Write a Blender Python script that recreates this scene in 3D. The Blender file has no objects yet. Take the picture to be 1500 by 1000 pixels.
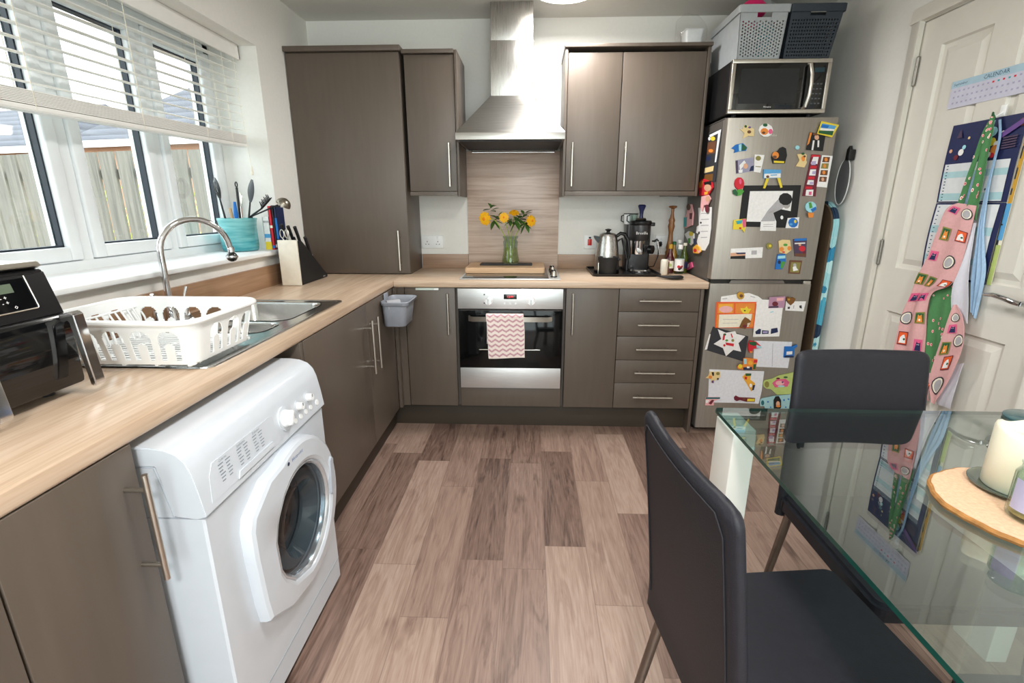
import bpy, bmesh, math, random
from mathutils import Vector, Matrix
random.seed(7)
SC=bpy.context.scene; COL=SC.collection
R=math.radians
# ---------------------------------------------------------------- materials
MATS={}
def lin(c):
    return tuple((v/12.92 if v<=.04045 else ((v+.055)/1.055)**2.4) for v in c)+(1,)
def hexc(h): return lin(tuple(int(h[i:i+2],16)/255 for i in (0,2,4)))
def pm(name,h,rough=.5,metal=0,ns=30,na=.05,bump=0,bs=200,stretch=(1,1,1),coat=0,trans=0,ior=1.45,spec=.5,sheen=0,emit=0,rn=0):
    """principled material whose colour, roughness and relief vary procedurally"""
    if name in MATS: return MATS[name]
    m=bpy.data.materials.new(name); m.use_nodes=True; nt=m.node_tree; N=nt.nodes; L=nt.links
    b=N['Principled BSDF']; tc=N.new('ShaderNodeTexCoord'); mp=N.new('ShaderNodeMapping'); mp.inputs['Scale'].default_value=stretch
    L.new(tc.outputs['Object'],mp.inputs[0]); n=N.new('ShaderNodeTexNoise'); n.inputs['Scale'].default_value=ns; n.inputs['Detail'].default_value=4
    L.new(mp.outputs[0],n.inputs['Vector'])
    c=hexc(h); r=N.new('ShaderNodeValToRGB'); e=r.color_ramp.elements
    e[0].position=.3; e[1].position=.7
    e[0].color=tuple(max(0,v*(1-na)) for v in c[:3])+(1,); e[1].color=tuple(min(1,v*(1+na)) for v in c[:3])+(1,)
    L.new(n.outputs['Fac'],r.inputs[0]); L.new(r.outputs[0],b.inputs['Base Color'])
    b.inputs['Roughness'].default_value=rough; b.inputs['Metallic'].default_value=metal
    b.inputs['Coat Weight'].default_value=coat; b.inputs['Transmission Weight'].default_value=trans; b.inputs['IOR'].default_value=ior
    b.inputs['Specular IOR Level'].default_value=spec; b.inputs['Sheen Weight'].default_value=sheen
    if rn:
        mr=N.new('ShaderNodeMapRange'); mr.inputs['To Min'].default_value=rough-rn; mr.inputs['To Max'].default_value=rough+rn
        L.new(n.outputs['Fac'],mr.inputs[0]); L.new(mr.outputs[0],b.inputs['Roughness'])
    if emit:
        b.inputs['Emission Color'].default_value=c; b.inputs['Emission Strength'].default_value=emit
    if bump:
        n2=N.new('ShaderNodeTexNoise'); n2.inputs['Scale'].default_value=bs; L.new(mp.outputs[0],n2.inputs['Vector'])
        bp=N.new('ShaderNodeBump'); bp.inputs['Strength'].default_value=bump; bp.inputs['Distance'].default_value=.002
        L.new(n2.outputs['Fac'],bp.inputs['Height']); L.new(bp.outputs[0],b.inputs['Normal'])
    MATS[name]=m; return m
def glassmat(name,tint,rough=0,ior=1.5,refl=1.0):
    """thin sheet glass: clear transmission plus a Fresnel reflection"""
    m=bpy.data.materials.new(name); m.use_nodes=True; nt=m.node_tree; N=nt.nodes; L=nt.links
    N.remove(N['Principled BSDF']); out=N['Material Output']
    t=N.new('ShaderNodeBsdfTransparent'); t.inputs[0].default_value=lin(tint)
    g=N.new('ShaderNodeBsdfGlossy'); g.inputs['Roughness'].default_value=rough
    geo=N.new('ShaderNodeNewGeometry'); mi=N.new('ShaderNodeMix'); mi.data_type='FLOAT'
    mi.inputs[2].default_value=ior; mi.inputs[3].default_value=1/ior
    f=N.new('ShaderNodeFresnel'); L.new(geo.outputs['Backfacing'],mi.inputs[0]); L.new(mi.outputs[0],f.inputs['IOR'])
    mu=N.new('ShaderNodeMath'); mu.operation='MULTIPLY'; mu.inputs[1].default_value=refl; L.new(f.outputs[0],mu.inputs[0])
    mx=N.new('ShaderNodeMixShader'); L.new(mu.outputs[0],mx.inputs[0]); L.new(t.outputs[0],mx.inputs[1]); L.new(g.outputs[0],mx.inputs[2])
    L.new(mx.outputs[0],out.inputs[0]); MATS[name]=m; return m
def woodgrain(name,cols,axis='x',scale=1.0,rough=.35,bumpy=.0,fine=90):
    m=bpy.data.materials.new(name); m.use_nodes=True; nt=m.node_tree; N=nt.nodes; L=nt.links; b=N['Principled BSDF']
    tc=N.new('ShaderNodeTexCoord'); mp=N.new('ShaderNodeMapping')
    s=[14*scale]*3; s['xyz'.index(axis)]=.9*scale; mp.inputs['Scale'].default_value=s
    L.new(tc.outputs['Object'],mp.inputs[0])
    n=N.new('ShaderNodeTexNoise'); n.inputs['Scale'].default_value=1.6; n.inputs['Detail'].default_value=8; n.inputs['Roughness'].default_value=.62; n.inputs['Distortion'].default_value=.6
    L.new(mp.outputs[0],n.inputs['Vector'])
    mp2=N.new('ShaderNodeMapping'); s2=[fine]*3; s2['xyz'.index(axis)]=3; mp2.inputs['Scale'].default_value=s2; L.new(tc.outputs['Object'],mp2.inputs[0])
    n2=N.new('ShaderNodeTexNoise'); n2.inputs['Scale'].default_value=1.5; n2.inputs['Detail'].default_value=3; L.new(mp2.outputs[0],n2.inputs['Vector'])
    ad=N.new('ShaderNodeMix'); ad.data_type='FLOAT'; ad.inputs[0].default_value=.3; L.new(n.outputs['Fac'],ad.inputs[2]); L.new(n2.outputs['Fac'],ad.inputs[3])
    r=N.new('ShaderNodeValToRGB'); e=r.color_ramp.elements; e[0].position=.32; e[0].color=hexc(cols[0]); e[1].position=.68; e[1].color=hexc(cols[2])
    x=e.new(.5); x.color=hexc(cols[1]); L.new(ad.outputs[0],r.inputs[0]); L.new(r.outputs[0],b.inputs['Base Color'])
    b.inputs['Roughness'].default_value=rough; MATS[name]=m; return m
def floor_mat():
    m=bpy.data.materials.new('vinyl_plank_floor'); m.use_nodes=True; nt=m.node_tree; N=nt.nodes; L=nt.links; b=N['Principled BSDF']
    def math_(op,a,b_=None,c_=None):
        n=N.new('ShaderNodeMath'); n.operation=op
        for i,v in enumerate((a,b_,c_)):
            if v is None: continue
            if hasattr(v,'links'): L.new(v,n.inputs[i])
            else: n.inputs[i].default_value=v
        return n.outputs[0]
    tc=N.new('ShaderNodeTexCoord'); sp=N.new('ShaderNodeSeparateXYZ'); L.new(tc.outputs['Object'],sp.inputs[0])
    X=math_('DIVIDE',math_('SUBTRACT',sp.outputs[0],.016),.1635); ix=math_('FLOOR',X); fx=math_('SUBTRACT',X,ix)
    w1=N.new('ShaderNodeTexWhiteNoise'); w1.noise_dimensions='1D'; L.new(ix,w1.inputs['W'])
    Y=math_('ADD',math_('DIVIDE',sp.outputs[1],.78),math_('MULTIPLY',w1.outputs['Value'],7.3)); iy=math_('FLOOR',Y); fy=math_('SUBTRACT',Y,iy)
    cb=N.new('ShaderNodeCombineXYZ'); L.new(ix,cb.inputs[0]); L.new(iy,cb.inputs[1])
    w2=N.new('ShaderNodeTexWhiteNoise'); w2.noise_dimensions='3D'; L.new(cb.outputs[0],w2.inputs['Vector'])
    # grain, offset per plank
    gx=math_('MULTIPLY',sp.outputs[0],17.0); gy=math_('ADD',math_('MULTIPLY',sp.outputs[1],1.6),math_('MULTIPLY',w2.outputs['Value'],40))
    g=N.new('ShaderNodeCombineXYZ'); L.new(gx,g.inputs[0]); L.new(gy,g.inputs[1]); L.new(math_('MULTIPLY',w2.outputs['Value'],90),g.inputs[2])
    n=N.new('ShaderNodeTexNoise'); n.inputs['Scale'].default_value=1.0; n.inputs['Detail'].default_value=5; n.inputs['Roughness'].default_value=.6; n.inputs['Distortion'].default_value=1.2; L.new(g.outputs[0],n.inputs['Vector'])
    # cathedral rings
    rings=math_('MULTIPLY',n.outputs['Fac'],16.0); rg=math_('ABSOLUTE',math_('SINE',rings))
    g2=N.new('ShaderNodeCombineXYZ'); L.new(math_('MULTIPLY',sp.outputs[0],160),g2.inputs[0]); L.new(math_('MULTIPLY',sp.outputs[1],9),g2.inputs[1]); L.new(w2.outputs['Value'],g2.inputs[2])
    f=N.new('ShaderNodeTexNoise'); f.inputs['Scale'].default_value=1; f.inputs['Detail'].default_value=4; L.new(g2.outputs[0],f.inputs['Vector'])
    # blotches / knots
    g3=N.new('ShaderNodeCombineXYZ'); L.new(math_('MULTIPLY',sp.outputs[0],9),g3.inputs[0]); L.new(math_('MULTIPLY',sp.outputs[1],3.2),g3.inputs[1]); L.new(math_('MULTIPLY',w2.outputs['Value'],30),g3.inputs[2])
    k=N.new('ShaderNodeTexNoise'); k.inputs['Scale'].default_value=1.3; k.inputs['Detail'].default_value=3; L.new(g3.outputs[0],k.inputs['Vector'])
    kn=N.new('ShaderNodeMapRange'); kn.inputs['From Min'].default_value=.60; kn.inputs['From Max'].default_value=.78; L.new(k.outputs['Fac'],kn.inputs[0])
    v=math_('ADD',math_('MULTIPLY',w2.outputs['Value'],.42),math_('MULTIPLY',n.outputs['Fac'],.38))
    v=math_('ADD',v,math_('MULTIPLY',rg,.12)); v=math_('ADD',v,math_('MULTIPLY',f.outputs['Fac'],.42)); v=math_('SUBTRACT',v,math_('ADD',math_('MULTIPLY',kn.outputs[0],.28),.07))
    r=N.new('ShaderNodeValToRGB'); e=r.color_ramp.elements; e[0].position=.22; e[0].color=hexc('46342d'); e[1].position=.92; e[1].color=hexc('b39c8e')
    for p,h in ((.42,'735b51'),(.58,'8d7468'),(.75,'a18779')):
        q=e.new(p); q.color=hexc(h)
    L.new(v,r.inputs[0])
    # plank joints
    dx=math_('MINIMUM',fx,math_('SUBTRACT',1.0,fx)); dy=math_('MINIMUM',fy,math_('SUBTRACT',1.0,fy))
    jx=math_('LESS_THAN',dx,.011); jy=math_('LESS_THAN',dy,.0022); j=math_('MAXIMUM',jx,jy)
    mx=N.new('ShaderNodeMix'); mx.data_type='RGBA'; L.new(math_('MULTIPLY',j,.45),mx.inputs[0]); L.new(r.outputs[0],mx.inputs[6]); mx.inputs[7].default_value=hexc('6a564c')
    L.new(mx.outputs[2],b.inputs['Base Color'])
    mr=N.new('ShaderNodeMapRange'); mr.inputs['To Min'].default_value=.34; mr.inputs['To Max'].default_value=.5; L.new(f.outputs['Fac'],mr.inputs[0]); L.new(mr.outputs[0],b.inputs['Roughness'])
    bp=N.new('ShaderNodeBump'); bp.inputs['Strength'].default_value=.12; bp.inputs['Distance'].default_value=.001; L.new(f.outputs['Fac'],bp.inputs['Height']); L.new(bp.outputs[0],b.inputs['Normal'])
    MATS['floor']=m; return m
WALL=pm('wall_paint','e8e7e2',.85,ns=60,na=.015,bump=.06,bs=300)
CEIL=pm('ceiling_paint','dfddd6',.9,ns=40,na=.015,bump=.06,bs=250)
FLOOR=floor_mat()
CAB=pm('taupe_cabinet_front','5d534a',.36,ns=7,na=.05,stretch=(6,6,.6),bump=.04,bs=90,rn=.05)
CABD=pm('taupe_cabinet_carcass','4c443e',.5,ns=9,na=.05)
PLI=pm('taupe_plinth','40382f',.55,ns=6,na=.05)
OAKX=woodgrain('oak_worktop_x',('a98e76','c3aa92','d3bfaa'),'x',1.2,.32)
OAKY=woodgrain('oak_worktop_y',('a98e76','c3aa92','d3bfaa'),'y',1.2,.30)
OAKU=woodgrain('oak_upstand',('8e705a','a4866f','b3967e'),'x',1.0,.4)
OAKUY=woodgrain('oak_upstand_y',('8e6c50','a27f62','b59276'),'y',1.0,.4)
SPL=woodgrain('oak_splashback',('a08977','c2ab9c','d4c2b4'),'x',1.3,.3)
STEEL=pm('brushed_steel','b4b2ae',.3,1,ns=60,na=.10,stretch=(.15,1,8),rn=.06)
STEELV=pm('brushed_steel_vertical','b8b6b3',.28,1,ns=60,na=.10,stretch=(8,8,.15),rn=.06)
FRI=pm('fridge_steel','a29b92',.38,.75,ns=18,na=.06,stretch=(6,6,.3),rn=.04)
FRIS=pm('fridge_side_grey','625d58',.4,.4,ns=10,na=.05)
SATIN=pm('satin_nickel','cbc6bd',.28,1,ns=40,na=.05)
CHR=pm('chrome','d6d6d8',.08,1,ns=30,na=.03)
SINK=pm('sink_steel','c4c4c2',.2,1,ns=50,na=.06)
WHG=pm('white_enamel','ccd2da',.25,ns=20,na=.015,coat=.3)
WHP=pm('white_plastic','eef0f0',.38,ns=20,na=.02)
UPVC=pm('white_upvc','e6eaec',.3,ns=20,na=.015)
DOORP=pm('white_satin_door','d9d6cd',.4,ns=20,na=.015)
BLK=pm('black_plastic','121214',.3,ns=20,na=.1)
BLG=pm('black_gloss','0a0b0d',.08,ns=20,na=.1,coat=.5)
BLM=pm('black_matt','1a1a1b',.55,ns=20,na=.1)
LEA=pm('charcoal_faux_leather','1f1f26',.5,spec=.4,ns=60,na=.12,bump=.22,bs=420,stretch=(1,1,1))
LEAT=pm('stitching_thread','24242a',.7)
GLT=glassmat('table_glass',(.90,.945,.935),0,1.6,2.4)
GLE=pm('table_glass_edge','1d4a42',.12,ns=20,na=.2,coat=.4)
GLW=glassmat('window_glass',(.97,.985,.98))
GLV=glassmat('clear_glass',(.93,.96,.95),0,1.45)
RUB=pm('dark_gasket','1b2531',.5)
SLATM=pm('blind_slat','efeeea',.5,ns=15,na=.02)
# colours for cards, magnets and small marks
PAL=dict(black='161618',blue='1f6fc0',brown='6d4630',brown_o='7a5022',charcoal='33343a',cream='f1ebd8',cream_y='e8cf96',cyan_b='a3cdd2',cyan_l='a4dbe6',gold='c79a35',green='4f9b3d',green_d='1f5c36',grey_l='b2b0b4',greyblue='9d9bb3',lime='b9cb78',maroon='6d2230',mauve='b58aa3',navy='1f2b52',olive='8b8446',orange='e88d3a',orange_r='e8602f',pink='e0608c',pink_l='efb3b4',purple='6b4a8e',purple_d='4d3d55',purple_l='b6abd2',red='cf2434',skin='dba98a',skin_g='a9a5a3',skyblue='5aa5da',teal='3aa6ad',teal_d='26696e',white='f0efee',white_b='e3e6ee',yellow='e9d13b',yellow_o='f0b03c',amber='eea312',steelgrey='8a8f94',midblue='33417d',pinkc='e3a9a4')
def pc(k): return pm('print_'+k,PAL[k],.55,ns=80,na=.05)
# ---------------------------------------------------------------- mesh builder
class MB:
    def __init__(s): s.bm=bmesh.new(); s.mats=[]
    def mi(s,m):
        if m not in s.mats: s.mats.append(m)
        return s.mats.index(m)
    def _add(s,vs,fs,m):
        V=[s.bm.verts.new(v) for v in vs]; i=s.mi(m)
        for f in fs:
            try: F=s.bm.faces.new([V[k] for k in f]); F.material_index=i; F.smooth=True
            except ValueError: pass
    def box(s,x0,x1,y0,y1,z0,z1,m,bv=0,T=None):
        b=bmesh.new(); bmesh.ops.create_cube(b,size=1)
        for v in b.verts: v.co=Vector(((x0+x1)/2+v.co.x*(x1-x0),(y0+y1)/2+v.co.y*(y1-y0),(z0+z1)/2+v.co.z*(z1-z0)))
        if bv: bmesh.ops.bevel(b,geom=list(b.edges),offset=bv,segments=3,affect='EDGES',profile=.5)
        s.merge(b,m,T)
        return s
    def merge(s,b,m,T=None):
        b.verts.index_update()
        s._add([(T@v.co if T else v.co.copy()) for v in b.verts],[[v.index for v in f.verts] for f in b.faces],m); b.free()
    def cyl(s,p0,p1,r0,m,r1=None,n=20,caps=True):
        p0=Vector(p0);p1=Vector(p1); r1=r0 if r1 is None else r1
        a=(p1-p0).normalized(); u=a.orthogonal().normalized(); w=a.cross(u)
        vs=[];
        for p,r in ((p0,r0),(p1,r1)):
            for i in range(n):
                t=2*math.pi*i/n; vs.append(p+r*(math.cos(t)*u+math.sin(t)*w))
        fs=[[i,(i+1)%n,n+(i+1)%n,n+i] for i in range(n)]
        if caps: fs+= [list(range(n))[::-1],[n+i for i in range(n)]]
        s._add(vs,fs,m); return s
    def tube(s,pts,r,m,n=12,caps=True,closed=False,flat=None):
        P=[Vector(p) for p in pts]; k=len(P); rr=r if isinstance(r,(list,tuple)) else [r]*k
        vs=[]; u=None
        for i,p in enumerate(P):
            if closed: t=(P[(i+1)%k]-P[i-1])
            else: t=(P[min(i+1,k-1)]-P[max(i-1,0)])
            t.normalize()
            if u is None: u=t.orthogonal().normalized()
            else:
                u=u-t*u.dot(t)
                u=u.normalized() if u.length>1e-6 else t.orthogonal().normalized()
            w=t.cross(u)
            for j in range(n):
                a=2*math.pi*j/n; vs.append(p+rr[i]*(math.cos(a)*u+math.sin(a)*w))
        fs=[]
        for i in range(k if closed else k-1):
            b=((i+1)%k)*n
            for j in range(n): fs.append([i*n+j,i*n+(j+1)%n,b+(j+1)%n,b+j])
        if caps and not closed: fs+=[list(range(n))[::-1],[(k-1)*n+j for j in range(n)]]
        s._add(vs,fs,m); return s
    def lathe(s,prof,c,m,n=32,axis='z',caps=False,sx=1,sy=1):
        c=Vector(c); vs=[]
        for r,h in prof:
            for i in range(n):
                t=2*math.pi*i/n; a=r*math.cos(t)*sx; b=r*math.sin(t)*sy
                vs.append(c+Vector({'z':(a,b,h),'x':(h,a,b),'y':(a,h,b)}[axis]))
        fs=[]
        for k in range(len(prof)-1):
            for i in range(n): fs.append([k*n+i,k*n+(i+1)%n,(k+1)*n+(i+1)%n,(k+1)*n+i])
        if caps: fs+=[list(range(n))[::-1],[(len(prof)-1)*n+i for i in range(n)]]
        s._add(vs,fs,m); return s
    def prism(s,poly,o,u,v,d,m,bv=0):
        """polygon in the frame (o,u,v), extruded by the vector d"""
        o=Vector(o);u=Vector(u);v=Vector(v);d=Vector(d)
        b=bmesh.new(); A=[b.verts.new(o+u*x+v*y) for x,y in poly]; B=[b.verts.new(o+u*x+v*y+d) for x,y in poly]; n=len(poly)
        b.faces.new(A); b.faces.new(B[::-1])
        for i in range(n): b.faces.new([A[i],B[i],B[(i+1)%n],A[(i+1)%n]])
        bmesh.ops.recalc_face_normals(b,faces=list(b.faces))
        if bv: bmesh.ops.bevel(b,geom=list(b.edges),offset=bv,segments=2,affect='EDGES')
        s.merge(b,m); return s
    def ball(s,c,r,m,n=16,k=10,sc=(1,1,1),T=None):
        b=bmesh.new(); bmesh.ops.create_uvsphere(b,u_segments=n,v_segments=k,radius=1)
        c=Vector(c)
        for v in b.verts: v.co=c+Vector((v.co.x*r*sc[0],v.co.y*r*sc[1],v.co.z*r*sc[2]))
        s.merge(b,m,T); return s
    def grid(s,fn,nu,nv,m,matfn=None,th=0):
        """surface fn(u,v) with optional thickness th along fn's own normal"""
        P=[[Vector(fn(i/nu,j/nv)) for j in range(nv+1)] for i in range(nu+1)]
        def nrm(i,j):
            a=P[min(i+1,nu)][j]-P[max(i-1,0)][j]; b=P[i][min(j+1,nv)]-P[i][max(j-1,0)]
            q=a.cross(b); return q.normalized() if q.length>1e-9 else Vector((0,0,1))
        A=[[s.bm.verts.new(P[i][j]) for j in range(nv+1)] for i in range(nu+1)]
        B=[[s.bm.verts.new(P[i][j]-nrm(i,j)*th) for j in range(nv+1)] for i in range(nu+1)] if th else None
        def F(vs,mm):
            try: f=s.bm.faces.new(vs); f.material_index=s.mi(mm); f.smooth=True
            except ValueError: pass
        for i in range(nu):
            for j in range(nv):
                mm=matfn((i+.5)/nu,(j+.5)/nv) if matfn else m
                F([A[i][j],A[i+1][j],A[i+1][j+1],A[i][j+1]],mm)
                if B: F([B[i][j+1],B[i+1][j+1],B[i+1][j],B[i][j]],mm)
        if B:
            for i in range(nu):
                F([A[i+1][0],A[i][0],B[i][0],B[i+1][0]],m); F([A[i][nv],A[i+1][nv],B[i+1][nv],B[i][nv]],m)
            for j in range(nv):
                F([A[0][j],A[0][j+1],B[0][j+1],B[0][j]],m); F([A[nu][j+1],A[nu][j],B[nu][j],B[nu][j+1]],m)
        return s
    def text(s,txt,size,o,u,v,m,center=True,th=0):
        c=bpy.data.curves.new('t','FONT'); c.body=txt; c.size=size; c.resolution_u=1
        if center: c.align_x='CENTER'; c.align_y='CENTER'
        ob=bpy.data.objects.new('t',c); COL.objects.link(ob); dg=bpy.context.evaluated_depsgraph_get(); dg.update()
        me=bpy.data.meshes.new_from_object(ob.evaluated_get(dg)); o=Vector(o);u=Vector(u);v=Vector(v)
        s._add([o+u*q.co.x+v*q.co.y for q in me.vertices],[list(p.vertices) for p in me.polygons],m)
        bpy.data.objects.remove(ob); bpy.data.curves.remove(c); bpy.data.meshes.remove(me); return s
ORG={}
def tag(o,label=None,cat=None,group=None,kind=None):
    for k,v in (('label',label),('category',cat),('group',group),('kind',kind)):
        if v: o[k]=v
    return o
def thing(name,label,cat,loc=(0,0,0),rz=0,group=None,kind=None):
    o=bpy.data.objects.new(name,None); COL.objects.link(o); o.empty_display_size=.05
    o.location=loc; o.rotation_euler=(0,0,rz); ORG[o]=Vector(loc); return tag(o,label,cat,group,kind)
def obj(name,mb,parent=None,label=None,world=True,ang=35,recalc=True,origin=None):
    """links the builder's mesh as one object; coordinates given in world space are moved into the parent's space"""
    me=bpy.data.meshes.new(name)
    if recalc: bmesh.ops.recalc_face_normals(mb.bm,faces=list(mb.bm.faces))
    off=ORG.get(parent,Vector((0,0,0))) if world else Vector((0,0,0))
    if parent is None and origin is not None: off=Vector(origin)
    for v in mb.bm.verts: v.co-=off
    mb.bm.to_mesh(me); mb.bm.free()
    for m in mb.mats: me.materials.append(m)
    me.set_sharp_from_angle(angle=R(ang))
    o=bpy.data.objects.new(name,me); COL.objects.link(o)
    if parent is not None: o.parent=parent; ORG[o]=off
    elif origin is not None: o.location=origin
    if label: o['label']=label
    return o
def copy_tree(o,parent=None):
    c=o.copy(); COL.objects.link(c); c.parent=parent
    for ch in list(o.children): copy_tree(ch,c)
    return c
def struct(name,mb,parent=None,**k):
    o=obj(name,mb,parent,**k)
    if parent is None: o['kind']='structure'
    return o
X=Vector((1,0,0));Y=Vector((0,1,0));Z=Vector((0,0,1))
def bar(parent,a,b,n,st=.032,r=.006,label=None):
    """bar handle from a to b, standing off along n, with two posts"""
    a=Vector(a);b=Vector(b);n=Vector(n); m=MB(); d=(b-a); m.cyl(a+n*st,b+n*st,r,SATIN,n=14)
    for t in (.14,.86): m.cyl(a+d*t,a+d*t+n*st,r*.8,SATIN,n=10)
    return obj('handle',m,parent,label)
CAMP= (0.11132, -3.28876, 1.31042, 0.27125, 0.0377, -0.00053, 714.11149)
SKY,LAMP,EXPO=2.0,((-.53,6),(-2.45,5),(-4.3,16)),1.7
# ---------------------------------------------------------------- room
XL,XR,ZC=-1.2526,1.76,2.379; YB=-5.4
struct('floor',MB().box(XL-.02,XR+.02,YB,0.02,-.05,0,FLOOR))
struct('ceiling',MB().box(XL,XR,YB,0,ZC,ZC+.08,CEIL))
struct('wall_back',MB().box(XL-.35,XR+.15,0,.12,-.05,ZC+.08,WALL))
WY0,WY1,WZ0,WZ1=-2.17,-.63,1.062,2.072
w=MB(); w.box(-1.56,XL,YB,WY0,0,ZC,WALL); w.box(-1.56,XL,WY1,0,0,ZC,WALL); w.box(-1.56,XL,WY0,WY1,0,WZ0,WALL); w.box(-1.56,XL,WY0,WY1,WZ1,ZC,WALL)
struct('wall_left',w)
DY0,DY1,DZ=-1.716,-.886,2.05
w=MB(); w.box(XR,XR+.1,DY1+.03,0,0,ZC,WALL); w.box(XR,XR+.1,YB,DY0-.03,0,ZC,WALL); w.box(XR,XR+.1,DY0-.03,DY1+.03,DZ+.03,ZC,WALL)
struct('wall_right',w)
w=MB(); w.box(XL-.3,-1.1,YB-.12,YB,0,ZC,WALL); w.box(1.6,XR+.1,YB-.12,YB,0,ZC,WALL); w.box(-1.1,1.6,YB-.12,YB,2.25,ZC,WALL)
struct('wall_front',w)
# unseen patio doors behind the camera, added to let in more daylight
d=thing('added_patio_door',None,None,(.25,YB,0),kind='structure')
f=MB(); f.box(-1.1,-1.04,YB-.09,YB-.02,0,2.25,UPVC); f.box(1.54,1.6,YB-.09,YB-.02,0,2.25,UPVC); f.box(-1.04,1.54,YB-.09,YB-.02,2.19,2.25,UPVC); f.box(.215,.285,YB-.09,YB-.02,0.05,2.19,UPVC); f.box(-1.04,1.54,YB-.09,YB-.02,0,.05,UPVC)
obj('door_frame',f,d)
obj('pane',MB().box(-1.04,.215,YB-.06,YB-.054,.05,2.19,GLW),d); obj('pane',MB().box(.285,1.54,YB-.06,YB-.054,.05,2.19,GLW),d)
struct('baseboard_right',MB().prism([(0,0),(.015,0),(.015,.09),(.008,.1),(0,.1)],(XR,YB,0),(-1,0,0),(0,0,1),(0,-1.83-YB,0),DOORP))
# ---- door in the right wall
d=thing('door_1',None,None,(XR,DY1,0),kind='structure')
f=MB()
AR=[(0,0),(.062,0),(.062,.010),(.052,.016),(.02,.018),(.012,.022),(0,.022)]
def arch(y0,y1,z0,z1,vert,flip):
    # architrave profile: width along y (verticals) or z (head)
    if vert: f.prism([(p,q) for p,q in AR],(XR,y0 if not flip else y1,z0),(0,1 if not flip else -1,0),(-1,0,0),(0,0,z1-z0),DOORP)
arch(DY1-.006+.0,DY1+.056,0,DZ+.008,True,False)
arch(DY0-.056,DY0+.006,0,DZ+.008,True,True)
f.prism(AR,(XR,DY0-.056,DZ+.008),(0,0,1),(-1,0,0),(0,DY1-DY0+.112,0),DOORP)
f.box(XR-.002,XR+.1,DY1+.003,DY1+.03,0,DZ+.03,DOORP); f.box(XR-.002,XR+.1,DY0-.03,DY0-.003,0,DZ+.03,DOORP); f.box(XR-.002,XR+.1,DY0-.03,DY1+.03,DZ+.004,DZ+.03,DOORP)
obj('door_frame',f,d)
# moulded leaf: four sunk panels with raised fields
leaf=MB(); x0=XR+.004
py=[(-1.595,-1.36),(-1.24,-1.005)]; pz=[(.2,.845),(1.04,1.94)]
ys=[DY0,py[0][0],py[0][1],py[1][0],py[1][1],DY1]; zs=[.006,pz[0][0],pz[0][1],pz[1][0],pz[1][1],DZ]
for i in range(5):
    for j in range(5):
        if i in (1,3) and j in (1,3): continue
        leaf.box(x0,x0+.04,ys[i],ys[i+1],zs[j],zs[j+1],DOORP)
for a,b in py:
    for z0,z1 in pz:
        def ring(i0,d0,i1,d1):
            A=[(x0+d0,a+i0,z0+i0),(x0+d0,b-i0,z0+i0),(x0+d0,b-i0,z1-i0),(x0+d0,a+i0,z1-i0)]; B=[(x0+d1,a+i1,z0+i1),(x0+d1,b-i1,z0+i1),(x0+d1,b-i1,z1-i1),(x0+d1,a+i1,z1-i1)]
            leaf._add(A+B,[[k,(k+1)%4,4+(k+1)%4,4+k] for k in range(4)],DOORP)
        ring(0,0,.006,.010); ring(.006,.010,.020,.013); ring(.020,.013,.044,.003)
        leaf._add([(x0+.003,a+.044,z0+.044),(x0+.003,b-.044,z0+.044),(x0+.003,b-.044,z1-.044),(x0+.003,a+.044,z1-.044)],[[0,1,2,3]],DOORP)
lf=obj('door_leaf',leaf,d,ang=20,recalc=False)
h=MB(); h.cyl((XR+.004,-1.655,1.0),(XR-.008,-1.655,1.0),.026,CHR,n=28); h.cyl((XR-.008,-1.655,1.0),(XR-.048,-1.655,1.0),.009,CHR)
h.tube([(XR-.048,-1.66,1.0),(XR-.052,-1.64,1.003),(XR-.052,-1.60,1.01),(XR-.050,-1.56,1.013),(XR-.047,-1.525,1.008)],[.009,.0095,.009,.008,.006],CHR)
obj('door_handle',h,d)
HNG=pm('hinge_steel','8f8b84',.35,.8)
for z in (1.865,1.10,.25):
    h=MB(); yh=DY1-.013; h.cyl((XR-.003,yh,z-.05),(XR-.003,yh,z+.05),.0065,HNG); h.ball((XR-.003,yh,z-.053),.0065,HNG); h.ball((XR-.003,yh,z+.053),.0065,HNG)
    obj('hinge',h,d)
# ---- window
wn=thing('window_1',None,None,(-1.5,(WY0+WY1)/2,WZ0),kind='structure')
xf,xb=-1.50,-1.56; ZS=1.088
f=MB(); e=.045
f.box(xb,xf,WY0,WY0+e,WZ0,WZ1,UPVC,.004); f.box(xb,xf,WY1-e,WY1,WZ0,WZ1,UPVC,.004); f.box(xb,xf,WY0,WY1,WZ1-e,WZ1,UPVC,.004); f.box(xb,xf,WY0,WY1,WZ0,ZS+.035,UPVC,.004)
f.box(xb,xf-.001,-1.575,-1.53,ZS+.034,WZ1-e,UPVC); f.box(xb,xf-.001,-1.125,-1.08,ZS+.034,WZ1-e,UPVC)
obj('window_frame',f,wn)
def sash(y0,y1):
    z0,z1,t=ZS+.038,WZ1-e-.003,.047; x1=xf+.012; s_=MB()
    s_.box(xb,x1,y0,y0+t,z0,z1,UPVC,.006); s_.box(xb,x1,y1-t,y1,z0,z1,UPVC,.006); s_.box(xb,x1,y0+t,y1-t,z0,z0+t,UPVC,.006); s_.box(xb,x1,y0+t,y1-t,z1-t,z1,UPVC,.006)
    s=obj('sash',s_,wn); q=.006; g=MB()
    for a,b,c_,d_ in ((y0+t,y0+t+q,z0+t,z1-t),(y1-t-q,y1-t,z0+t,z1-t),(y0+t,y1-t,z0+t,z0+t+q),(y0+t,y1-t,z1-t-q,z1-t)): g.box(xf-.036,xf-.010,a,b,c_,d_,RUB)
    obj('gasket',g,s); obj('pane',MB().box(xf-.034,xf-.028,y0+t+q,y1-t-q,z0+t+q,z1-t-q,GLW),s)
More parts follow.
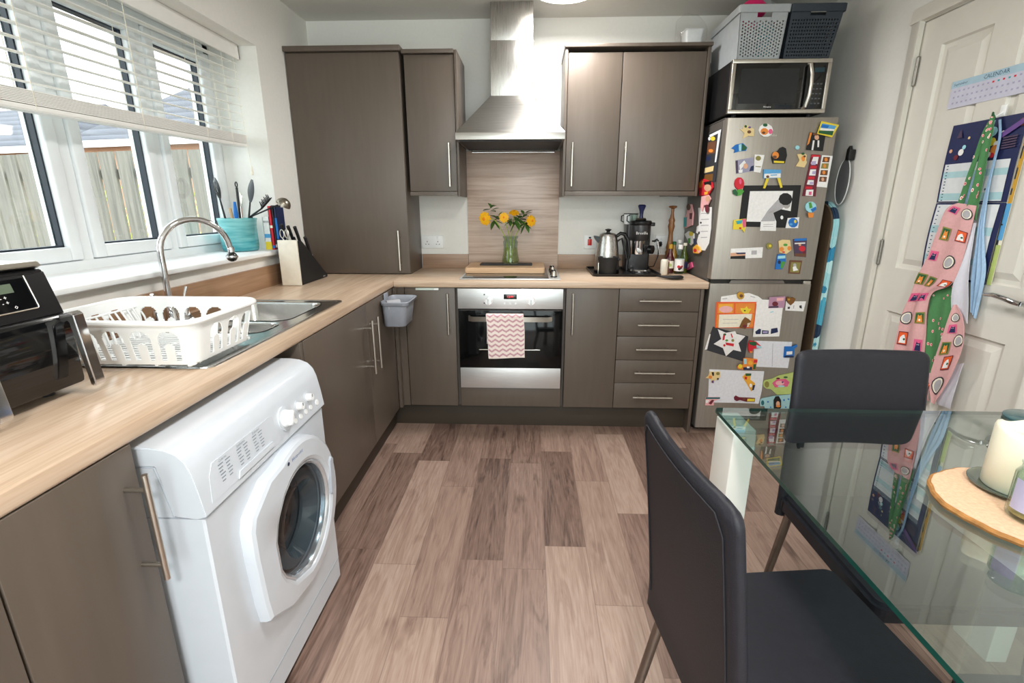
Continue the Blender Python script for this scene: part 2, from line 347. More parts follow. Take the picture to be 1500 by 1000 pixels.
sash(-2.122,-1.578); sash(-1.527,-1.128); sash(-1.077,-.678)
s_=MB(); pr=[(-1.5,1.062),(-1.225,1.062),(-1.217,1.068),(-1.215,1.075),(-1.217,1.083),(-1.225,1.088),(-1.5,1.088)]
s_.prism(pr,(0,WY0-.03,0),(1,0,0),(0,0,1),(0,.03+WY1-WY0,0),WHP)
obj('window_sill',s_,wn,'white window board with a rounded nose')
# ---- venetian blind
bl=thing('venetian_blind','white horizontal slat blind half raised over the kitchen window','blind',(-1.36,-1.4,2.07))
BY0,BY1=-2.14,-.665; tl=lambda y:-.02*(BY1-y)
v=MB(); v.box(-1.345,-1.333,BY0-.01,BY1+.02,2.004,2.071,SLATM,.003); v.box(-1.40,-1.345,BY0,BY1+.015,2.04,2.071,SLATM)
v.box(-1.40,-1.333,BY1+.01,BY1+.02,2.004,2.071,SLATM,.002); obj('valance',v,bl)
s_=MB()
for k in range(9):
    z=1.682+k*.0385
    # gently cambered slat, inner edge a little lower
    for q in range(4):
        a,b=-.025+.0125*q,-.0125+.0125*q
        za=.0035-.0035*(a/.025)**2; zb=.0035-.0035*(b/.025)**2; tt=.16
        s_.grid(lambda u,w_,a=a,b=b,za=za,zb=zb,z=z:(-1.368+(a+(b-a)*u),BY0+(BY1-BY0)*w_,z+(za+(zb-za)*u)-tt*(a+(b-a)*u)+tl(BY0+(BY1-BY0)*w_)),1,1,SLATM,th=.0022)
obj('slats',s_,bl,ang=50)
s_=MB()
for k in range(9):
    z=1.618+k*.0045
    s_.prism([(-1.393,0),(-1.343,0),(-1.343,.0033),(-1.393,.0033)],(0,BY0,z+tl(BY0)),(1,0,0),(0,0,1),(0,BY1-BY0,tl(BY1)-tl(BY0)),SLATM)
obj('raised_slats',s_,bl)
s_=MB(); s_.prism([(-1.394,0),(-1.342,0),(-1.342,.016),(-1.394,.016)],(0,BY0,1.600+tl(BY0)),(1,0,0),(0,0,1),(0,BY1-BY0,tl(BY1)-tl(BY0)),SLATM,.003)
obj('bottom_rail',s_,bl)
cd=pm('cord','e9e3d3',.7)
for y in (-2.0,-1.78,-1.36,-.98,-.79):
    s_=MB()
    for x in (-1.394,-1.342):
        s_.tube([(x,y,1.605+tl(y)),(x,y,2.04)],.0011,cd,n=6)
    for k in range(9): s_.tube([(-1.394,y,1.682+k*.0385-.002+tl(y)+.004),(-1.342,y,1.682+k*.0385-.006+tl(y)+.004)],.0008,cd,n=5)
    obj('ladder_cord',s_,bl)
s_=MB(); s_.tube([(-1.338,-.70,2.01),(-1.336,-.695,1.8),(-1.325,-.69,1.5)],.0012,cd,n=6); s_.lathe([(.002,.018),(.004,.012),(.007,-.02),(.005,-.026),(0,-.028)],(-1.325,-.69,1.49),cd,n=12)
obj('pull_cord',s_,bl,'cord with a small wooden pull')
# ---- ceiling lamp above the hob, plus two unseen ones added to brighten the room
OP=pm('opal_glass_lit','fffaf0',.25,emit=2.5)
for lx,ly,lb in ((.27,-.53,'round white glass dome lamp on the ceiling above the hob'),(.27,-2.45,'second white dome lamp, unseen, added on the ceiling to brighten the middle of the room'),(.27,-4.3,'third white dome lamp, unseen, added on the ceiling to brighten the rear of the room')):
    cl=thing('ceiling_lamp',lb,'ceiling light',(lx,ly,ZC),group='dome lamps on the ceiling')
    m=MB(); m.lathe([(.195,0),(.197,-.012),(.19,-.016)],(lx,ly,ZC),CHR,n=48); obj('base_ring',m,cl)
    m=MB(); m.lathe([(.188,-.014),(.18,-.038),(.155,-.060),(.11,-.075),(.05,-.083),(0.0005,-.084)],(lx,ly,ZC),OP,n=48); obj('dome',m,cl)
# ---------------------------------------------------------------- base units on the back wall
FY=-.58
def front(parent,name,x0,x1,z0,z1,y=FY,m=CAB,g=.0015):
    return obj(name,MB().box(x0+g,x1-g,y,y+.018,z0+g,z1-g,m,.0012),parent)
def carc(parent,x0,x1,z0,z1,y=FY,yb=-.02,m=CABD):
    t=.018; b=MB(); b.box(x0,x0+t,y+.02,yb,z0,z1,m); b.box(x1-t,x1,y+.02,yb,z0,z1,m); b.box(x0+t,x1-t,y+.02,yb,z0,z0+t,m); b.box(x0+t,x1-t,y+.02,yb,z1-t,z1,m); b.box(x0+t,x1-t,yb-.008,yb,z0+t,z1-t,m)
    return obj('body',b,parent)
ZB,ZT=.153,.868
c=thing('base_cabinet','taupe base cabinet with one door, left of the oven','cabinet',(-.45,-.3,ZB),group=None)
carc(c,-.598,-.312,ZB,ZT); dr=front(c,'door',-.6,-.312,ZB,ZT); bar(dr,(-.352,FY,.602),(-.352,FY,.838),(0,-1,0))
c=thing('base_cabinet','taupe base cabinet with one door, between the oven and the drawers','cabinet',(.46,-.3,ZB))
carc(c,.314,.607,ZB,ZT); dr=front(c,'door',.312,.607,ZB,ZT); bar(dr,(.35,FY,.606),(.35,FY,.843),(0,-1,0))
c=thing('drawer_unit','taupe unit of five drawers left of the fridge','drawer unit',(.83,-.3,ZB))
carc(c,.609,1.053,ZB,ZT)
zz=[ZT,.737,.594,.452,.312,ZB]
for k in range(5):
    dr=front(c,'drawer',.608,1.054,zz[k+1],zz[k]); zc=(zz[k]+zz[k+1])/2
    bar(dr,(.715,FY,zc),(.943,FY,zc),(0,-1,0))
obj('end_panel',MB().box(1.056,1.074,FY,-.01,0,ZT,CAB,.001),None,origin=(1.065,-.3,0))
tag(bpy.data.objects['end_panel'],'taupe end panel between the drawers and the fridge','panel')
c=thing('oven_housing','taupe housing under and around the built in oven','cabinet',(0,-.3,ZB))
b=MB(); b.box(-.311,-.298,-.56,-.02,ZB,ZT,CABD); b.box(.298,.311,-.56,-.02,ZB,ZT,CABD); b.box(-.298,.298,-.56,-.02,ZB,.262,CABD); obj('body',b,c)
front(c,'filler_panel',-.296,.296,ZB,.272)
obj('plinth',MB().box(-.72,1.055,-.51,-.49,0,.15,PLI,.001),None,origin=(.2,-.5,0)); tag(bpy.data.objects['plinth'],'dark taupe plinth under the oven run','plinth')
c=thing('door_lock','white and grey child lock strip on the door left of the oven','child lock',(-.47,FY,.862))
obj('strap',MB().box(-.535,-.404,-.586,-.5805,.853,.866,pm('lock_strip','c9d6cd',.4),.002),c); obj('latch',MB().box(-.43,-.405,-.589,-.586,.855,.864,WHP,.001),c)
# ---- left run
LX=-.658
def lfront(parent,name,y0,y1,z0=ZB,z1=ZT,m=CAB):
    return obj(name,MB().box(LX-.018,LX,y0+.0015,y1-.0015,z0,z1,m,.0012),parent)
def lcarc(parent,y0,y1):
    t=.018; b=MB(); xb_=XL+.01; x1=LX-.02
    b.box(xb_,x1,y0,y0+t,ZB,ZT,CABD); b.box(xb_,x1,y1-t,y1,ZB,ZT,CABD); b.box(xb_,x1,y0+t,y1-t,ZB,ZB+t,CABD); b.box(xb_,xb_+.008,y0+t,y1-t,ZB+t,ZT,CABD)
    return obj('body',b,parent)
c=thing('sink_cabinet','wide taupe two door cabinet under the sink, behind the washing machine','cabinet',(-.95,-1.2,ZB))
lcarc(c,-1.725,-.705); obj('corner_post',MB().box(-.657,-.602,FY,FY+.018,ZB,ZT,CAB).box(-.657,-.640,-.62,FY,ZB,ZT,CAB),c); d1=lfront(c,'door',-.623-1.1+.0,-1.075); d2=lfront(c,'door',-1.075,-.625)
bar(d1,(LX,-1.118,.541),(LX,-1.118,.80),(1,0,0),.04); bar(d2,(LX,-1.03,.541),(LX,-1.03,.80),(1,0,0),.04)
c=thing('end_panel','narrow taupe panel closing the sink cabinet beside the washing machine','panel',(-.95,-1.74,0))
obj('panel',MB().box(XL+.01,LX,-1.748,-1.730,0,ZT,CAB,.001),c)
c=thing('base_cabinet','taupe one door cabinet between the washing machine and the left picture edge','cabinet',(-.95,-2.58,ZB))
lcarc(c,-2.725,-2.465); d1=lfront(c,'door',-2.727,-2.462); bar(d1,(LX,-2.497,.588),(LX,-2.497,.822),(1,0,0),.045)
c=thing('base_cabinet','taupe cabinet cut off by the lower left corner of the picture','cabinet',(-.95,-3.0,ZB))
lcarc(c,-3.23,-2.731); lfront(c,'door',-3.232,-2.729)
m=MB(); m.box(-.735,-.715,-1.728,-.515,0,.15,PLI,.001); obj('plinth',m,None,origin=(-.72,-1.1,0)); tag(bpy.data.objects['plinth.001'],'dark taupe plinth below the sink cabinet','plinth')
m=MB(); m.box(-.735,-.715,-3.232,-2.465,0,.15,PLI,.001); obj('plinth',m,None,origin=(-.72,-2.8,0)); tag(bpy.data.objects['plinth.002'],'dark taupe plinth left of the washing machine','plinth')
# ---- worktops (front edge rounded); left one has the sink cut out
def worktop_prof(a,b): r=.006; return [(a,.870),(b-r,.870),(b-.001,.8745),(b,.878),(b,.900),(b-.0015,.9055),(b-r,.908),(a,.908)]
wt=MB(); wt.prism([(-y,z) for y,z in [(-q[0],q[1]) for q in worktop_prof(0,.6)]],(-.6535,0,0),(0,-1,0),(0,0,1),(1.0870+.6535,0,0),OAKX)
o=obj('worktop',wt,None,origin=(.2,-.3,.87)); tag(o,'light oak effect worktop running along the back wall past the hob','worktop')
SX0,SX1,SY0,SY1=-1.195,-.705,-2.135,-1.205
wt=MB(); P_=worktop_prof(0,.597); ox=XL
def seg(y0,y1,x0=XL,x1=-.6555):
    if x1==-.6555: wt.prism([(x0-XL,.870)]+worktop_prof(0,.597)[1:-1]+[(x0-XL,.908)],(XL,y0,0),(1,0,0),(0,0,1),(0,y1-y0,0),OAKY)
    else: wt.box(x0,x1,y0,y1,.870,.908,OAKY)
seg(-3.24,SY0+.02); seg(SY1-.02,0); seg(SY0+.02,SY1-.02,SX1-.02); seg(SY0+.02,SY1-.02,XL,SX0+.02)
o=obj('worktop',wt,None,origin=(-.95,-1.6,.87)); tag(o,'light oak effect worktop along the window wall with the sink let in','worktop')
up=MB(); up.box(-.612,-.303,-.018,0,.908,1.0,OAKU,.001); o=obj('upstand',up,None,origin=(-.45,-.01,.908)); tag(o,'short oak upstand between the tall cupboard and the splashback','upstand')
up=MB(); up.box(.292,1.087,-.018,0,.908,1.0,OAKU,.001); o=obj('upstand',up,None,origin=(.7,-.01,.908)); tag(o,'oak upstand behind the kettle and coffee machine','upstand')
up=MB(); up.box(XL,XL+.018,-3.24,-.345,.908,1.012,OAKUY,.001); o=obj('upstand',up,None,origin=(XL,-1.8,.908)); tag(o,'long oak upstand under the window sill','upstand')
sp=MB(); sp.box(-.302,.291,-.012,0,.908,1.644,SPL,.001); o=obj('splashback',sp,None,origin=(0,0,.908)); tag(o,'oak grain splashback panel between the hob and the hood','splashback')
# ---- tall countertop cupboard in the corner
c=thing('tall_cupboard','tall plain taupe corner cupboard standing on the worktop by the window wall','cupboard',(-.93,-.17,.908))
b=MB(); b.box(-1.249,-.618,-.32,-.004,.9095,2.12,CAB,.001); obj('body',b,c)
dr=front(c,'door',-1.249,-.617,.912,2.118,-.34); bar(dr,(-.672,-.34,.935),(-.672,-.34,1.17),(0,-1,0))
co=MB(); co.box(-1.25,-.606,-.358,-.004,2.121,2.148,CAB,.003); obj('cornice',co,c)
# ---- wall cabinets
def wallcab(label,x0,x1,hx,cx0,cx1,pel):
    c=thing('wall_cabinet',label,'cabinet',((x0+x1)/2,-.16,1.38))
    obj('body',MB().box(x0,x1,-.303,-.004,1.392,2.108,CAB,.001),c)
    dr=front(c,'door',x0,x1,1.392,2.108,-.324); bar(dr,(hx,-.324,1.418),(hx,-.324,1.653),(0,-1,0))
    return c
c=wallcab('single taupe wall cabinet between the tall cupboard and the hood',-.596,-.318,-.356,0,0,0)
obj('side_panel',MB().box(-.3165,-.302,-.33,-.004,1.364,2.128,CAB,.001),c)
obj('cornice',MB().box(-.603,-.3175,-.342,-.3245,2.11,2.13,CAB,.002).box(-.603,-.3175,-.3245,-.004,2.11,2.13,CAB),c); obj('pelmet',MB().box(-.596,-.318,-.330,-.312,1.368,1.390,CAB,.001),c)
c=wallcab('narrow taupe wall cabinet just right of the hood',.306,.600,.341,0,0,0)
obj('side_panel',MB().box(.29,.3045,-.33,-.004,1.364,2.128,CAB,.001),c)
c=wallcab('wide taupe wall cabinet beside the microwave',.602,1.048,.638,0,0,0)
obj('side_panel',MB().box(1.0495,1.064,-.33,-.004,1.364,2.128,CAB,.001),c)
c=thing('cabinet_cornice','taupe cornice along the top of the right wall cabinets','cornice',(.68,-.17,2.13)); obj('cornice',MB().box(.285,1.07,-.345,-.004,2.1285,2.146,CAB,.003),c)
c=thing('cabinet_pelmet','taupe light pelmet under the right wall cabinets','pelmet',(.68,-.32,1.37)); obj('pelmet',MB().box(.3055,1.0485,-.330,-.312,1.366,1.3905,CAB,.001).box(.92,1.0485,-.312,-.05,1.366,1.3905,CABD),c)
# ---- extractor hood
c=thing('cooker_hood','stainless steel chimney hood with a pyramid canopy above the hob','cooker hood',(0,-.25,1.65))
m=MB(); m.box(-.298,.29,-.49,-.004,1.652,1.690,STEEL,.002); obj('canopy_rim',m,c)
m=MB(); y0,y1=-.488,-.006
A=[(-.296,y0,1.690),(.288,y0,1.690),(.288,y1,1.690),(-.296,y1,1.690)]; B=[(-.125,-.262,1.910),(.119,-.262,1.910),(.119,y1,1.910),(-.125,y1,1.910)]
m._add(A+B,[[k,(k+1)%4,4+(k+1)%4,4+k] for k in range(4)],STEEL); obj('canopy',m,c)
m=MB(); m.box(-.123,.117,-.258,-.006,1.910,2.19,STEELV,.002); obj('chimney',m,c); m=MB(); m.box(-.120,.114,-.254,-.006,2.19,ZC-.001,STEELV,.002); obj('chimney',m,c)
m=MB(); m.box(-.28,.272,-.47,-.03,1.645,1.652,BLM); obj('filter',m,c)
m=MB(); m.tube([(-.262,-.03,1.640),(-.262,-.045,1.632),(.254,-.045,1.632),(.254,-.03,1.640)],.005,CHR); o=obj('utensil_rail',m,None,origin=(0,-.04,1.63)); tag(o,'thin chrome rail across the splashback under the hood','rail')
def rrect(x0,x1,y0,y1,r,n=5):
    out=[]
    for cx,cy,a0 in ((x1-r,y1-r,0),(x0+r,y1-r,90),(x0+r,y0+r,180),(x1-r,y0+r,270)):
        for i in range(n+1):
            a=R(a0+90*i/n); out.append((cx+r*math.cos(a),cy+r*math.sin(a)))
    return out
def loft(mb,loops,m,close_last=False,close_first=False):
    vs=[];n=len(loops[0])
    for L_ in loops: vs+= [Vector(p) for p in L_]
    fs=[[k*n+i,k*n+(i+1)%n,(k+1)*n+(i+1)%n,(k+1)*n+i] for k in range(len(loops)-1) for i in range(n)]
    if close_last: fs.append([(len(loops)-1)*n+i for i in range(n)])
    if close_first: fs.append(list(range(n))[::-1])
    mb._add(vs,fs,m)
def lp(x0,x1,y0,y1,r,z,n=5): return [(a,b,z) for a,b in rrect(x0,x1,y0,y1,r,n)]
# ---------------------------------------------------------------- sink
c=thing('kitchen_sink','stainless steel one and a half bowl sink with drainer, let into the worktop','sink',(-.95,-1.67,.908))
B1=(-1.10,-.775,-1.60,-1.275); B2=(-.93,-.775,-1.775,-1.645)   # main bowl, half bowl
def bowl(b,dep,r=.045):
    x0,x1,y0,y1=b; m=MB(); z=.9115
    L_=[lp(x0-.012,x1+.012,y0-.012,y1+.012,r+.012,z+.0012),lp(x0-.004,x1+.004,y0-.004,y1+.004,r+.004,z-.001),lp(x0,x1,y0,y1,r,z-.008),lp(x0+.006,x1-.006,y0+.006,y1-.006,r,z-dep+.03),lp(x0+.02,x1-.02,y0+.02,y1-.02,r*.8,z-dep+.005),lp(x0+.05,x1-.05,y0+.05,y1-.05,r*.5,z-dep)]
    loft(m,L_,SINK,close_last=True); o=obj('bowl',m,c,recalc=False)
    m=MB(); m.lathe([(.0005,.0),(.012,.0),(.02,.002),(.032,.004),(.036,.001)],((x0+x1)/2,(y0+y1)/2,z-dep+.0008),CHR,n=24); obj('waste',m,o)
bowl(B1,.16); bowl(B2,.12,.035)
m=MB(); z=.9108
# rim plate built from strips around the two bowls
loft(m,[lp(SX0,SX1,SY0,SY1,.03,.9085),lp(SX0+.001,SX1-.001,SY0+.001,SY1-.001,.03,.9122),lp(SX0+.010,SX1-.010,SY0+.010,SY1-.010,.025,.9134),lp(SX0+.018,SX1-.018,SY0+.018,SY1-.018,.02,z)],SINK)
def pl(x0,x1,y0,y1,zz=z): m._add([(x0,y0,zz),(x1,y0,zz),(x1,y1,zz),(x0,y1,zz)],[[0,1,2,3]],SINK)
e=.018; xs=[SX0+e,-1.112,-.763,SX1-e]
pl(xs[0],xs[3],-1.263,SY1-e); pl(xs[0],xs[1],SY0+e,-1.263); pl(xs[2],xs[3],SY0+e,-1.263)
pl(xs[1],xs[2],-1.633,-1.612); pl(xs[1],-.942,-1.787,-1.633); pl(xs[1],xs[2],-1.81,-1.787)
# corner fillets of the bowls
def fil(b,r,g=.012):
    x0,x1,y0,y1=b[0]-g,b[1]+g,b[2]-g,b[3]+g; r+=g
    for cx,cy,a0,px_,py_ in ((x1-r,y1-r,0,x1,y1),(x0+r,y1-r,90,x0,y1),(x0+r,y0+r,180,x0,y0),(x1-r,y0+r,270,x1,y0)):
        A=[(cx+r*math.cos(R(a0+90*i/5)),cy+r*math.sin(R(a0+90*i/5)),z+.0003) for i in range(6)]
        m._add([(px_,py_,z)]+A,[[0]+[i+1,i+2] for i in range(5)],SINK)
fil(B1,.045); fil(B2,.035)
m2=m
# ribbed drainer
def dr_fn(u,v):
    x=xs[1]+(xs[2]-xs[1])*u; y=SY0+e+(-1.81-SY0-e)*v
    edge=min(1,min(u,1-u)/.08)*min(1,min(v,1-v)/.08)
    return (x,y,z-edge*(.003+.0022*(.5+.5*math.cos(u*2*math.pi*11))))
m.grid(dr_fn,66,8,SINK)
obj('rim',m,c,recalc=False,ang=50)
# mixer tap
t=thing('mixer_tap','chrome swan neck mixer tap with a black ball nozzle behind the dish rack','tap',(-1.16,-1.64,.912))
m=MB(); b=(-1.16,-1.64,.912)
m.lathe([(.028,0),(.028,.006),(.022,.012),(.019,.03),(.017,.05),(.013,.058)],b,CHR,n=24,caps=True)
dx,dy=.125,.195; L_=math.hypot(dx,dy); ux,uy=dx/L_,dy/L_; rad=L_/2
pts=[(b[0],b[1],.95+.02*i) for i in range(0,11)]
zc=1.155
for i in range(1,17):
    a=math.pi*i/16*.97; q=rad-rad*math.cos(a); pts.append((b[0]+ux*q,b[1]+uy*q,zc+rad*.95*math.sin(a)))
x,y,zz_=pts[-1]; pts.append((x+.004*ux,y+.004*uy,zz_-.012))
m.tube(pts,.0105,CHR,n=16); obj('spout',m,t)
x,y,zz_=pts[-1]
m=MB(); m.lathe([(.0115,.006),(.0125,0),(.0125,-.012),(.011,-.014)],(x,y,zz_),CHR,n=20); m.ball((x,y,zz_-.03),.020,BLG,sc=(1,1,.95)); m.lathe([(.0212,-.026),(.0218,-.030),(.0212,-.034)],(x,y,zz_),CHR,n=24); obj('nozzle',m,t,'black ball nozzle with a chrome band')
for dy_ in (-.065,.065):
    m=MB(); hb=(-1.16,-1.64+dy_,.912); m.lathe([(.024,0),(.024,.004),(.017,.012),(.015,.05),(.012,.056)],hb,CHR,n=20,caps=True)
    m.tube([(hb[0],hb[1],.966),(hb[0]+.004,hb[1]+dy_*.15,1.0),(hb[0]+.008,hb[1]+dy_*.3,1.026)],[.005,.004,.0055],CHR,n=10); obj('tap_lever',m,t)
# ---- dish rack (white plastic, arched openings)
c=thing('dish_rack','white plastic dish rack with arched holes standing on the sink drainer','dish rack',(-.9,-2.03,.914))
rx0,rx1,ry0,ry1=-1.125,-.712,-2.175,-1.86; rz0,rz1=.925,1.035; WP=WHP
m=MB()
def per(x0,x1,y0,y1,r,n):
    """n points evenly along a rounded rectangle, starting mid near side, with side tags"""
    P=rrect(x0,x1,y0,y1,r,8); P=P+[P[0]]; D=[0]
    for i in range(1,len(P)): D.append(D[-1]+math.dist(P[i],P[i-1]))
    out=[];k=0
    for i in range(n):
        d=D[-1]*i/n
        while D[k+1]<d: k+=1
        t=(d-D[k])/(D[k+1]-D[k]); out.append((P[k][0]+(P[k+1][0]-P[k][0])*t,P[k][1]+(P[k+1][1]-P[k][1])*t))
    return out,D[-1]
NP,NV=440,32
bo,_=per(rx0+.022,rx1-.022,ry0+.022,ry1-.022,.04,NP); to,PLN=per(rx0,rx1,ry0,ry1,.050,NP)
# arch centres on each side, as positions on the top outline
ctr=[]
for x in (-1.06,-.988,-.916,-.844,-.772): ctr+= [(x,ry0),(x,ry1)]
for y in (-2.065,-1.985,-1.915): ctr+= [(rx1,y),(rx0,y)]
def idx(p): return min(range(NP),key=lambda i:math.dist(to[i],p))
cid=[idx(p) for p in ctr]; du=PLN/NP
def hole(i,v):
    if v<.08 or v>.86: return False
    for q in cid:
        dd=(i+.5-q+NP/2)%NP-NP/2; t=dd*du
        if abs(t)>.031: continue
        h=v*.11
        outer=abs(t)<.029 and (h<.062 or t*t+(h-.062)**2<.029**2)
        inner=abs(t)<.012 and (h<.045 or t*t+(h-.045)**2<.012**2)
        if outer and not inner: return True
    return False
V=[];V2=[]
for i in range(NP):
    a=Vector((*bo[i],rz0));b_=Vector((*to[i],rz1)); cc=Vector(((rx0+rx1)/2,(ry0+ry1)/2,0)); 
    t_=Vector((*to[(i+1)%NP],0))-Vector((*to[i-1],0)); nn=Vector((t_.y,-t_.x,0)).normalized()*.003
    V.append([m.bm.verts.new(a.lerp(b_,j/NV)) for j in range(NV+1)]); V2.append([m.bm.verts.new(a.lerp(b_,j/NV)-nn) for j in range(NV+1)])
k=m.mi(WP)
S=[[not hole(i,(j+.5)/NV) for j in range(NV)] for i in range(NP)]
def F(l):
    try: f=m.bm.faces.new(l); f.material_index=k; f.smooth=True
    except ValueError: pass
for i in range(NP):
    i1=(i+1)%NP
    for j in range(NV):
        if not S[i][j]: continue
        F([V[i][j],V[i1][j],V[i1][j+1],V[i][j+1]]); F([V2[i][j+1],V2[i1][j+1],V2[i1][j],V2[i][j]])
        if not S[i-1][j]: F([V[i][j],V[i][j+1],V2[i][j+1],V2[i][j]])
        if not S[i1][j]: F([V[i1][j],V[i1][j+1],V2[i1][j+1],V2[i1][j]])
        if j==0 or not S[i][j-1]: F([V[i][j],V[i1][j],V2[i1][j],V2[i][j]])
        if j==NV-1 or not S[i][j+1]: F([V[i][j+1],V[i1][j+1],V2[i1][j+1],V2[i][j+1]])
obj('basket_wall',m,c,recalc=True)
m=MB(); pts=[(a,b_,rz1+.002) for a,b_ in rrect(rx0-.005,rx1+.005,ry0-.005,ry1+.005,.055,10)]
m.tube(pts,.0075,WP,n=10,closed=True); obj('rim',m,c)
k_=.025
m=MB()
for i in range(13):
    y=ry0+k_+.01+i*(ry1-ry0-2*k_-.02)/12; m.box(rx0+k_,rx1-k_,y-.004,y+.004,rz0-.003,rz0+.003,WP)
for i in range(5):
    x=rx0+k_+.01+i*(rx1-rx0-2*k_-.02)/4; m.box(x-.004,x+.004,ry0+k_,ry1-k_,rz0-.005,rz0+.001,WP)
for a,b_ in ((rx0+.06,ry0+.06),(rx1-.06,ry0+.06),(rx0+.06,ry1-.06),(rx1-.06,ry1-.06)): m.cyl((a,b_,.9105),(a,b_,rz0),.007,WP,n=10)
obj('base_grid',m,c)
m=MB()
for i in range(14):
    y=ry0+.03+i*.0215
    m.tube([(rx0+.06,y,rz0+.004),(rx0+.05,y,rz0+.06),(rx0+.035,y,rz0+.09)],.0028,WP,n=6)
m.tube([(rx0+.035,ry0+.03,rz0+.09),(rx0+.035,ry0+.31,rz0+.09)],.003,WP,n=6); obj('plate_ribs',m,c)
# ---------------------------------------------------------------- washing machine
c=thing('washing_machine','white front loading washing machine under the worktop beside the sink cabinet','washing machine',(-.83,-2.14,0))
wy0,wy1=-2.440,-1.842; xbk=-1.12
DGR=pm('enamel_shadowline','9aa1a8',.5)
# side profile (x,z) of the top and fascia
prof=[(xbk,.805),(xbk,.846),(-.645,.846),(-.615,.842),(-.592,.832),(-.577,.815),(-.568,.79),(-.560,.745),(-.554,.700),(-.553,.690),(-.575,.684),(-.62,.690),(-.64,.805)]
m=MB(); m.prism(prof,(0,wy0,0),(1,0,0),(0,0,1),(0,wy1-wy0,0),WHG,.0015); obj('top_and_fascia',m,c)
m=MB(); m.prism([(xbk,.03),(-.70,.03),(-.70,.684),(-.622,.684),(-.645,.803),(xbk,.803)],(0,wy0+.003,0),(1,0,0),(0,0,1),(0,wy1-wy0-.006,0),WHG,.003); obj('body',m,c)
# front panel with a round porthole opening
m=MB(); yy0,yy1=wy0+.003,wy1-.003; hc=(-2.085,.440); n_=64
def sqp(t,x,ins=0):
    c_,s_=math.cos(t),math.sin(t); Y0,Y1,Z0,Z1=yy0+ins-hc[0],yy1-ins-hc[0],.03+ins-hc[1],.684-ins-hc[1]
    k=min([v for v in ((Y1/c_ if c_>1e-9 else 9),(Y0/c_ if c_<-1e-9 else 9),(Z1/s_ if s_>1e-9 else 9),(Z0/s_ if s_<-1e-9 else 9))])
    return (x,hc[0]+c_*k,hc[1]+s_*k)
ts=sorted([2*math.pi*i/n_ for i in range(n_)]+[math.atan2(z_-hc[1],y_-hc[0])%(2*math.pi) for y_ in (yy0+.004,yy1-.004) for z_ in (.034,.680)])
loft(m,[[sqp(t,-.70) for t in ts],[sqp(t,-.566) for t in ts],[sqp(t,-.561,.004) for t in ts],[(-.561,hc[0]+.150*math.cos(t),hc[1]+.150*math.sin(t)) for t in ts],[(-.60,hc[0]+.150*math.cos(t),hc[1]+.150*math.sin(t)) for t in ts]],WHG)
obj('front_panel',m,c)
m=MB(); m.box(-.60,-.5625,wy0+.010,wy1-.010,.028,.105,WHG,.004); m.box(-.561,-.5595,wy0+.010,wy1-.010,.1075,.1100,DGR); obj('kick_panel',m,c)
for a in (wy0+.06,wy1-.06):
    for b_ in (-.63,xbk+.06): m=MB(); m.cyl((b_,a,.0),(b_,a,.032),.018,BLM); obj('foot',m,c)
# fascia frame: u along +y, v up the slope, n outwards
fo=Vector((-.5565,wy0,.700)); fv=Vector((-.0135,0,.092)).normalized(); fu=Vector((0,1,0)); fn_=fu.cross(fv)
fn_=-fn_ if fn_.x<0 else fn_
def fp(u,v,n=0): return fo+fu*u+fv*v+fn_*n
m=MB(); m.prism([(.025,.004),(.285,.004),(.31,.030),(.31,.078),(.295,.083),(.06,.083),(.04,.06)],fp(0,0,.0000),fu,fv,fn_*.0035,WHG,.0012)
tg=pm('print_text_grey','7d8590',.6); tb=pm('print_text_blue','4a6a9c',.6)
for k,(u,w_) in enumerate(((.085,.05),(.155,.045),(.22,.035))):
    m.box(0,0,0,0,0,0,tg) if 0 else None
    m.text(('Cottons','Synthetics','Delicates')[k],.0085,fp(u+.008,.075,.0040),fu,fv,tg)
    for r_ in range(6):
        for q in range(2):
            a=u-.012+q*.026; m._add([fp(a,.066-r_*.0075,.004),fp(a+.018-(r_%3)*.003,.066-r_*.0075,.004),fp(a+.018-(r_%3)*.003,.0682-r_*.0075,.004),fp(a,.0682-r_*.0075,.004)],[[0,1,2,3]],tg)
obj('detergent_drawer',m,c)
m=MB(); m.prism([(.12,.006),(.285,.006),(.278,.022),(.13,.022)],fp(0,0,.0036),fu,fv,fn_*.0035,WHG,.001); obj('drawer_grip',m,c)
m=MB(); u,v=.362,.048; A=fp(u,v,.0); n=fn_
m.cyl(A,A+n*.006,.034,WHG,n=36); m.cyl(A+n*.006,A+n*.020,.024,WHP,r1=.021,n=32); T=Matrix.Translation(A+n*.022)
m.prism([(-.021,-.005),(.021,-.005),(.021,.005),(-.021,.005)],A+n*.018,(fu*.6+fv*.8).normalized(),(fv*.6-fu*.8).normalized(),n*.010,WHP,.002); obj('programme_dial',m,c)
for u,v in ((.441,.050),(.505,.052)):
    m=MB(); A=fp(u,v,0); m.cyl(A,A+n*.004,.017,WHG,n=28); m.cyl(A+n*.004,A+n*.020,.012,WHP,r1=.010,n=24); m.box(-.001,.001,-.0012,.0012,0,.009,tg,T=Matrix.Translation(A+n*.0202)); obj('knob',m,c)
for k in range(4):
    m=MB(); u=.41+k*.033; A=fp(u,.018,0); m.cyl(A,A+n*.005,.0075,WHP,n=16); m.box(-.0005,.0005,-.004,.004,-.001,.001,tg,T=Matrix.Translation(fp(u,.031,.001))); obj('button',m,c)
m=MB(); A=fp(.552,.016,0); m.cyl(A,A+n*.005,.009,WHP,n=16); obj('button',m,c)
m=MB()
for k in range(12):
    a=R(-140+k*25); p=fp(.362+.041*math.cos(a),.048+.041*math.sin(a),.001); m.cyl(p,p+n*.0004,.0014,tg,n=6)
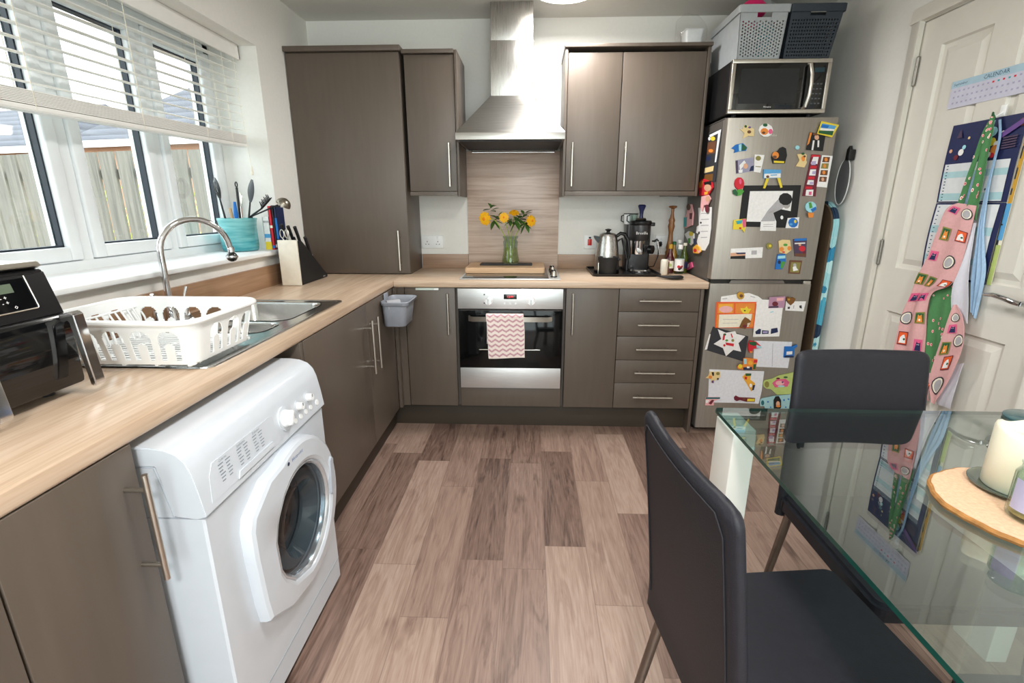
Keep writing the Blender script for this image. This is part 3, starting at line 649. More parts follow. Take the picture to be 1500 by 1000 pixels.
for k in range(7): p=fp(.565,.030+k*.0085,.001); m.prism([(0,0),(.009,0),(.009,.003),(0,.003)],p,fu,fv,n*.0004,tb)
obj('fascia_print',m,c)
# door: rounded on the far side, straight cut on the near (hinge) side
dxp=-.561
cyD,czD=-2.070,.440
arc=[]
cen=(-2.085,.440); RD=.228
outl=[]
for i in range(0,29):
    a=R(112-205*i/28); outl.append((cen[0]+RD*math.cos(a),cen[1]+.010+RD*math.sin(a)))
outl+= [(-2.22,.245),(-2.318,.300),(-2.328,.36),(-2.338,.50),(-2.338,.575),(-2.325,.605),(-2.24,.655)]
def dl(s,x): return [(x,cen[0]+(a-cen[0])*s,cen[1]+(b_-cen[1])*s) for a,b_ in outl]
no=len(outl)
def circ(r,x,k=1.0,oy=0,oz=0):
    out=[]
    for a,b_ in outl:
        t=math.atan2(b_-cen[1],a-cen[0]); out.append((x,cen[0]+oy+r*k*math.cos(t),cen[1]+oz+r*math.sin(t)))
    return out
m=MB(); loft(m,[dl(1.0,dxp),dl(1.0,dxp+.016),dl(.985,dxp+.026),dl(.95,dxp+.031),circ(.178,dxp+.034),circ(.168,dxp+.030),circ(.164,dxp+.022)],WHG); dro=obj('door',m,c,ang=24)
m=MB(); loft(m,[circ(.167,dxp+.026),circ(.161,dxp+.029),circ(.154,dxp+.022),circ(.150,dxp+.006)],pm('porthole_ring','c9cdd2',.2,.6)); obj('porthole_ring',m,dro)
GLD=glassmat('porthole_glass',(.72,.76,.78),0,1.5)
m=MB(); m.lathe([(.155,.020),(.138,.024),(.11,.020),(.095,.002),(.08,-.02),(.0005,-.026)],(dxp,cen[0],cen[1]),GLD,n=48,axis='x'); obj('porthole_glass',m,dro)
m=MB(); m.lathe([(.139,.004),(.135,-.02),(.128,-.05),(.138,-.06),(.138,-.08)],(dxp-.002,cen[0],cen[1]),pm('door_seal','6d7378',.6),n=48,axis='x'); obj('door_seal',m,c)
dm=pm('drum_steel','8c9297',.3,.9,ns=40,na=.1)
m=MB(); m.lathe([(.135,-.08),(.20,-.09),(.215,-.12),(.215,-.36),(.19,-.38),(.0005,-.385)],(dxp-.002,cen[0],cen[1]),dm,n=48,axis='x')
for k in range(3):
    a=R(90+120*k); p=Vector((0,math.cos(a),math.sin(a))); q=Vector((dxp-.13,cen[0],cen[1]))+p*.205; m.tube([q,q+Vector((-.2,0,0))],[.022,.014],dm,n=8)
obj('drum',m,c)
m=MB(); m.prism([(-.055,-.013),(.055,-.013),(.065,.0),(.055,.013),(-.055,.013),(-.065,0)],(dxp+.026,-1.905,.470),(0,.12,.993),(0,.993,-.12),(.012,0,0),pm('latch_grey','b7bdc6',.3),.002)
obj('door_latch',m,dro)
m=MB(); p=Vector((dxp+.0325,-2.13,.648)); m.text('Hotpoint',.017,p+Vector((0,.035,-.002)),(0,.995,-.0),(0,0,1),tb); m.cyl(p+Vector((0,-.016,-.001)),p+Vector((.0006,-.016,-.001)),.005,pm('print_navy_dot','26324f',.5),n=12); obj('maker_mark',m,dro)
# ---------------------------------------------------------------- oven
c=thing('built_in_oven','stainless steel and black glass built in oven under the hob','oven',(0,-.58,.45))
OS=pm('oven_steel','cfcfcf',.3,.75,ns=60,na=.05,stretch=(.3,1,6))
x0,x1=-.2955,.2955
m=MB(); m.box(-.28,.28,-.576,-.06,.276,.862,BLM); obj('body',m,c)
m=MB(); m.box(x0,x1,-.602,-.577,.752,.866,OS,.0015); cp_=obj('control_panel',m,c)
m=MB(); m.box(-.036,.037,-.6035,-.6015,.808,.836,BLG,.0006); m.text('12:00',.017,(0,-.6040,.822),X,Z,pm('display_red','d8202c',.5,emit=1.0)); obj('display',m,cp_)
m=MB(); m.text('beko',.013,(0,-.6026,.854),X,Z,pm('print_dark_grey','4c4f55',.6)); obj('maker_mark',m,cp_)
for q in (-.032,0,.030): m=MB(); m.cyl((q,-.6025,.783),(q,-.6045,.783),.0055,OS,n=14); obj('button',m,cp_)
for q in ((-.145,.833),(-.145,.785)): m=MB(); m.box(q[0]-.004,q[0]+.004,-.6026,-.6020,q[1]-.004,q[1]+.004,MATS['print_dark_grey']); obj('printed_symbol',m,cp_)
for q in (-.121,.117):
    m=MB(); m.cyl((q,-.602,.798),(q,-.606,.798),.023,CHR,n=32); m.cyl((q,-.606,.798),(q,-.630,.798),.018,OS,r1=.0165,n=32); m.box(q-.0035,q+.0035,-.636,-.628,.782,.814,OS,.0012); m.box(q-.0007,q+.0007,-.6365,-.636,.800,.813,BLM); obj('control_knob',m,cp_)
OG=pm('oven_glass','0b0c0d',.06,ns=20,na=.1,spec=.35)
m=MB(); m.box(x0+.002,x1-.002,-.598,-.5775,.276,.748,OG,.0015); do=obj('oven_door',m,c,'black glass door')
m=MB(); m.box(x0+.004,x1-.004,-.6015,-.5985,.278,.402,OS,.0008); obj('lower_panel',m,do,'steel lower panel')
m=MB(); m.box(x0+.004,x1-.004,-.6005,-.5985,.742,.7475,BLG); obj('trim',m,do)
m=MB()
hz=.701
pts=[(-.232,-.600,hz),(-.230,-.628,hz),(-.205,-.642,hz),(.205,-.642,hz),(.230,-.628,hz),(.232,-.600,hz)]
def band(P,h,t,mat):
    P=[Vector(p) for p in P]; loops=[]
    for i,p in enumerate(P):
        d_=(P[min(i+1,len(P)-1)]-P[max(i-1,0)]).normalized(); nn=Vector((d_.y,-d_.x,0)).normalized()
        loops.append([p+nn*t+Z*h,p-nn*t+Z*h,p-nn*t-Z*h,p+nn*t-Z*h])
    loft(m,loops,mat,close_last=True,close_first=True)
band(pts,.0135,.005,SATIN); obj('door_handle',m,do)
m=MB(); m.cyl((-.18,-.5988,.512),(.17,-.5988,.512),.0022,SATIN,n=8); obj('shelf_edge',m,do,'pale line of the oven shelf')
# towel on the handle, chevron woven
PK=pm('towel_pink','c79aa3',.95,ns=200,na=.1,bump=.2,bs=500,sheen=.3); CRM=pm('towel_cream','eee1da',.95,ns=200,na=.06,bump=.2,bs=500,sheen=.3)
def tw(u,v):
    # v from back hem over the handle down to the front hem
    Lb,Lf=.17,.243; tot=Lb+.045+Lf; s=v*tot; x=-.133+.208*u
    if s<Lb: y=-.612-.004*math.sin(u*6); z_=hz+.02-(Lb-s)
    elif s<Lb+.045:
        a=(s-Lb)/.045*math.pi; y=-.632+.0205*math.cos(a); z_=hz+.018+.0205*math.sin(a)*.5
    else:
        d_=s-Lb-.045; y=-.6525-.006*math.sin(u*5+.6)*min(1,d_/.1); z_=hz+.018-d_; x+= .016*(d_/Lf)*(1-.25*u)+.003*math.sin(d_*20); z_+=.006*u*(d_/Lf)
    return (x,y,z_)
def chev(u,v):
    s=v*(.17+.045+.243); t=(u*5)%1; zig=abs(t-.5)*2*.014
    if u<.012 or u>.988 or v>.992: return CRM
    return PK if ((s-.012+zig)/.0285)%1<.40 else CRM
m=MB(); m.grid(tw,100,190,CRM,matfn=chev,th=.0025)
o=obj('oven_towel',m,None,origin=(-.02,-.63,.7),ang=80); tag(o,'pink and cream chevron tea towel hanging from the oven handle','towel')
# ---------------------------------------------------------------- hob
c=thing('ceramic_hob','steel framed black ceramic hob beneath the chopping board, knobs at its right','hob',(0,-.3,.908))
m=MB(); m.box(-.29,.282,-.555,-.055,.9085,.9155,OS,.002); obj('frame',m,c)
m=MB(); m.box(-.275,.215,-.540,-.07,.9157,.9185,BLG,.001); obj('glass',m,c)
for k,b_ in enumerate((-.47,-.37,-.27,-.17)):
    m=MB(); m.cyl((.247,b_,.9157),(.247,b_,.921),.019,BLM,n=24); m.cyl((.247,b_,.921),(.247,b_,.944),.0155,BLM if k%2 else SATIN,r1=.0135,n=24); m.box(.2445,.2495,b_-.012,b_+.012,.944,.949,SATIN,.001); obj('control_knob',m,c)
# chopping board, slate, vase
CHB=woodgrain('beech_board',('c79b74','dcb48d','e9c8a4'),'x',1.1,.45)
c=thing('chopping_board','thick beech chopping board lying across the hob','chopping board',(-.04,-.2,.9195))
m=MB(); m.prism(rrect(-.283,.197,-.365,-.045,.015,4),(0,0,.9195),(1,0,0),(0,1,0),(0,0,.032),CHB,.003); obj('board',m,c)
c=thing('slate_mat','long dark slate mat on the chopping board under the vase','place mat',(-.04,-.18,.952))
m=MB(); m.prism([(-.205+.002*math.sin(i*1.7),0) for i in range(0)]+[(-.205,-.235),(-.1,-.238),(.02,-.234),(.121,-.237),(.123,-.18),(.120,-.118),(0,-.116),(-.12,-.119),(-.204,-.117),(-.207,-.18)],(0,0,.9520),(1,0,0),(0,1,0),(0,0,.006),pm('slate','2b2d33',.6,ns=30,na=.15,bump=.4,bs=60),.001); obj('mat',m,c)
vx,vy,vz=-.015,-.178,.9585
c=thing('glass_vase','clear waisted glass vase of greenish water holding the yellow flowers','vase',(vx,vy,vz))
pr=[(.0005,.004),(.050,.003),(.055,.008),(.055,.020),(.050,.045),(.045,.075),(.0435,.105),(.046,.125),(.047,.135),(.040,.143),(.040,.150),(.049,.162),(.0495,.166)]
inn=[(r-.0025 if r>.01 else .0005,h+.004) for r,h in pr][::-1]
m=MB(); m.lathe([(.0005,0)]+[(r,max(0,h-.003)) for r,h in pr[1:3]]+pr[3:]+inn,(vx,vy,vz),GLV,n=36); obj('glass',m,c)
m=MB(); wm=glassmat('vase_water',(.99,.99,.86),0,1.33); m.lathe([(.0005,.009),(.050,.009),(.051,.020),(.0465,.045),(.0415,.075),(.040,.098),(.0005,.098)],(vx,vy,vz),wm,n=36); obj('water',m,c)
FL=pm('petal_yellow','f4b70f',.6,ns=60,na=.08); FLC=pm('flower_heart','f08a12',.7,ns=100,na=.15); LF=pm('leaf_green','466c2c',.5,ns=40,na=.2); ST=pm('stem_green','a3b04a',.5,ns=40,na=.15)
def leaf(m,p,d,up,L_,w_,mat=LF):
    p=Vector(p);d=Vector(d).normalized();s=d.cross(Vector(up)).normalized();n_=s.cross(d)
    prof_=[(0,.0),(.25,.8),(.5,1),(.75,.65),(1,0)]; vs=[];
    for t,q in prof_:
        cpt=p+d*L_*t-Z*(L_*.35*t*t); vs+= [cpt+s*w_*q*.5,cpt-n_*.15*w_*q,cpt-s*w_*q*.5]
    fs=[]
    for k in range(4):
        for j in range(2): fs.append([k*3+j,k*3+j+1,k*3+3+j+1,k*3+3+j])
    b0=len(vs); vs+= [v-n_*.0008 for v in vs]; fs+=[[b0+i for i in f[::-1]] for f in fs]
    m._add(vs,fs,mat)
def flower(label,head,face,r,lv,bend):
    head=Vector(head); face=Vector(face).normalized(); base=Vector((vx+random.uniform(-.02,.02),vy+random.uniform(-.02,.02),vz+.012)); neck=Vector((vx+(head.x-vx)*.22,vy+(head.y-vy)*.22,vz+.165))
    o=thing('yellow_flower',label,'flower',tuple(head),group='yellow flowers in the vase')
    m=MB(); P=[base,(base+neck)/2,neck,neck.lerp(head,.5)+Vector((0,0,bend)),head-face*.010]; Q=[]
    for i in range(len(P)-1):
        for k in range(4):
            t=k/4; a=P[max(i-1,0)];b_=P[i];c_=P[i+1];d_=P[min(i+2,len(P)-1)]
            Q.append(.5*((2*b_)+(c_-a)*t+(2*a-5*b_+4*c_-d_)*t*t+(3*b_-a-3*c_+d_)*t**3))
    Q.append(P[-1]); m.tube(Q,.0028,ST,n=8); obj('stem',m,o)
    u=face.orthogonal().normalized(); w_=face.cross(u); m=MB()
    for ringn,(k,rr,li) in enumerate(((13,1.0,.0),(12,.82,.006),(9,.6,.012))):
        for i in range(k):
            a=2*math.pi*(i+.5*ringn)/k+random.uniform(-.08,.08); d_=(math.cos(a)*u+math.sin(a)*w_); s=face.cross(d_); L_=r*rr; W_=r*.34
            c0=head+face*li; vs=[c0,c0+d_*L_*.45+s*W_*.5+face*.003,c0+d_*L_*.8+s*W_*.42,c0+d_*L_,c0+d_*L_*.8-s*W_*.42,c0+d_*L_*.45-s*W_*.5+face*.003]
            vs2=[q-face*.0012 for q in vs]; m._add(vs+vs2,[[0,1,2,3,4,5],[11,10,9,8,7,6]]+[[q,(q+1)%6,6+(q+1)%6,6+q] for q in range(6)],FL)
    obj('petals',m,o)
    m=MB(); T=Matrix.Translation(head+face*.010)@face.to_track_quat('Z','Y').to_matrix().to_4x4(); m.ball((0,0,0),r*.30,FLC,sc=(1,1,.55),T=T); obj('flower_heart',m,o,'orange heart')
    for p,d_,L_ in lv:
        m=MB()
        for k in range(6):
            a=k*1.3; leaf(m,Vector(p)+Vector((random.uniform(-.01,.01),random.uniform(-.01,.01),random.uniform(-.012,.012))),Vector(d_)+Vector((math.cos(a)*.8,math.sin(a)*.8,math.sin(a*2)*.5)),Z,L_*random.uniform(1.1,1.5),L_*.62)
        obj('leaves',m,o)
flower('largest yellow flower drooping to the left of the vase',(-.170,-.215,1.235),(-.45,-.85,-.15),.046,[((-.135,-.19,1.29),(.1,.1,.6),.045),((-.115,-.19,1.235),(.3,.2,-.2),.045)],.045)
flower('orange centred yellow flower just left of the middle of the bunch',(-.052,-.235,1.242),(-.1,-.95,.1),.034,[((-.085,-.2,1.245),(-.2,.2,.6),.035)],.01)
flower('yellow flower half hidden at the top middle of the bunch',(.008,-.195,1.268),(.05,-.45,.9),.036,[((.01,-.21,1.225),(.1,-.3,-.3),.05),((-.01,-.20,1.215),(-.3,-.1,.1),.04),((.035,-.2,1.23),(.3,0,.2),.045)],.01)
flower('yellow flower facing right at the right end of the bunch',(.113,-.225,1.222),(.55,-.8,.1),.038,[((.075,-.19,1.255),(.2,.1,.6),.045),((.075,-.2,1.215),(.1,-.1,-.5),.045),((.055,-.2,1.235),(-.3,0,.4),.04)],.03)
# ---------------------------------------------------------------- things on the left worktop and the sill
def ring_pts(c,r,n,z=0): return [(c[0]+r*math.cos(2*math.pi*i/n),c[1]+r*math.sin(2*math.pi*i/n),c[2]+z) for i in range(n)]
# utensil crock
pcx,pcy,pz=-1.378,-.795,1.088
TQ=bpy.data.materials.new('teal_glaze'); TQ.use_nodes=True; nt=TQ.node_tree; N=nt.nodes; L=nt.links
tc=N.new('ShaderNodeTexCoord'); n=N.new('ShaderNodeTexNoise'); mp=N.new('ShaderNodeMapping'); mp.inputs['Scale'].default_value=(2,2,18); n.inputs['Scale'].default_value=5; n.inputs['Detail'].default_value=5; L.new(tc.outputs['Object'],mp.inputs[0]); L.new(mp.outputs[0],n.inputs['Vector'])
sx=N.new('ShaderNodeSeparateXYZ'); L.new(tc.outputs['Object'],sx.inputs[0]); mm=N.new('ShaderNodeMath'); mm.operation='MULTIPLY_ADD'; mm.inputs[1].default_value=3.2; L.new(sx.outputs[2],mm.inputs[0]); L.new(n.outputs['Fac'],mm.inputs[2])
r=N.new('ShaderNodeValToRGB'); e=r.color_ramp.elements; e[0].position=.45; e[0].color=hexc('2f8d98'); e[1].position=1.0; e[1].color=hexc('7fc3c6'); L.new(mm.outputs[0],r.inputs[0]); L.new(r.outputs[0],N['Principled BSDF'].inputs['Base Color']); N['Principled BSDF'].inputs['Roughness'].default_value=.25
c=thing('utensil_crock','teal glazed ceramic crock of cooking utensils on the window sill','crock',(pcx,pcy,pz))
m=MB(); m.lathe([(.0005,.002),(.076,.002),(.083,.006),(.086,.03),(.085,.12),(.088,.150),(.091,.158),(.090,.164),(.084,.163),(.081,.15),(.079,.02),(.0005,.014)],(pcx,pcy,pz),TQ,n=48); obj('pot',m,c,ang=60)
NYL=pm('black_nylon','1b1c20',.42,ns=30,na=.1)
def utensil(label,name,bx,by,tx,ty,tz,cat='utensil'):
    base=Vector((pcx+bx,pcy+by,pz+.022)); top=Vector((tx,ty,tz)); return thing(name,label,cat,tuple(base),group='utensils in the teal crock'),base,top
def spoonhead(m,top,d,side,L_,W_,mat,slots=0,cup=.012,th=.0025):
    d=d.normalized(); side=(side-d*side.dot(d)).normalized(); n_=d.cross(side)
    nu,nv=14,16
    def fn(u,v):
        t=v; w_=W_*.5*math.sin(math.pi*min(1,max(0,.06+.9*t)))**.7; s=(u-.5)*2
        return top+d*(L_*t)+side*(w_*s)-n_*cup*(1-s*s)*math.sin(math.pi*t)
    if slots:
        def mf(u,v): return None
        for i in range(nu):
            for j in range(nv):
                u,v=(i+.5)/nu,(j+.5)/nv
                if .25<v<.8 and (i in (3,6,7,10)): continue
                P=[fn(i/nu,j/nv),fn((i+1)/nu,j/nv),fn((i+1)/nu,(j+1)/nv),fn(i/nu,(j+1)/nv)]; m._add(P+[p+n_*th for p in P],[[0,1,2,3],[7,6,5,4],[0,1,5,4],[1,2,6,5],[2,3,7,6],[3,0,4,7]],mat)
    else: m.grid(fn,nu,nv,mat,th=th)
SD=Vector((.8,-.6,0))
o,b0,tp=utensil('black slotted spoon, leftmost in the teal crock','slotted_spoon',-.03,-.02,-1.435,-.82,1.345)
m=MB(); m.tube([b0,b0.lerp(tp,.5),tp],[.005,.0055,.004],NYL,n=8); obj('handle',m,o); m=MB(); spoonhead(m,tp,(tp-b0),SD,.10,.062,NYL,slots=1); obj('spoon_head',m,o)
o,b0,tp=utensil('tall black spoon standing at the right of the teal crock','serving_spoon',.03,.0,-1.295,-.80,1.33)
m=MB(); m.tube([b0,b0.lerp(tp,.5),tp],[.005,.0055,.004],NYL,n=8); obj('handle',m,o); m=MB(); spoonhead(m,tp,(tp-b0),SD,.11,.066,pm('grey_nylon','3b3d42',.5)); obj('spoon_head',m,o)
o,b0,tp=utensil('black handled utensil with a hanging ring, middle of the teal crock','whisk',.0,.02,-1.365,-.78,1.40)
m=MB(); m.tube([b0,b0.lerp(tp,.4),tp],[.004,.007,.006],NYL,n=8); obj('handle',m,o); m=MB(); q=tp+Vector((0,0,.014)); m.tube([q+Vector((.012*math.cos(a)*.8,-.012*math.cos(a)*.6,.012*math.sin(a))) for a in [2*math.pi*i/14 for i in range(14)]],.003,NYL,n=8,closed=True); obj('hanging_ring',m,o)
o,b0,tp=utensil('bright blue handled spatula leaning in front in the teal crock','spatula',.01,-.03,-1.345,-.85,1.33)
m=MB(); m.tube([b0,b0.lerp(tp,.55)],[.004,.004],SATIN,n=8); obj('shaft',m,o); m=MB(); m.tube([b0.lerp(tp,.5),b0.lerp(tp,.72),tp],[.006,.011,.006],pc('blue'),n=10); obj('handle',m,o,'blue grip')
o,b0,tp=utensil('pale wooden spoon handle in the middle of the teal crock','wooden_spoon',-.01,.01,-1.385,-.83,1.30)
m=MB(); m.tube([b0,tp],[.006,.007],woodgrain('spoon_wood',('b98d62','d1a97c','e0bf96'),'z',2,.6),n=8); obj('handle',m,o)
o,b0,tp=utensil('steel masher blade behind the black handles in the teal crock','masher',.0,.04,-1.38,-.74,1.31)
m=MB(); m.tube([b0,tp],[.004,.004],SATIN,n=8); obj('handle',m,o); m=MB(); spoonhead(m,tp,Vector((0,0,1)),SD,.07,.045,SATIN,cup=.002); obj('head',m,o)
o,b0,tp=utensil('black spaghetti claw tilted to the right out of the teal crock','pasta_server',.04,.02,-1.235,-.82,1.295)
m=MB(); m.tube([b0,Vector((pcx+.070,pcy,pz+.170)),tp.lerp(Vector((pcx+.070,pcy,pz+.170)),.4),tp],[.0045,.005,.0045,.004],NYL,n=8); obj('handle',m,o)
m=MB(); d_=Vector((.75,-.1,.65)).normalized(); sd=Vector((.3,-.95,0)).normalized(); spoonhead(m,tp,d_,sd,.085,.05,NYL,cup=.012,th=.004); obj('bowl',m,o); n_=d_.cross((sd-d_*sd.dot(d_)).normalized())
for k in range(4):
    for s_ in (-1,1):
        m=MB(); p=tp+d_*(.018+.017*k)+sd*(.020*s_); m.cyl(p,p-n_*(-.0)+Vector((-.35,0,.94))*.026,.0042,NYL,r1=.0022,n=8); obj('tooth',m,o)
o,b0,tp=utensil('grey steel ladle reaching furthest right above the books','ladle',.05,.03,-1.16,-.79,1.315)
m=MB(); m.tube([b0,Vector((pcx+.073,pcy+.012,pz+.172)),tp.lerp(Vector((pcx+.073,pcy+.01,pz+.172)),.4),tp],[.004,.004,.004,.004],NYL,n=8); obj('handle',m,o)
m=MB(); T=Matrix.Translation(tp+Vector((.028,-.004,.0)))@Matrix.Rotation(R(35),4,'Y')
b=bmesh.new(); bmesh.ops.create_uvsphere(b,u_segments=20,v_segments=12,radius=.036); bmesh.ops.delete(b,geom=[v for v in b.verts if v.co.z<-.004],context='VERTS'); bmesh.ops.solidify(b,geom=list(b.faces),thickness=.0015) ; m.merge(b,pm('ladle_steel','8b8478',.3,.9),T); obj('bowl',m,o)
# books on the sill
def book(label,x0,x1,y0,y1,h,mats,rz=0,name='book'):
    c=thing(name,label,'book',((x0+x1)/2,(y0+y1)/2,1.0885),group='books on the window sill'); m=MB(); m.box(x0+.002,x1-.002,y0+.0015,y1,1.0905,1.0885+h-.002,pm('book_pages','e9e4d6',.8)); obj('pages',m,c)
    m=MB(); m.box(x0,x0+.0018,y0,y1+.002,1.0885,1.0885+h,mats[0]); m.box(x1-.0018,x1,y0,y1+.002,1.0885,1.0885+h,mats[0]); m.box(x0,x1,y0,y0+.0018,1.0885,1.0885+h,mats[0])
    for (a,b_,mt) in mats[1]: m.box(x0+.0004,x1-.0004,y0-.0007,y0,1.0885+h*a,1.0885+h*b_,mt)
    obj('cover',m,c)
book('wide white and yellow cookbook beside the teal crock',-1.288,-1.254,-.72,-.636,.168,(pc('white'),[(0,.24,pc('yellow')),(.36,.48,pc('skyblue')),(.82,.88,pc('grey_l'))]))
book('tall red spined cookbook on the window sill',-1.252,-1.237,-.722,-.636,.222,(pc('red'),[(.03,.10,pc('blue')),(.5,.56,pc('cream'))]))
book('thin black cookbook right of the red one on the sill',-1.2355,-1.2265,-.718,-.636,.225,(pc('charcoal'),[(.05,.12,pc('grey_l'))]))
book('dark blue cookbook at the right end of the window sill row',-1.225,-1.213,-.715,-.636,.215,(pc('navy'),[(.25,.75,pc('blue')),(.1,.14,pc('grey_l'))]))
# knife block
c=thing('knife_block','black wedge knife block with a white front before the tall cupboard','knife block',(-1.135,-.63,.908))
m=MB(); x0,x1=-1.185,-1.085
m.prism([(-.782,.9095),(-.455,.9095),(-.452,.922),(-.735,1.135),(-.782,1.135)],(x0,0,0),(0,1,0),(0,0,1),(x1-x0,0,0),BLM,.002); obj('block',m,c)
m=MB(); m.box(x0,x1,-.797,-.783,.9095,1.142,pm('ivory_lacquer','e6e0d2',.3,coat=.2),.002); obj('front_board',m,c,'ivory white front board')
m=MB(); m.text('sabatier',.010,(x1+.0006,-.50,.920),(0,1,0),Z,pm('print_white','e8e8e8',.5)); obj('maker_mark',m,c)
slope=Vector((0,.283,-.213)).normalized(); out=Vector((0,-.42,.907)).normalized()
for k,(xx,tt,Lh,nm) in enumerate(((-1.168,.02,.105,'knife at the far left of the block'),(-1.142,.045,.112,'knife second from the left in the block'),(-1.112,.06,.118,'knife near the right front of the block'),(-1.098,.15,.115,'knife low on the slope of the block'),(-1.155,.13,.10,'knife behind the others in the block'))):
    o=thing('kitchen_knife','black handled '+nm,'knife',(xx,-.735+tt*.8,1.135-tt*.6),group='knives in the block')
    p=Vector((xx,-.735,1.137))+slope*tt; m=MB(); sd=out.cross(Vector((1,0,0)))
    m.tube([p,p+out*.02,p+out*(Lh*.55),p+out*Lh-sd*.004],[.008,.0075,.0085,.009],NYL,n=10); obj('handle',m,o); m=MB(); m.cyl(p-out*.003,p+out*.006,.0095,SATIN,n=12); obj('bolster',m,o)
o=thing('kitchen_scissors','steel looped kitchen scissors at the front of the knife block','scissors',(-1.175,-.76,1.137),group=None)
for s_ in (-1,1):
    m=MB(); cc=Vector((-1.160+s_*.0125,-.760,1.172)); m.tube([cc+Vector((.0105*math.cos(a),.0,.021*math.sin(a))) for a in [2*math.pi*i/16 for i in range(16)]],.0028,SATIN,n=8,closed=True); m.cyl(cc+Vector((0,0,-.022)),cc+Vector((-s_*.008,0,-.040)),.003,SATIN,n=8); obj('finger_loop',m,o)
# compost caddy hanging on the cupboard door
c=thing('food_caddy','small grey plastic caddy hanging over the sink cabinet door near the corner','caddy',(-.60,-.75,.78))
GC=pm('caddy_grey','9398a2',.45)
y0,y1=-.875,-.660; x0,x1=-.652,-.515
def cl(i,z,r=.03): return [(a,b_,z) for a,b_ in rrect(x0+i*.2,x1-i,y0+i,y1-i,r,5)]
m=MB(); loft(m,[cl(.022,.705),cl(.018,.709),cl(.006,.815),cl(-.004,.820),cl(-.008,.836),cl(-.005,.839),cl(.001,.834),cl(.010,.815),cl(.022,.715),cl(.026,.712)],GC,close_last=True,close_first=True); obj('bucket',m,c,ang=50)
m=MB(); m.box(-.655,-.648,-.80,-.735,.80,.868,GC,.002); obj('hanger',m,c)
o=thing('cleaning_sponge','pale grey roll lying in the caddy on the cupboard door','cloth',(-.60,-.80,.80)); m=MB(); m.cyl((-.625,-.845,.812),(-.565,-.815,.815),.030,pm('grey_sponge','a9aab0',.9,bump=.3,bs=150),n=20); obj('cloth_roll',m,o)
# air fryer
c=thing('air_fryer','black dual drawer air fryer with chrome handles, cut off at the left picture edge','air fryer',(-1.07,-2.47,.908))
fy0,fy1=-2.69,-2.283
body=[(-1.225,.922),(-1.225,1.17),(-1.21,1.183),(-.938,1.184),(-.926,1.178),(-.905,1.098),(-.902,1.085),(-.915,1.075),(-.915,.935),(-.925,.922)]
m=MB(); m.prism([(x,z) for x,z in body],(0,fy0,0),(1,0,0),(0,0,1),(0,fy1-fy0,0),BLK,.004); obj('body',m,c,ang=25)
m=MB(); m.prism([(-1.215,1.1835),(-.935,1.1845),(-.925,1.190),(-.932,1.199),(-1.21,1.197)],(0,fy0+.004,0),(1,0,0),(0,0,1),(0,fy1-fy0-.008,0),SATIN,.0015); obj('top_trim',m,c,'polished metal top band')
m=MB(); m.box(-1.19,-.99,fy0+.05,fy1-.06,1.1975,1.203,BLK,.002); obj('top_vent',m,c)
pu=Vector((0,1,0)); pv=Vector((-.021,0,.080)).normalized(); pn=Vector((.080,0,.021)).normalized(); po=Vector((-.905,fy0,1.098))
m=MB(); LCD=pm('lcd_green','5d6a58',.3); SV=SATIN
def pp(u,v,n=.0006): return po+pu*u+pv*v+pn*n
m.prism([(.03,.012),(.355,.012),(.355,.074),(.03,.074)],pp(0,0,-.001),pu,pv,pn*.0022,BLG,.0005)
fr=[(.028,.010),(.357,.010),(.357,.078),(.028,.078)]
m.tube([pp(*q,.0022) for q in [(.357,.078),(.357,.013),(.354,.010),(.028,.010)]],.0014,SV,n=6)
m.prism([(.285,.048),(.325,.048),(.325,.066),(.285,.066)],pp(0,0,.0012),pu,pv,pn*.0008,LCD)
m.prism([(.10,.048),(.14,.048),(.14,.066),(.10,.066)],pp(0,0,.0012),pu,pv,pn*.0008,LCD)
wp=MATS.get('print_white') or pm('print_white','e8e8e8',.5)
for q,(t_,s_) in {(.19,.044):('ROAST',.008),(.19,.035):('BAKE',.008),(.19,.026):('REHEAT',.008),(.19,.017):('DEHYDRATE',.008),(.245,.044):('AIR FRY',.008),(.245,.035):('MAX CRISP',.008),(.30,.040):('- +',.012),(.30,.030):('- +',.012),(.315,.020):('o',.014),(.255,.020):('SYNC',.007)}.items():
    m.text(t_,s_,pp(*q,.0016),pu,pv,wp)
obj('control_panel',m,c,recalc=False)
for (a,b_) in ((fy0+.006,(fy0+fy1)/2-.002),((fy0+fy1)/2+.002,fy1-.004)):
    m=MB(); m.prism([(-.914,.932),(-.893,.930),(-.889,.94),(-.890,1.075),(-.896,1.084),(-.914,1.084)],(0,a,0),(1,0,0),(0,0,1),(0,b_-a,0),BLG,.003); dr=obj('drawer',m,c)
    hy=b_-.012; m=MB()
    m.prism([(-.892,1.088),(-.866,1.094),(-.858,1.088),(-.843,.935),(-.848,.926),(-.856,.930),(-.872,1.074),(-.892,1.076)],(0,hy-.014,0),(1,0,0),(0,0,1),(0,.026,0),CHR,.002); obj('handle',m,dr,'chrome drawer handle',ang=30)
for y_ in (fy0+.04,fy1-.04):
    for x_ in (-1.2,-.95): m=MB(); m.cyl((x_,y_,.9085),(x_,y_,.923),.012,BLM,n=14); obj('foot',m,c)
o=thing('glass_dish','clear glass dish on top of the air fryer at the left picture edge','dish',(-1.10,-2.42,1.2035)); m=MB(); m.lathe([(.0005,.001),(.045,.001),(.06,.012),(.075,.045),(.073,.046),(.057,.014),(.043,.004),(.0005,.004)],(-1.10,-2.42,1.2035),GLV,n=32); obj('dish',m,o)
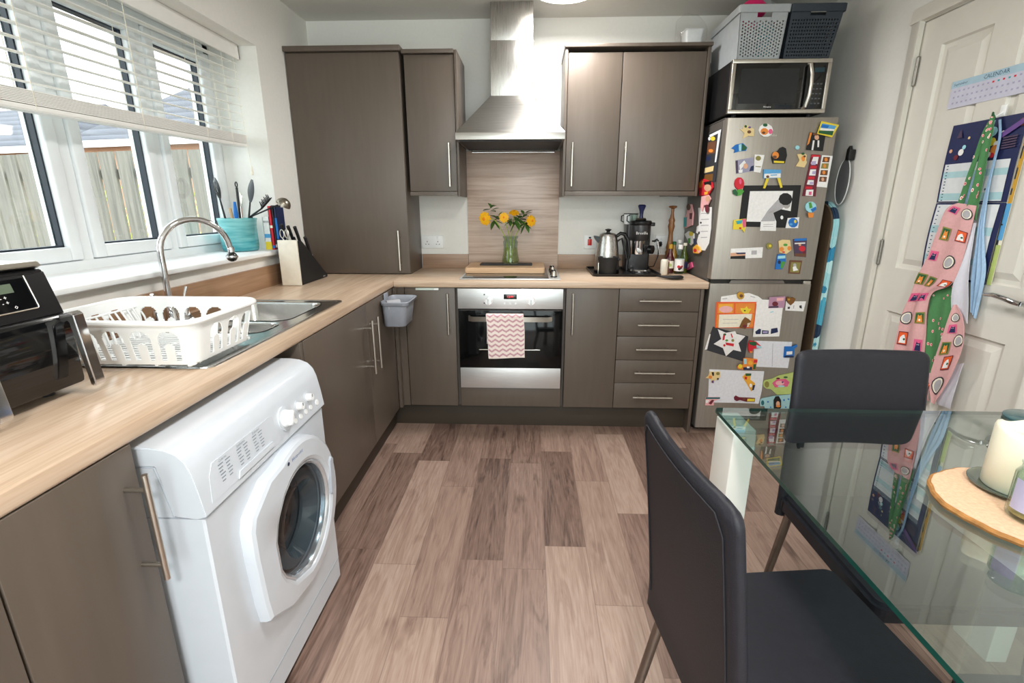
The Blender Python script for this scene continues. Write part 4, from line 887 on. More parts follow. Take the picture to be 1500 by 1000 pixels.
# ---------------------------------------------------------------- sockets on the back wall
def socket(label,x0,x1,z0,z1,red=False):
    c=thing('wall_socket',label,'socket',((x0+x1)/2,0,(z0+z1)/2)); m=MB(); m.box(x0,x1,-.010,-.0005,z0,z1,WHP,.002); obj('plate',m,c)
    k=pm('socket_slot','3a3a3a',.6)
    if red:
        m=MB(); m.box(x0+.024,x0+.050,-.016,-.010,z0+.022,z1-.024,pm('switch_red','d02318',.3),.002); obj('rocker',m,c,'red rocker switch'); m=MB(); m.box(x0+.030,x0+.044,-.0165,-.010,z1-.020,z1-.010,k); obj('indicator',m,c)
    else:
        for q in (x0+(x1-x0)*.25,x0+(x1-x0)*.75):
            m=MB(); zc=(z0+z1)/2-.008
            m.box(q-.002,q+.002,-.0105,-.0098,zc+.006,zc+.014,k); m.box(q-.013,q-.006,-.0105,-.0098,zc-.009,zc-.005,k); m.box(q+.006,q+.013,-.0105,-.0098,zc-.009,zc-.005,k); obj('pin_holes',m,c)
            m=MB(); m.box(q-.006,q+.006,-.014,-.010,z1-.024,z1-.008,WHP,.001); obj('rocker',m,c)
socket('white double socket between the tall cupboard and the splashback',-.612,-.470,1.038,1.122)
socket('white fused switch with a red rocker left of the kettle',.462,.545,1.038,1.124,True)
socket('white double socket behind the coffee machine',.925,1.068,1.040,1.124)
# ---------------------------------------------------------------- tray with kettle and coffee machine
c=thing('serving_tray','flat black tray under the kettle and coffee machine','tray',(.68,-.2,.908))
m=MB(); loft(m,[lp(.486,.875,-.395,-.03,.02,.9085),lp(.480,.881,-.401,-.024,.022,.9145),lp(.478,.883,-.403,-.022,.022,.924),lp(.482,.879,-.399,-.026,.02,.924),lp(.488,.873,-.393,-.032,.018,.9125)],BLK,close_last=True,close_first=True); obj('tray',m,c,ang=40)
kx,ky,kz=.582,-.235,.914
c=thing('kettle','brushed steel jug kettle with black handle on the tray','kettle',(kx,ky,kz))
m=MB(); m.lathe([(.0005,0),(.076,0),(.078,.004),(.078,.014),(.074,.018),(.0005,.018)],(kx,ky,kz),BLK,n=36); obj('base',m,c)
m=MB(); m.lathe([(.074,.019),(.0755,.03),(.074,.07),(.068,.13),(.060,.185),(.055,.212),(.053,.220)],(kx,ky,kz),STEELV,n=40); obj('body',m,c)
m=MB(); m.lathe([(.054,.220),(.050,.230),(.035,.238),(.0005,.242)],(kx,ky,kz),STEELV,n=36); m.lathe([(.012,.240),(.010,.248),(.018,.254),(.020,.259),(.0005,.264)],(kx,ky,kz),BLK,n=20); obj('lid',m,c)
m=MB(); m.prism([(-.050,.165),(-.082,.205),(-.088,.222),(-.060,.219),(-.050,.215)],(kx,ky-.018,kz),(1,0,0),(0,0,1),(0,.036,0),BLK,.003); obj('spout',m,c)
m=MB(); m.tube([(kx+.052,ky,kz+.218),(kx+.075,ky,kz+.235),(kx+.100,ky,kz+.230),(kx+.122,ky,kz+.195),(kx+.133,ky,kz+.14),(kx+.134,ky,kz+.09),(kx+.125,ky,kz+.075)],[.010,.011,.012,.012,.011,.009,.006],BLK,n=12); m.tube([(kx+.060,ky,kz+.19),(kx+.085,ky,kz+.205),(kx+.10,ky,kz+.16),(kx+.122,ky,kz+.08)],.007,BLK,n=10); obj('handle',m,c)
tx,ty=.572,-.345
c=thing('canister','small black flared tub in front of the kettle','tub',(tx,ty,.9125)); m=MB(); m.lathe([(.0005,0),(.050,0),(.0525,.004),(.0555,.075),(.059,.092),(.061,.105),(.058,.106),(.052,.085),(.049,.006),(.0005,.006)],(tx,ty,.9130),BLM,n=36); obj('tub',m,c); m=MB(); m.box(tx+.055,tx+.072,ty-.014,ty+.014,.9985,1.012,BLM,.003); obj('lug',m,c); m=MB(); m.lathe([(.053,.012),(.0005,.013)],(tx,ty,.9130),BLM,n=24) if 0 else m.box(tx-.058,tx-.052,ty-.006,ty+.006,.918,.985,SATIN,.001); obj('steel_strip',m,c)
# espresso machine
c=thing('coffee_machine','slim dark grey espresso machine with steel group head on the tray','coffee machine',(.775,-.18,.914))
DG=pm('espresso_dark_metal','403f40',.35,.6,ns=40,na=.08); DG2=pm('espresso_grey_plastic','2c2c2e',.4)
m=MB(); m.prism(rrect(.712,.862,-.145,-.035,.012,3),(0,0,.9135),(1,0,0),(0,1,0),(0,0,.285),DG,.002); obj('rear_body',m,c)
m=MB(); m.prism(rrect(.730,.856,-.255,-.11,.02,3),(0,0,.9135),(1,0,0),(0,1,0),(0,0,.0145),DG2,.002)
m.lathe([(.0005,.0),(.060,.0),(.062,.010),(.058,.016),(.0005,.016)],(.790,-.225,.9145),CHR,n=32,sy=.8); obj('drip_tray',m,c)
m=MB(); m.box(.728,.850,-.165,-.125,.925,1.08,DG,.004); obj('front_column',m,c)
m=MB(); m.lathe([(.0005,0),(.056,0),(.060,.006),(.062,.085),(.060,.092),(.0005,.094)],(.788,-.175,1.105),DG,n=40); obj('head',m,c)
m=MB(); m.text('Breville',.024,(.785,-.2385,1.150),X,Z,wp); obj('maker_mark',m,c)
m=MB(); m.lathe([(.064,.096),(.066,.100),(.066,.112),(.060,.118),(.0005,.119)],(.788,-.175,1.105),BLK,n=40); m.box(.845,.872,-.195,-.165,1.190,1.212,BLK,.004); obj('top_ring',m,c)
m=MB(); m.lathe([(.0005,0),(.040,0),(.042,.01),(.046,.075),(.047,.082),(.0005,.083)],(.772,-.19,1.022),CHR,n=32); m.cyl((.772,-.236,1.045),(.772,-.246,1.045),.013,CHR,n=24); obj('group_head',m,c)
m=MB(); m.tube([(.835,-.19,1.045),(.85,-.20,1.05)],.012,BLK,n=12); m.cyl((.845,-.2,1.05),(.863,-.215,1.05),.026,BLK,n=24); obj('side_dial',m,c)
m=MB(); m.tube([(.872,-.19,1.098),(.890,-.195,1.108),(.897,-.20,1.10)],[.006,.009,.006],BLK,n=10); m.tube([(.893,-.198,1.10),(.900,-.205,1.06),(.908,-.21,1.025)],[.005,.0055,.0065],CHR,n=10); m.tube([(.862,-.185,1.10),(.878,-.19,1.10)],.005,BLK,n=8); obj('steam_wand',m,c)
m=MB(); m.lathe([(.030,.0),(.034,.006),(.028,.014),(.0005,.016)],(.788,-.175,1.2235),SATIN,n=28); t_=c
o=thing('coffee_tamper','navy handled tamper standing on top of the espresso machine','tamper',(.788,-.175,1.2245)); obj('steel_base',m,o)
m=MB(); m.lathe([(.012,.014),(.010,.03),(.013,.055),(.022,.078),(.024,.086),(.018,.093),(.0005,.094)],(.788,-.175,1.2245),pm('navy_handle','1d2450',.3),n=24); obj('handle',m,o)
for k,(xx,lb) in enumerate(((.722,'white espresso cup on the left of the machine top'),(.752,'black rimmed espresso glass beside the tamper'))):
    o=thing('espresso_cup',lb,'cup',(xx,-.10+k*-.035,1.199)); q=(xx,-.095-k*.03,1.1990)
    m=MB(); m.lathe([(.0005,0),(.020,0),(.024,.01),(.026,.062),(.0235,.062),(.0215,.012),(.0005,.006)],q,WHP if k==0 else GLV,n=24); obj('cup',m,o)
    m=MB(); m.tube([(q[0]-.024,q[1],q[2]+.055),(q[0]-.040,q[1],q[2]+.05),(q[0]-.040,q[1],q[2]+.02),(q[0]-.024,q[1],q[2]+.012)],.0035,BLK,n=8); m.lathe([(.0262,.060),(.027,.063),(.0262,.066)],q,BLK,n=24); obj('handle_and_rim',m,o)
m=MB(); m.tube([(.866,-.06,.95),(.885,-.055,.925),(.905,-.10,.935),(.93,-.09,1.0),(.945,-.03,1.06),(.95,-.014,1.075)],.0035,BLK,n=8); m.box(.935,.965,-.032,-.012,1.055,1.085,BLK,.003); o=obj('power_cable',m,None,origin=(.91,-.06,.95)); tag(o,'black power cable from the espresso machine to the wall socket','cable')
# ---------------------------------------------------------------- right end of the back worktop
c=thing('pepper_mill','tall turned wooden pepper mill behind the bottles','pepper mill',(.985,-.14,.908))
TW=woodgrain('turned_walnut',('6b4226','8a5c34','a4764a'),'z',2,.35)
m=MB(); m.lathe([(.0005,.001),(.029,.001),(.031,.01),(.024,.03),(.020,.08),(.025,.12),(.019,.135),(.023,.15),(.016,.19),(.013,.24),(.017,.262),(.021,.28),(.016,.30),(.020,.315),(.012,.335),(.0085,.36),(.010,.385)],(.985,-.14,.908),TW,n=24); obj('body',m,c,ang=60)
m=MB(); m.lathe([(.009,.385),(.022,.391),(.026,.397),(.022,.402),(.0005,.404)],(.985,-.14,.908),TW,n=24); obj('cap',m,c)
def bottle(name,label,x,y,prof_,mat,lab=None,cap=None,cat='bottle',cz=None):
    c=thing(name,label,cat,(x,y,.9085)); m=MB(); m.lathe(prof_,(x,y,.9088),mat,n=28); obj('glass',m,c,ang=50)
    if lab: m=MB(); m.lathe([(lab[0],lab[1]),(lab[0],lab[2])],(x,y,.9088),lab[3],n=28); obj('paper_label',m,c)
    if lab and len(lab)>4:
        m=MB()
        for a,z_,r_,mt in lab[4]: p=Vector((x+lab[0]*math.cos(R(a)),y+lab[0]*math.sin(R(a)),.9088+z_)); nn=Vector((math.cos(R(a)),math.sin(R(a)),0)); m.cyl(p-nn*.002,p+nn*.0006,r_,mt,n=12)
        obj('label_print',m,c)
    if cap: m=MB(); m.lathe([(cap[0],cap[1]),(cap[0]*1.02,cap[2]),(cap[0]*.8,cap[2]+.003),(.0005,cap[2]+.003)],(x,y,.9088),cap[3],n=20); obj('cap',m,c)
    return c
SAU=pm('dark_red_sauce','4c1018',.15,coat=.5); OIL=pm('amber_oil','b5862a',.15,coat=.5,trans=.3); GRN=pm('green_bottle','4c5a1c',.12,coat=.5)
bottle('sauce_bottle','white labelled jar bottle with red berries, front of the bottle group',1.020,-.255,[(.0005,0),(.026,0),(.028,.004),(.028,.095),(.020,.115),(.0125,.135),(.0125,.155),(.0005,.156)],GLV,(.0284,.018,.090,pc('white'),[(-110,.045,.009,pc('red')),(-85,.04,.009,pc('maroon')),(-100,.032,.008,pc('black')),(-70,.047,.006,pc('red'))]),(.014,.150,.172,pc('white')))
bottle('sauce_bottle','dark red sauce bottle with a small yellow green label',.972,-.215,[(.0005,0),(.024,0),(.026,.004),(.026,.085),(.018,.11),(.011,.13),(.011,.15),(.0005,.151)],SAU,(.0264,.03,.075,pc('cream'),[(-95,.05,.010,pc('lime'))]),(.0125,.148,.172,pc('gold')))
bottle('oil_bottle','slim amber oil bottle behind the white labelled one',.998,-.195,[(.0005,0),(.022,0),(.024,.004),(.024,.10),(.016,.13),(.010,.15),(.010,.175),(.0005,.176)],OIL,None,(.0115,.170,.186,pc('green_d')))
bottle('oil_bottle','green bottle at the right by the fridge side',1.058,-.215,[(.0005,0),(.022,0),(.024,.004),(.024,.10),(.016,.125),(.010,.145),(.010,.17),(.0005,.171)],GRN,(.0243,.03,.07,pc('navy')),(.0115,.166,.18,pc('cream')))
bottle('clear_bottle','clear glass bottle with a white cap between the others',1.035,-.175,[(.0005,0),(.020,0),(.022,.004),(.022,.12),(.014,.145),(.009,.165),(.009,.18),(.0005,.181)],GLV,None,(.011,.178,.196,pc('white')))
c=thing('salt_shaker','short cream shaker with a brown side standing left of the bottles','shaker',(.918,-.30,.9085)); m=MB(); m.lathe([(.0005,0),(.0205,0),(.022,.003),(.022,.080),(.020,.088),(.016,.092),(.0005,.093)],(.918,-.30,.9088),pm('cream_ceramic','ded7c8',.3),n=28); obj('body',m,c)
m=MB(); m.cyl((.942,-.285,.9088),(.942,-.285,.985),.010,pc('brown'),n=16); m.cyl((.942,-.285,.985),(.942,-.285,.992),.008,pc('pink_l'),n=16); o=obj('spice_tube',m,None,origin=(.942,-.285,.9088)); tag(o,'narrow brown spice tube touching the cream shaker','spice jar')
c=thing('glasses_case','black soft pouch lying at the front right corner of the worktop','pouch',(.91,-.50,.908))
m=MB(); m.tube([(.835,-.47,.921),(.86,-.485,.923),(.90,-.505,.925),(.94,-.505,.925),(.965,-.495,.924),(.978,-.485,.922)],[.004,.010,.016,.0165,.015,.006],BLM,n=16)
for v in m.bm.verts: v.co.z=.9088+max(0,(v.co.z-.9088)*.65+.003); v.co.y=-.495+(v.co.y+.495)*1.7
obj('pouch',m,c,ang=60)
CARDS=[
('fridge_magnet','pale yellow spiky doll magnet, top left of the fridge door','magnet','cream_y',[(1.1636,1.6837),(1.1781,1.6817),(1.1837,1.7027),(1.2045,1.6988),(1.233,1.6833),(1.2375,1.6486),(1.2189,1.6506),(1.2104,1.6526),(1.1834,1.6391),(1.1885,1.6643)],[('green_d',[(1.196,1.6958),(1.1952,1.6922),(1.1922,1.6899),(1.1881,1.69),(1.1846,1.6922),(1.1829,1.6958),(1.1837,1.6994),(1.1867,1.7016),(1.1907,1.7016),(1.1943,1.6994)]),('brown',[(1.2201,1.6699),(1.2188,1.6654),(1.2142,1.6626),(1.2081,1.6626),(1.2029,1.6654),(1.2004,1.67),(1.2017,1.6745),(1.2063,1.6773),(1.2123,1.6772),(1.2176,1.6744)]),('purple',[(1.2169,1.691),(1.2159,1.6883),(1.2124,1.6867),(1.2079,1.6867),(1.204,1.6884),(1.2022,1.6911),(1.2033,1.6938),(1.2068,1.6955),(1.2113,1.6954),(1.2152,1.6937)])],0,0.006,0),
('fridge_magnet','round white magnet with an orange and green picture on the fridge','magnet','white',[(1.3288,1.677),(1.3245,1.6584),(1.3081,1.647),(1.2859,1.6471),(1.2664,1.6588),(1.257,1.6774),(1.2614,1.6958),(1.2778,1.7071),(1.2999,1.707),(1.3193,1.6955)],[('orange',[(1.3051,1.6713),(1.3027,1.6618),(1.2937,1.656),(1.2816,1.6561),(1.271,1.662),(1.266,1.6715),(1.2684,1.681),(1.2774,1.6868),(1.2895,1.6868),(1.3001,1.6808)]),('green_d',[(1.2969,1.7013),(1.2954,1.6968),(1.2901,1.694),(1.283,1.6941),(1.277,1.6969),(1.2742,1.7014),(1.2757,1.7059),(1.2811,1.7086),(1.2881,1.7086),(1.2942,1.7058)]),('pink',[(1.3267,1.6712),(1.3257,1.664),(1.321,1.6595),(1.3145,1.6596),(1.3086,1.6641),(1.3055,1.6713),(1.3066,1.6785),(1.3112,1.683),(1.3178,1.6829),(1.3237,1.6784)]),('brown',[(1.2904,1.6656),(1.2893,1.662),(1.2856,1.6598),(1.2805,1.6598),(1.2761,1.6621),(1.2741,1.6657),(1.2752,1.6693),(1.2789,1.6716),(1.284,1.6715),(1.2884,1.6693)])],0,0.006,0),
('fridge_magnet','blue and green fish shaped magnet near the left edge of the fridge door','magnet','blue',[(1.1314,1.5926),(1.15,1.6101),(1.1861,1.6177),(1.2114,1.5961),(1.2051,1.5805),(1.1785,1.5786),(1.1464,1.5709),(1.1486,1.5866)],[('cyan_l',[(1.1656,1.61),(1.1791,1.6139),(1.1816,1.5806),(1.1703,1.5787)]),('green_d',[(1.1814,1.6154),(1.2085,1.5962),(1.2018,1.5844),(1.1831,1.5818)])],0,0.006,0),
('postcard_magnet','small purple grey picture card above the red tulip magnet','picture card','greyblue',[(1.1589,1.5353),(1.2483,1.5496),(1.262,1.4831),(1.1711,1.4693)],[('purple_d',[(1.16,1.5333),(1.1714,1.5352),(1.1823,1.4733),(1.1708,1.4713)]),('white',[(1.1826,1.5113),(1.2046,1.5351),(1.2144,1.5231),(1.1897,1.4873)]),('skin',[(1.226,1.5072),(1.2248,1.4992),(1.2196,1.4943),(1.2124,1.4943),(1.2059,1.4993),(1.2027,1.5073),(1.2039,1.5152),(1.2091,1.5201),(1.2163,1.5201),(1.2228,1.5152)]),('navy',[(1.2416,1.5051),(1.2567,1.5111),(1.2609,1.4851),(1.2362,1.4823)]),('white',[(1.1814,1.4873),(1.2018,1.4913),(1.2017,1.4752),(1.1851,1.4745)])],0,0.002,0),
('business_card','little white card with a green brown emblem beside the purple picture card','card','white',[(1.2527,1.5634),(1.3026,1.5604),(1.2935,1.4742),(1.2596,1.4791)],[('olive',[(1.287,1.5447),(1.2853,1.5377),(1.2788,1.5334),(1.2701,1.5335),(1.2625,1.5378),(1.2589,1.5448),(1.2607,1.5518),(1.2671,1.556),(1.2758,1.556),(1.2834,1.5517)]),('olive',[(1.2642,1.507),(1.2915,1.505),(1.2912,1.501),(1.2643,1.5031)])],1,0.002,0),
('tulip_magnet','red tulip shaped magnet with green leaves on the fridge','magnet','red',[(1.2147,1.4206),(1.2124,1.402),(1.2016,1.3904),(1.1865,1.3905),(1.1729,1.4021),(1.166,1.4207),(1.1684,1.4393),(1.1792,1.4508),(1.1942,1.4507),(1.2078,1.4393)],[('green',[(1.1806,1.3901),(1.2012,1.3942),(1.2172,1.3839),(1.205,1.3634),(1.1843,1.3593),(1.1784,1.3737)]),('green_d',[(1.1589,1.3881),(1.1717,1.3942),(1.1868,1.3737),(1.1845,1.3581),(1.1641,1.3696)]),('pink',[(1.1984,1.4308),(1.1982,1.4227),(1.1959,1.4177),(1.1923,1.4177),(1.1887,1.4227),(1.1866,1.4309),(1.1867,1.439),(1.1891,1.4439),(1.1927,1.4439),(1.1962,1.4389)])],1,0.012,0),
('fridge_magnet','black hooded figure magnet with an orange face and yellow base strip','magnet','black',[(1.337,1.5504),(1.344,1.574),(1.3658,1.5798),(1.3741,1.5934),(1.3876,1.5992),(1.4052,1.5914),(1.4154,1.558),(1.4097,1.5185),(1.3497,1.5187)],[('orange',[(1.3737,1.5589),(1.3719,1.5488),(1.3641,1.5425),(1.3534,1.5425),(1.3438,1.5489),(1.3391,1.5591),(1.341,1.5692),(1.3488,1.5755),(1.3594,1.5754),(1.369,1.5691)]),('yellow',[(1.3519,1.5326),(1.4047,1.5296),(1.4044,1.5205),(1.3525,1.5227)]),('brown',[(1.3642,1.5503),(1.3628,1.5461),(1.3578,1.5436),(1.3512,1.5436),(1.3454,1.5462),(1.3428,1.5504),(1.3443,1.5546),(1.3493,1.5571),(1.3559,1.5571),(1.3616,1.5545)])],0,0.006,0),
('easel_magnet','miniature beach painting on a yellow easel, magnet above the framed photo','magnet','skyblue',[(1.3058,1.4909),(1.3933,1.4887),(1.397,1.4486),(1.311,1.4467)],[('white',[(1.3109,1.4689),(1.3926,1.4707),(1.3955,1.4506),(1.3124,1.4484)]),('skyblue',[(1.3427,1.4648),(1.3758,1.4659),(1.3765,1.4607),(1.3434,1.4596)]),('brown',[(1.3378,1.4547),(1.3368,1.451),(1.3329,1.4486),(1.3277,1.4486),(1.3233,1.451),(1.3211,1.4548),(1.3222,1.4586),(1.3261,1.4609),(1.3312,1.4609),(1.3357,1.4585)]),('yellow',[(1.3243,1.4467),(1.3388,1.4475),(1.3249,1.396),(1.3133,1.3981)]),('yellow',[(1.3783,1.4486),(1.3928,1.4486),(1.4121,1.402),(1.4021,1.3987)])],3,0.004,0),
('mounted_photo','black mounted black and white photo of a person held on the fridge door','photo','black',[(1.2157,1.412),(1.51,1.413),(1.5164,1.1959),(1.2159,1.2041)],[('white',[(1.253,1.3834),(1.4726,1.3847),(1.4779,1.2255),(1.2539,1.2295)]),('grey_l',[(1.3281,1.2304),(1.3585,1.2883),(1.4089,1.3504),(1.4444,1.3091),(1.4038,1.2674),(1.401,1.2271)]),('skin_g',[(1.4703,1.3215),(1.4685,1.3059),(1.4589,1.2962),(1.4454,1.2963),(1.433,1.3059),(1.4265,1.3215),(1.4284,1.337),(1.438,1.3466),(1.4515,1.3466),(1.4638,1.337)]),('black',[(1.4754,1.3437),(1.4714,1.3253),(1.4554,1.3139),(1.4335,1.3139),(1.4142,1.3254),(1.4048,1.3438),(1.4089,1.3621),(1.4249,1.3734),(1.4466,1.3734),(1.4659,1.3621)]),('black',[(1.3876,1.2741),(1.4257,1.2925),(1.4779,1.2825),(1.5068,1.2591),(1.5115,1.2171),(1.4155,1.2153)]),('skin_g',[(1.3681,1.28),(1.392,1.2908),(1.3922,1.2775),(1.3649,1.2724)]),('white',[(1.4427,1.2507),(1.4421,1.2448),(1.4388,1.2411),(1.4341,1.2411),(1.4298,1.2448),(1.4274,1.2507),(1.4281,1.2566),(1.4313,1.2602),(1.4361,1.2603),(1.4404,1.2566)])],0,0.002,0),
('landscape_magnet','yellow edged landscape magnet tilted at the top right of the fridge door','magnet','yellow',[(1.5597,1.7176),(1.6486,1.6997),(1.6236,1.6418),(1.5474,1.6597)],[('skyblue',[(1.5645,1.7072),(1.6356,1.6945),(1.6293,1.68),(1.5583,1.6866)]),('blue',[(1.5643,1.7031),(1.6003,1.6967),(1.5936,1.6844),(1.5601,1.6887)]),('white',[(1.5607,1.6854),(1.6293,1.68),(1.6267,1.6697),(1.5578,1.6763)]),('green_d',[(1.5538,1.6742),(1.6264,1.6718),(1.6234,1.651),(1.5536,1.6618)])],2,0.004,0),
('photo_card','colour photo of a person in a dark jacket at the upper right of the fridge','photo','black',[(1.5131,1.6683),(1.5923,1.6533),(1.5917,1.5777),(1.5066,1.5844)],[('orange',[(1.5134,1.6662),(1.5234,1.664),(1.5174,1.6139),(1.5077,1.6055)]),('skin',[(1.5615,1.643),(1.5606,1.6356),(1.5556,1.6311),(1.5485,1.6311),(1.542,1.6357),(1.5387,1.6431),(1.5397,1.6505),(1.5446,1.655),(1.5517,1.6549),(1.5581,1.6504)]),('brown',[(1.5583,1.6576),(1.5561,1.6537),(1.549,1.6513),(1.5397,1.6514),(1.5319,1.6538),(1.5284,1.6578),(1.5306,1.6617),(1.5377,1.664),(1.5469,1.664),(1.5548,1.6615)]),('white',[(1.5335,1.6285),(1.5424,1.6285),(1.5423,1.5821),(1.5335,1.5822)]),('white',[(1.5569,1.6284),(1.5653,1.6283),(1.5687,1.5968),(1.5607,1.5968)])],1,0.002,0),
('fridge_magnet','tiny pale blue dot magnet right of the black hooded magnet','magnet','cyan_l',[(1.4726,1.5951),(1.4714,1.5892),(1.4667,1.5855),(1.4601,1.5855),(1.4542,1.5893),(1.4513,1.5952),(1.4524,1.6012),(1.4572,1.6048),(1.4637,1.6048),(1.4696,1.6011)],[],0,0.005,0),
('fridge_magnet','cream and orange little dancing figure magnet left of the photo strips','magnet','cream_y',[(1.4655,1.5634),(1.4851,1.5654),(1.493,1.5718),(1.5137,1.5589),(1.5146,1.5333),(1.5204,1.5247),(1.5111,1.499),(1.4676,1.5056),(1.4812,1.5334)],[('green_d',[(1.5011,1.5653),(1.5002,1.5619),(1.4965,1.5597),(1.4915,1.5597),(1.4872,1.5619),(1.4851,1.5654),(1.4861,1.5689),(1.4898,1.5711),(1.4947,1.571),(1.4991,1.5689)]),('orange',[(1.5066,1.5419),(1.5061,1.5344),(1.5023,1.5297),(1.4968,1.5297),(1.4916,1.5344),(1.4888,1.542),(1.4893,1.5495),(1.493,1.5541),(1.4985,1.5541),(1.5037,1.5494)]),('brown',[(1.5089,1.5526),(1.5082,1.5495),(1.5054,1.5477),(1.5015,1.5477),(1.4981,1.5496),(1.4965,1.5526),(1.4972,1.5556),(1.5,1.5574),(1.5038,1.5574),(1.5073,1.5556)])],0,0.006,0),
('photo_booth_strip','red and white photo booth strip on the right of the fridge door','photo strip','maroon',[(1.5388,1.5631),(1.5835,1.5608),(1.5923,1.3567),(1.5239,1.359)],[('red',[(1.54,1.5609),(1.5816,1.5586),(1.582,1.548),(1.5387,1.5495)]),('white',[(1.5497,1.5503),(1.5764,1.5502),(1.5753,1.516),(1.5415,1.5182)]),('purple_l',[(1.5442,1.5289),(1.5662,1.531),(1.5671,1.5117),(1.5448,1.5118)]),('red',[(1.5432,1.5075),(1.5746,1.5065),(1.5743,1.4945),(1.5417,1.4946)]),('white',[(1.5438,1.4902),(1.5728,1.4902),(1.5742,1.4599),(1.5417,1.4608)]),('purple_l',[(1.5563,1.4816),(1.572,1.4815),(1.5722,1.4664),(1.5565,1.4664)]),('red',[(1.5403,1.4556),(1.5719,1.4546),(1.5717,1.4416),(1.538,1.4417)]),('white',[(1.5408,1.4382),(1.5702,1.4372),(1.5717,1.414),(1.5376,1.4163)]),('purple_l',[(1.5512,1.4294),(1.5694,1.4285),(1.5695,1.4162),(1.5509,1.4172)]),('red',[(1.5344,1.4075),(1.5686,1.4053),(1.5681,1.3943),(1.5332,1.3952)]),('white',[(1.5395,1.3899),(1.5755,1.3907),(1.577,1.3589),(1.5395,1.3612)]),('pink',[(1.5544,1.3811),(1.568,1.381),(1.5699,1.3633),(1.5548,1.3643)])],0,0.002,0),
('photo_booth_strip','white edged strip of four brown portraits at the right fridge edge','photo strip','white',[(1.5905,1.5586),(1.6444,1.5541),(1.6414,1.4007),(1.5889,1.4052)],[('brown',[(1.5985,1.5501),(1.632,1.5491),(1.631,1.5235),(1.5961,1.5245)]),('olive',[(1.5961,1.5193),(1.6313,1.5192),(1.6305,1.4921),(1.5944,1.4944)]),('brown',[(1.5966,1.4866),(1.6325,1.4857),(1.6323,1.4606),(1.5962,1.462)]),('brown',[(1.5965,1.4546),(1.6325,1.4536),(1.6323,1.4284),(1.5961,1.4302)]),('orange',[(1.622,1.5372),(1.6214,1.5317),(1.618,1.5283),(1.613,1.5283),(1.6085,1.5317),(1.606,1.5373),(1.6066,1.5428),(1.61,1.5462),(1.615,1.5461),(1.6195,1.5427)]),('orange',[(1.6196,1.5064),(1.6192,1.5008),(1.6162,1.4974),(1.6118,1.4974),(1.6077,1.5008),(1.6054,1.5064),(1.6058,1.512),(1.6088,1.5154),(1.6132,1.5154),(1.6173,1.5119)]),('orange',[(1.6213,1.4749),(1.6208,1.4693),(1.6173,1.4658),(1.6123,1.4659),(1.6077,1.4693),(1.6053,1.4749),(1.6059,1.4805),(1.6093,1.484),(1.6143,1.484),(1.6189,1.4805)]),('skin',[(1.6202,1.4415),(1.6198,1.4358),(1.6168,1.4324),(1.6123,1.4324),(1.6082,1.4359),(1.6059,1.4415),(1.6063,1.4471),(1.6093,1.4506),(1.6138,1.4506),(1.6179,1.4471)])],1,0.002,0),
('fridge_magnet','yellow and pink square magnet at the lower left corner of the framed photo','magnet','yellow',[(1.1847,1.2378),(1.2462,1.2453),(1.2518,1.2008),(1.2455,1.171),(1.2358,1.1884),(1.1856,1.1883)],[('pink',[(1.2265,1.2428),(1.245,1.2428),(1.25,1.2033),(1.2371,1.1983)]),('teal',[(1.1953,1.2329),(1.2272,1.2379),(1.2268,1.2206),(1.2024,1.2156)]),('red',[(1.2293,1.1958),(1.2284,1.1929),(1.2251,1.1911),(1.2207,1.1911),(1.217,1.1929),(1.2153,1.1958),(1.2163,1.1987),(1.2196,1.2005),(1.2239,1.2005),(1.2276,1.1987)])],2,0.006,0),
('paper_note','small white note clipped under the framed black and white photo','note','white',[(1.3278,1.2305),(1.4072,1.2321),(1.4119,1.1811),(1.3292,1.1825)],[('grey_l',[(1.3423,1.2158),(1.3945,1.2168),(1.3943,1.2143),(1.3421,1.2133)]),('grey_l',[(1.3426,1.2059),(1.3948,1.2069),(1.3947,1.2044),(1.3424,1.2034)])],2,0.002,0),
('globe_magnet','blue globe picture magnet at the lower right corner of the framed photo','magnet','white',[(1.4645,1.2478),(1.5218,1.2517),(1.5244,1.1962),(1.4597,1.1961)],[('blue',[(1.5201,1.2243),(1.5174,1.2092),(1.5059,1.1999),(1.4899,1.1999),(1.4756,1.2092),(1.4685,1.2242),(1.4712,1.2393),(1.4827,1.2485),(1.4986,1.2485),(1.5128,1.2393)]),('yellow',[(1.5111,1.2307),(1.5106,1.2255),(1.5076,1.2222),(1.5033,1.2222),(1.4994,1.2254),(1.4973,1.2306),(1.4978,1.2358),(1.5008,1.239),(1.5051,1.2391),(1.509,1.2358)]),('skyblue',[(1.493,1.2159),(1.4919,1.2124),(1.4877,1.2102),(1.4822,1.2102),(1.4774,1.2124),(1.4752,1.2159),(1.4764,1.2193),(1.4805,1.2215),(1.486,1.2215),(1.4908,1.2194)])],2,0.004,0),
('fridge_magnet','small globe on an orange stand magnet near the right edge','magnet','cyan_l',[(1.6027,1.3037),(1.5999,1.2872),(1.5873,1.277),(1.5697,1.277),(1.5538,1.2872),(1.5457,1.3038),(1.5486,1.3202),(1.5612,1.3303),(1.5787,1.3303),(1.5946,1.3202)],[('green',[(1.5585,1.3255),(1.5704,1.3279),(1.582,1.3013),(1.568,1.2965)]),('blue',[(1.5737,1.2917),(1.5984,1.3062),(1.6032,1.2916),(1.5859,1.2771)]),('orange',[(1.5616,1.2747),(1.5936,1.2747),(1.5926,1.2503),(1.5704,1.2503)])],0,0.008,0),
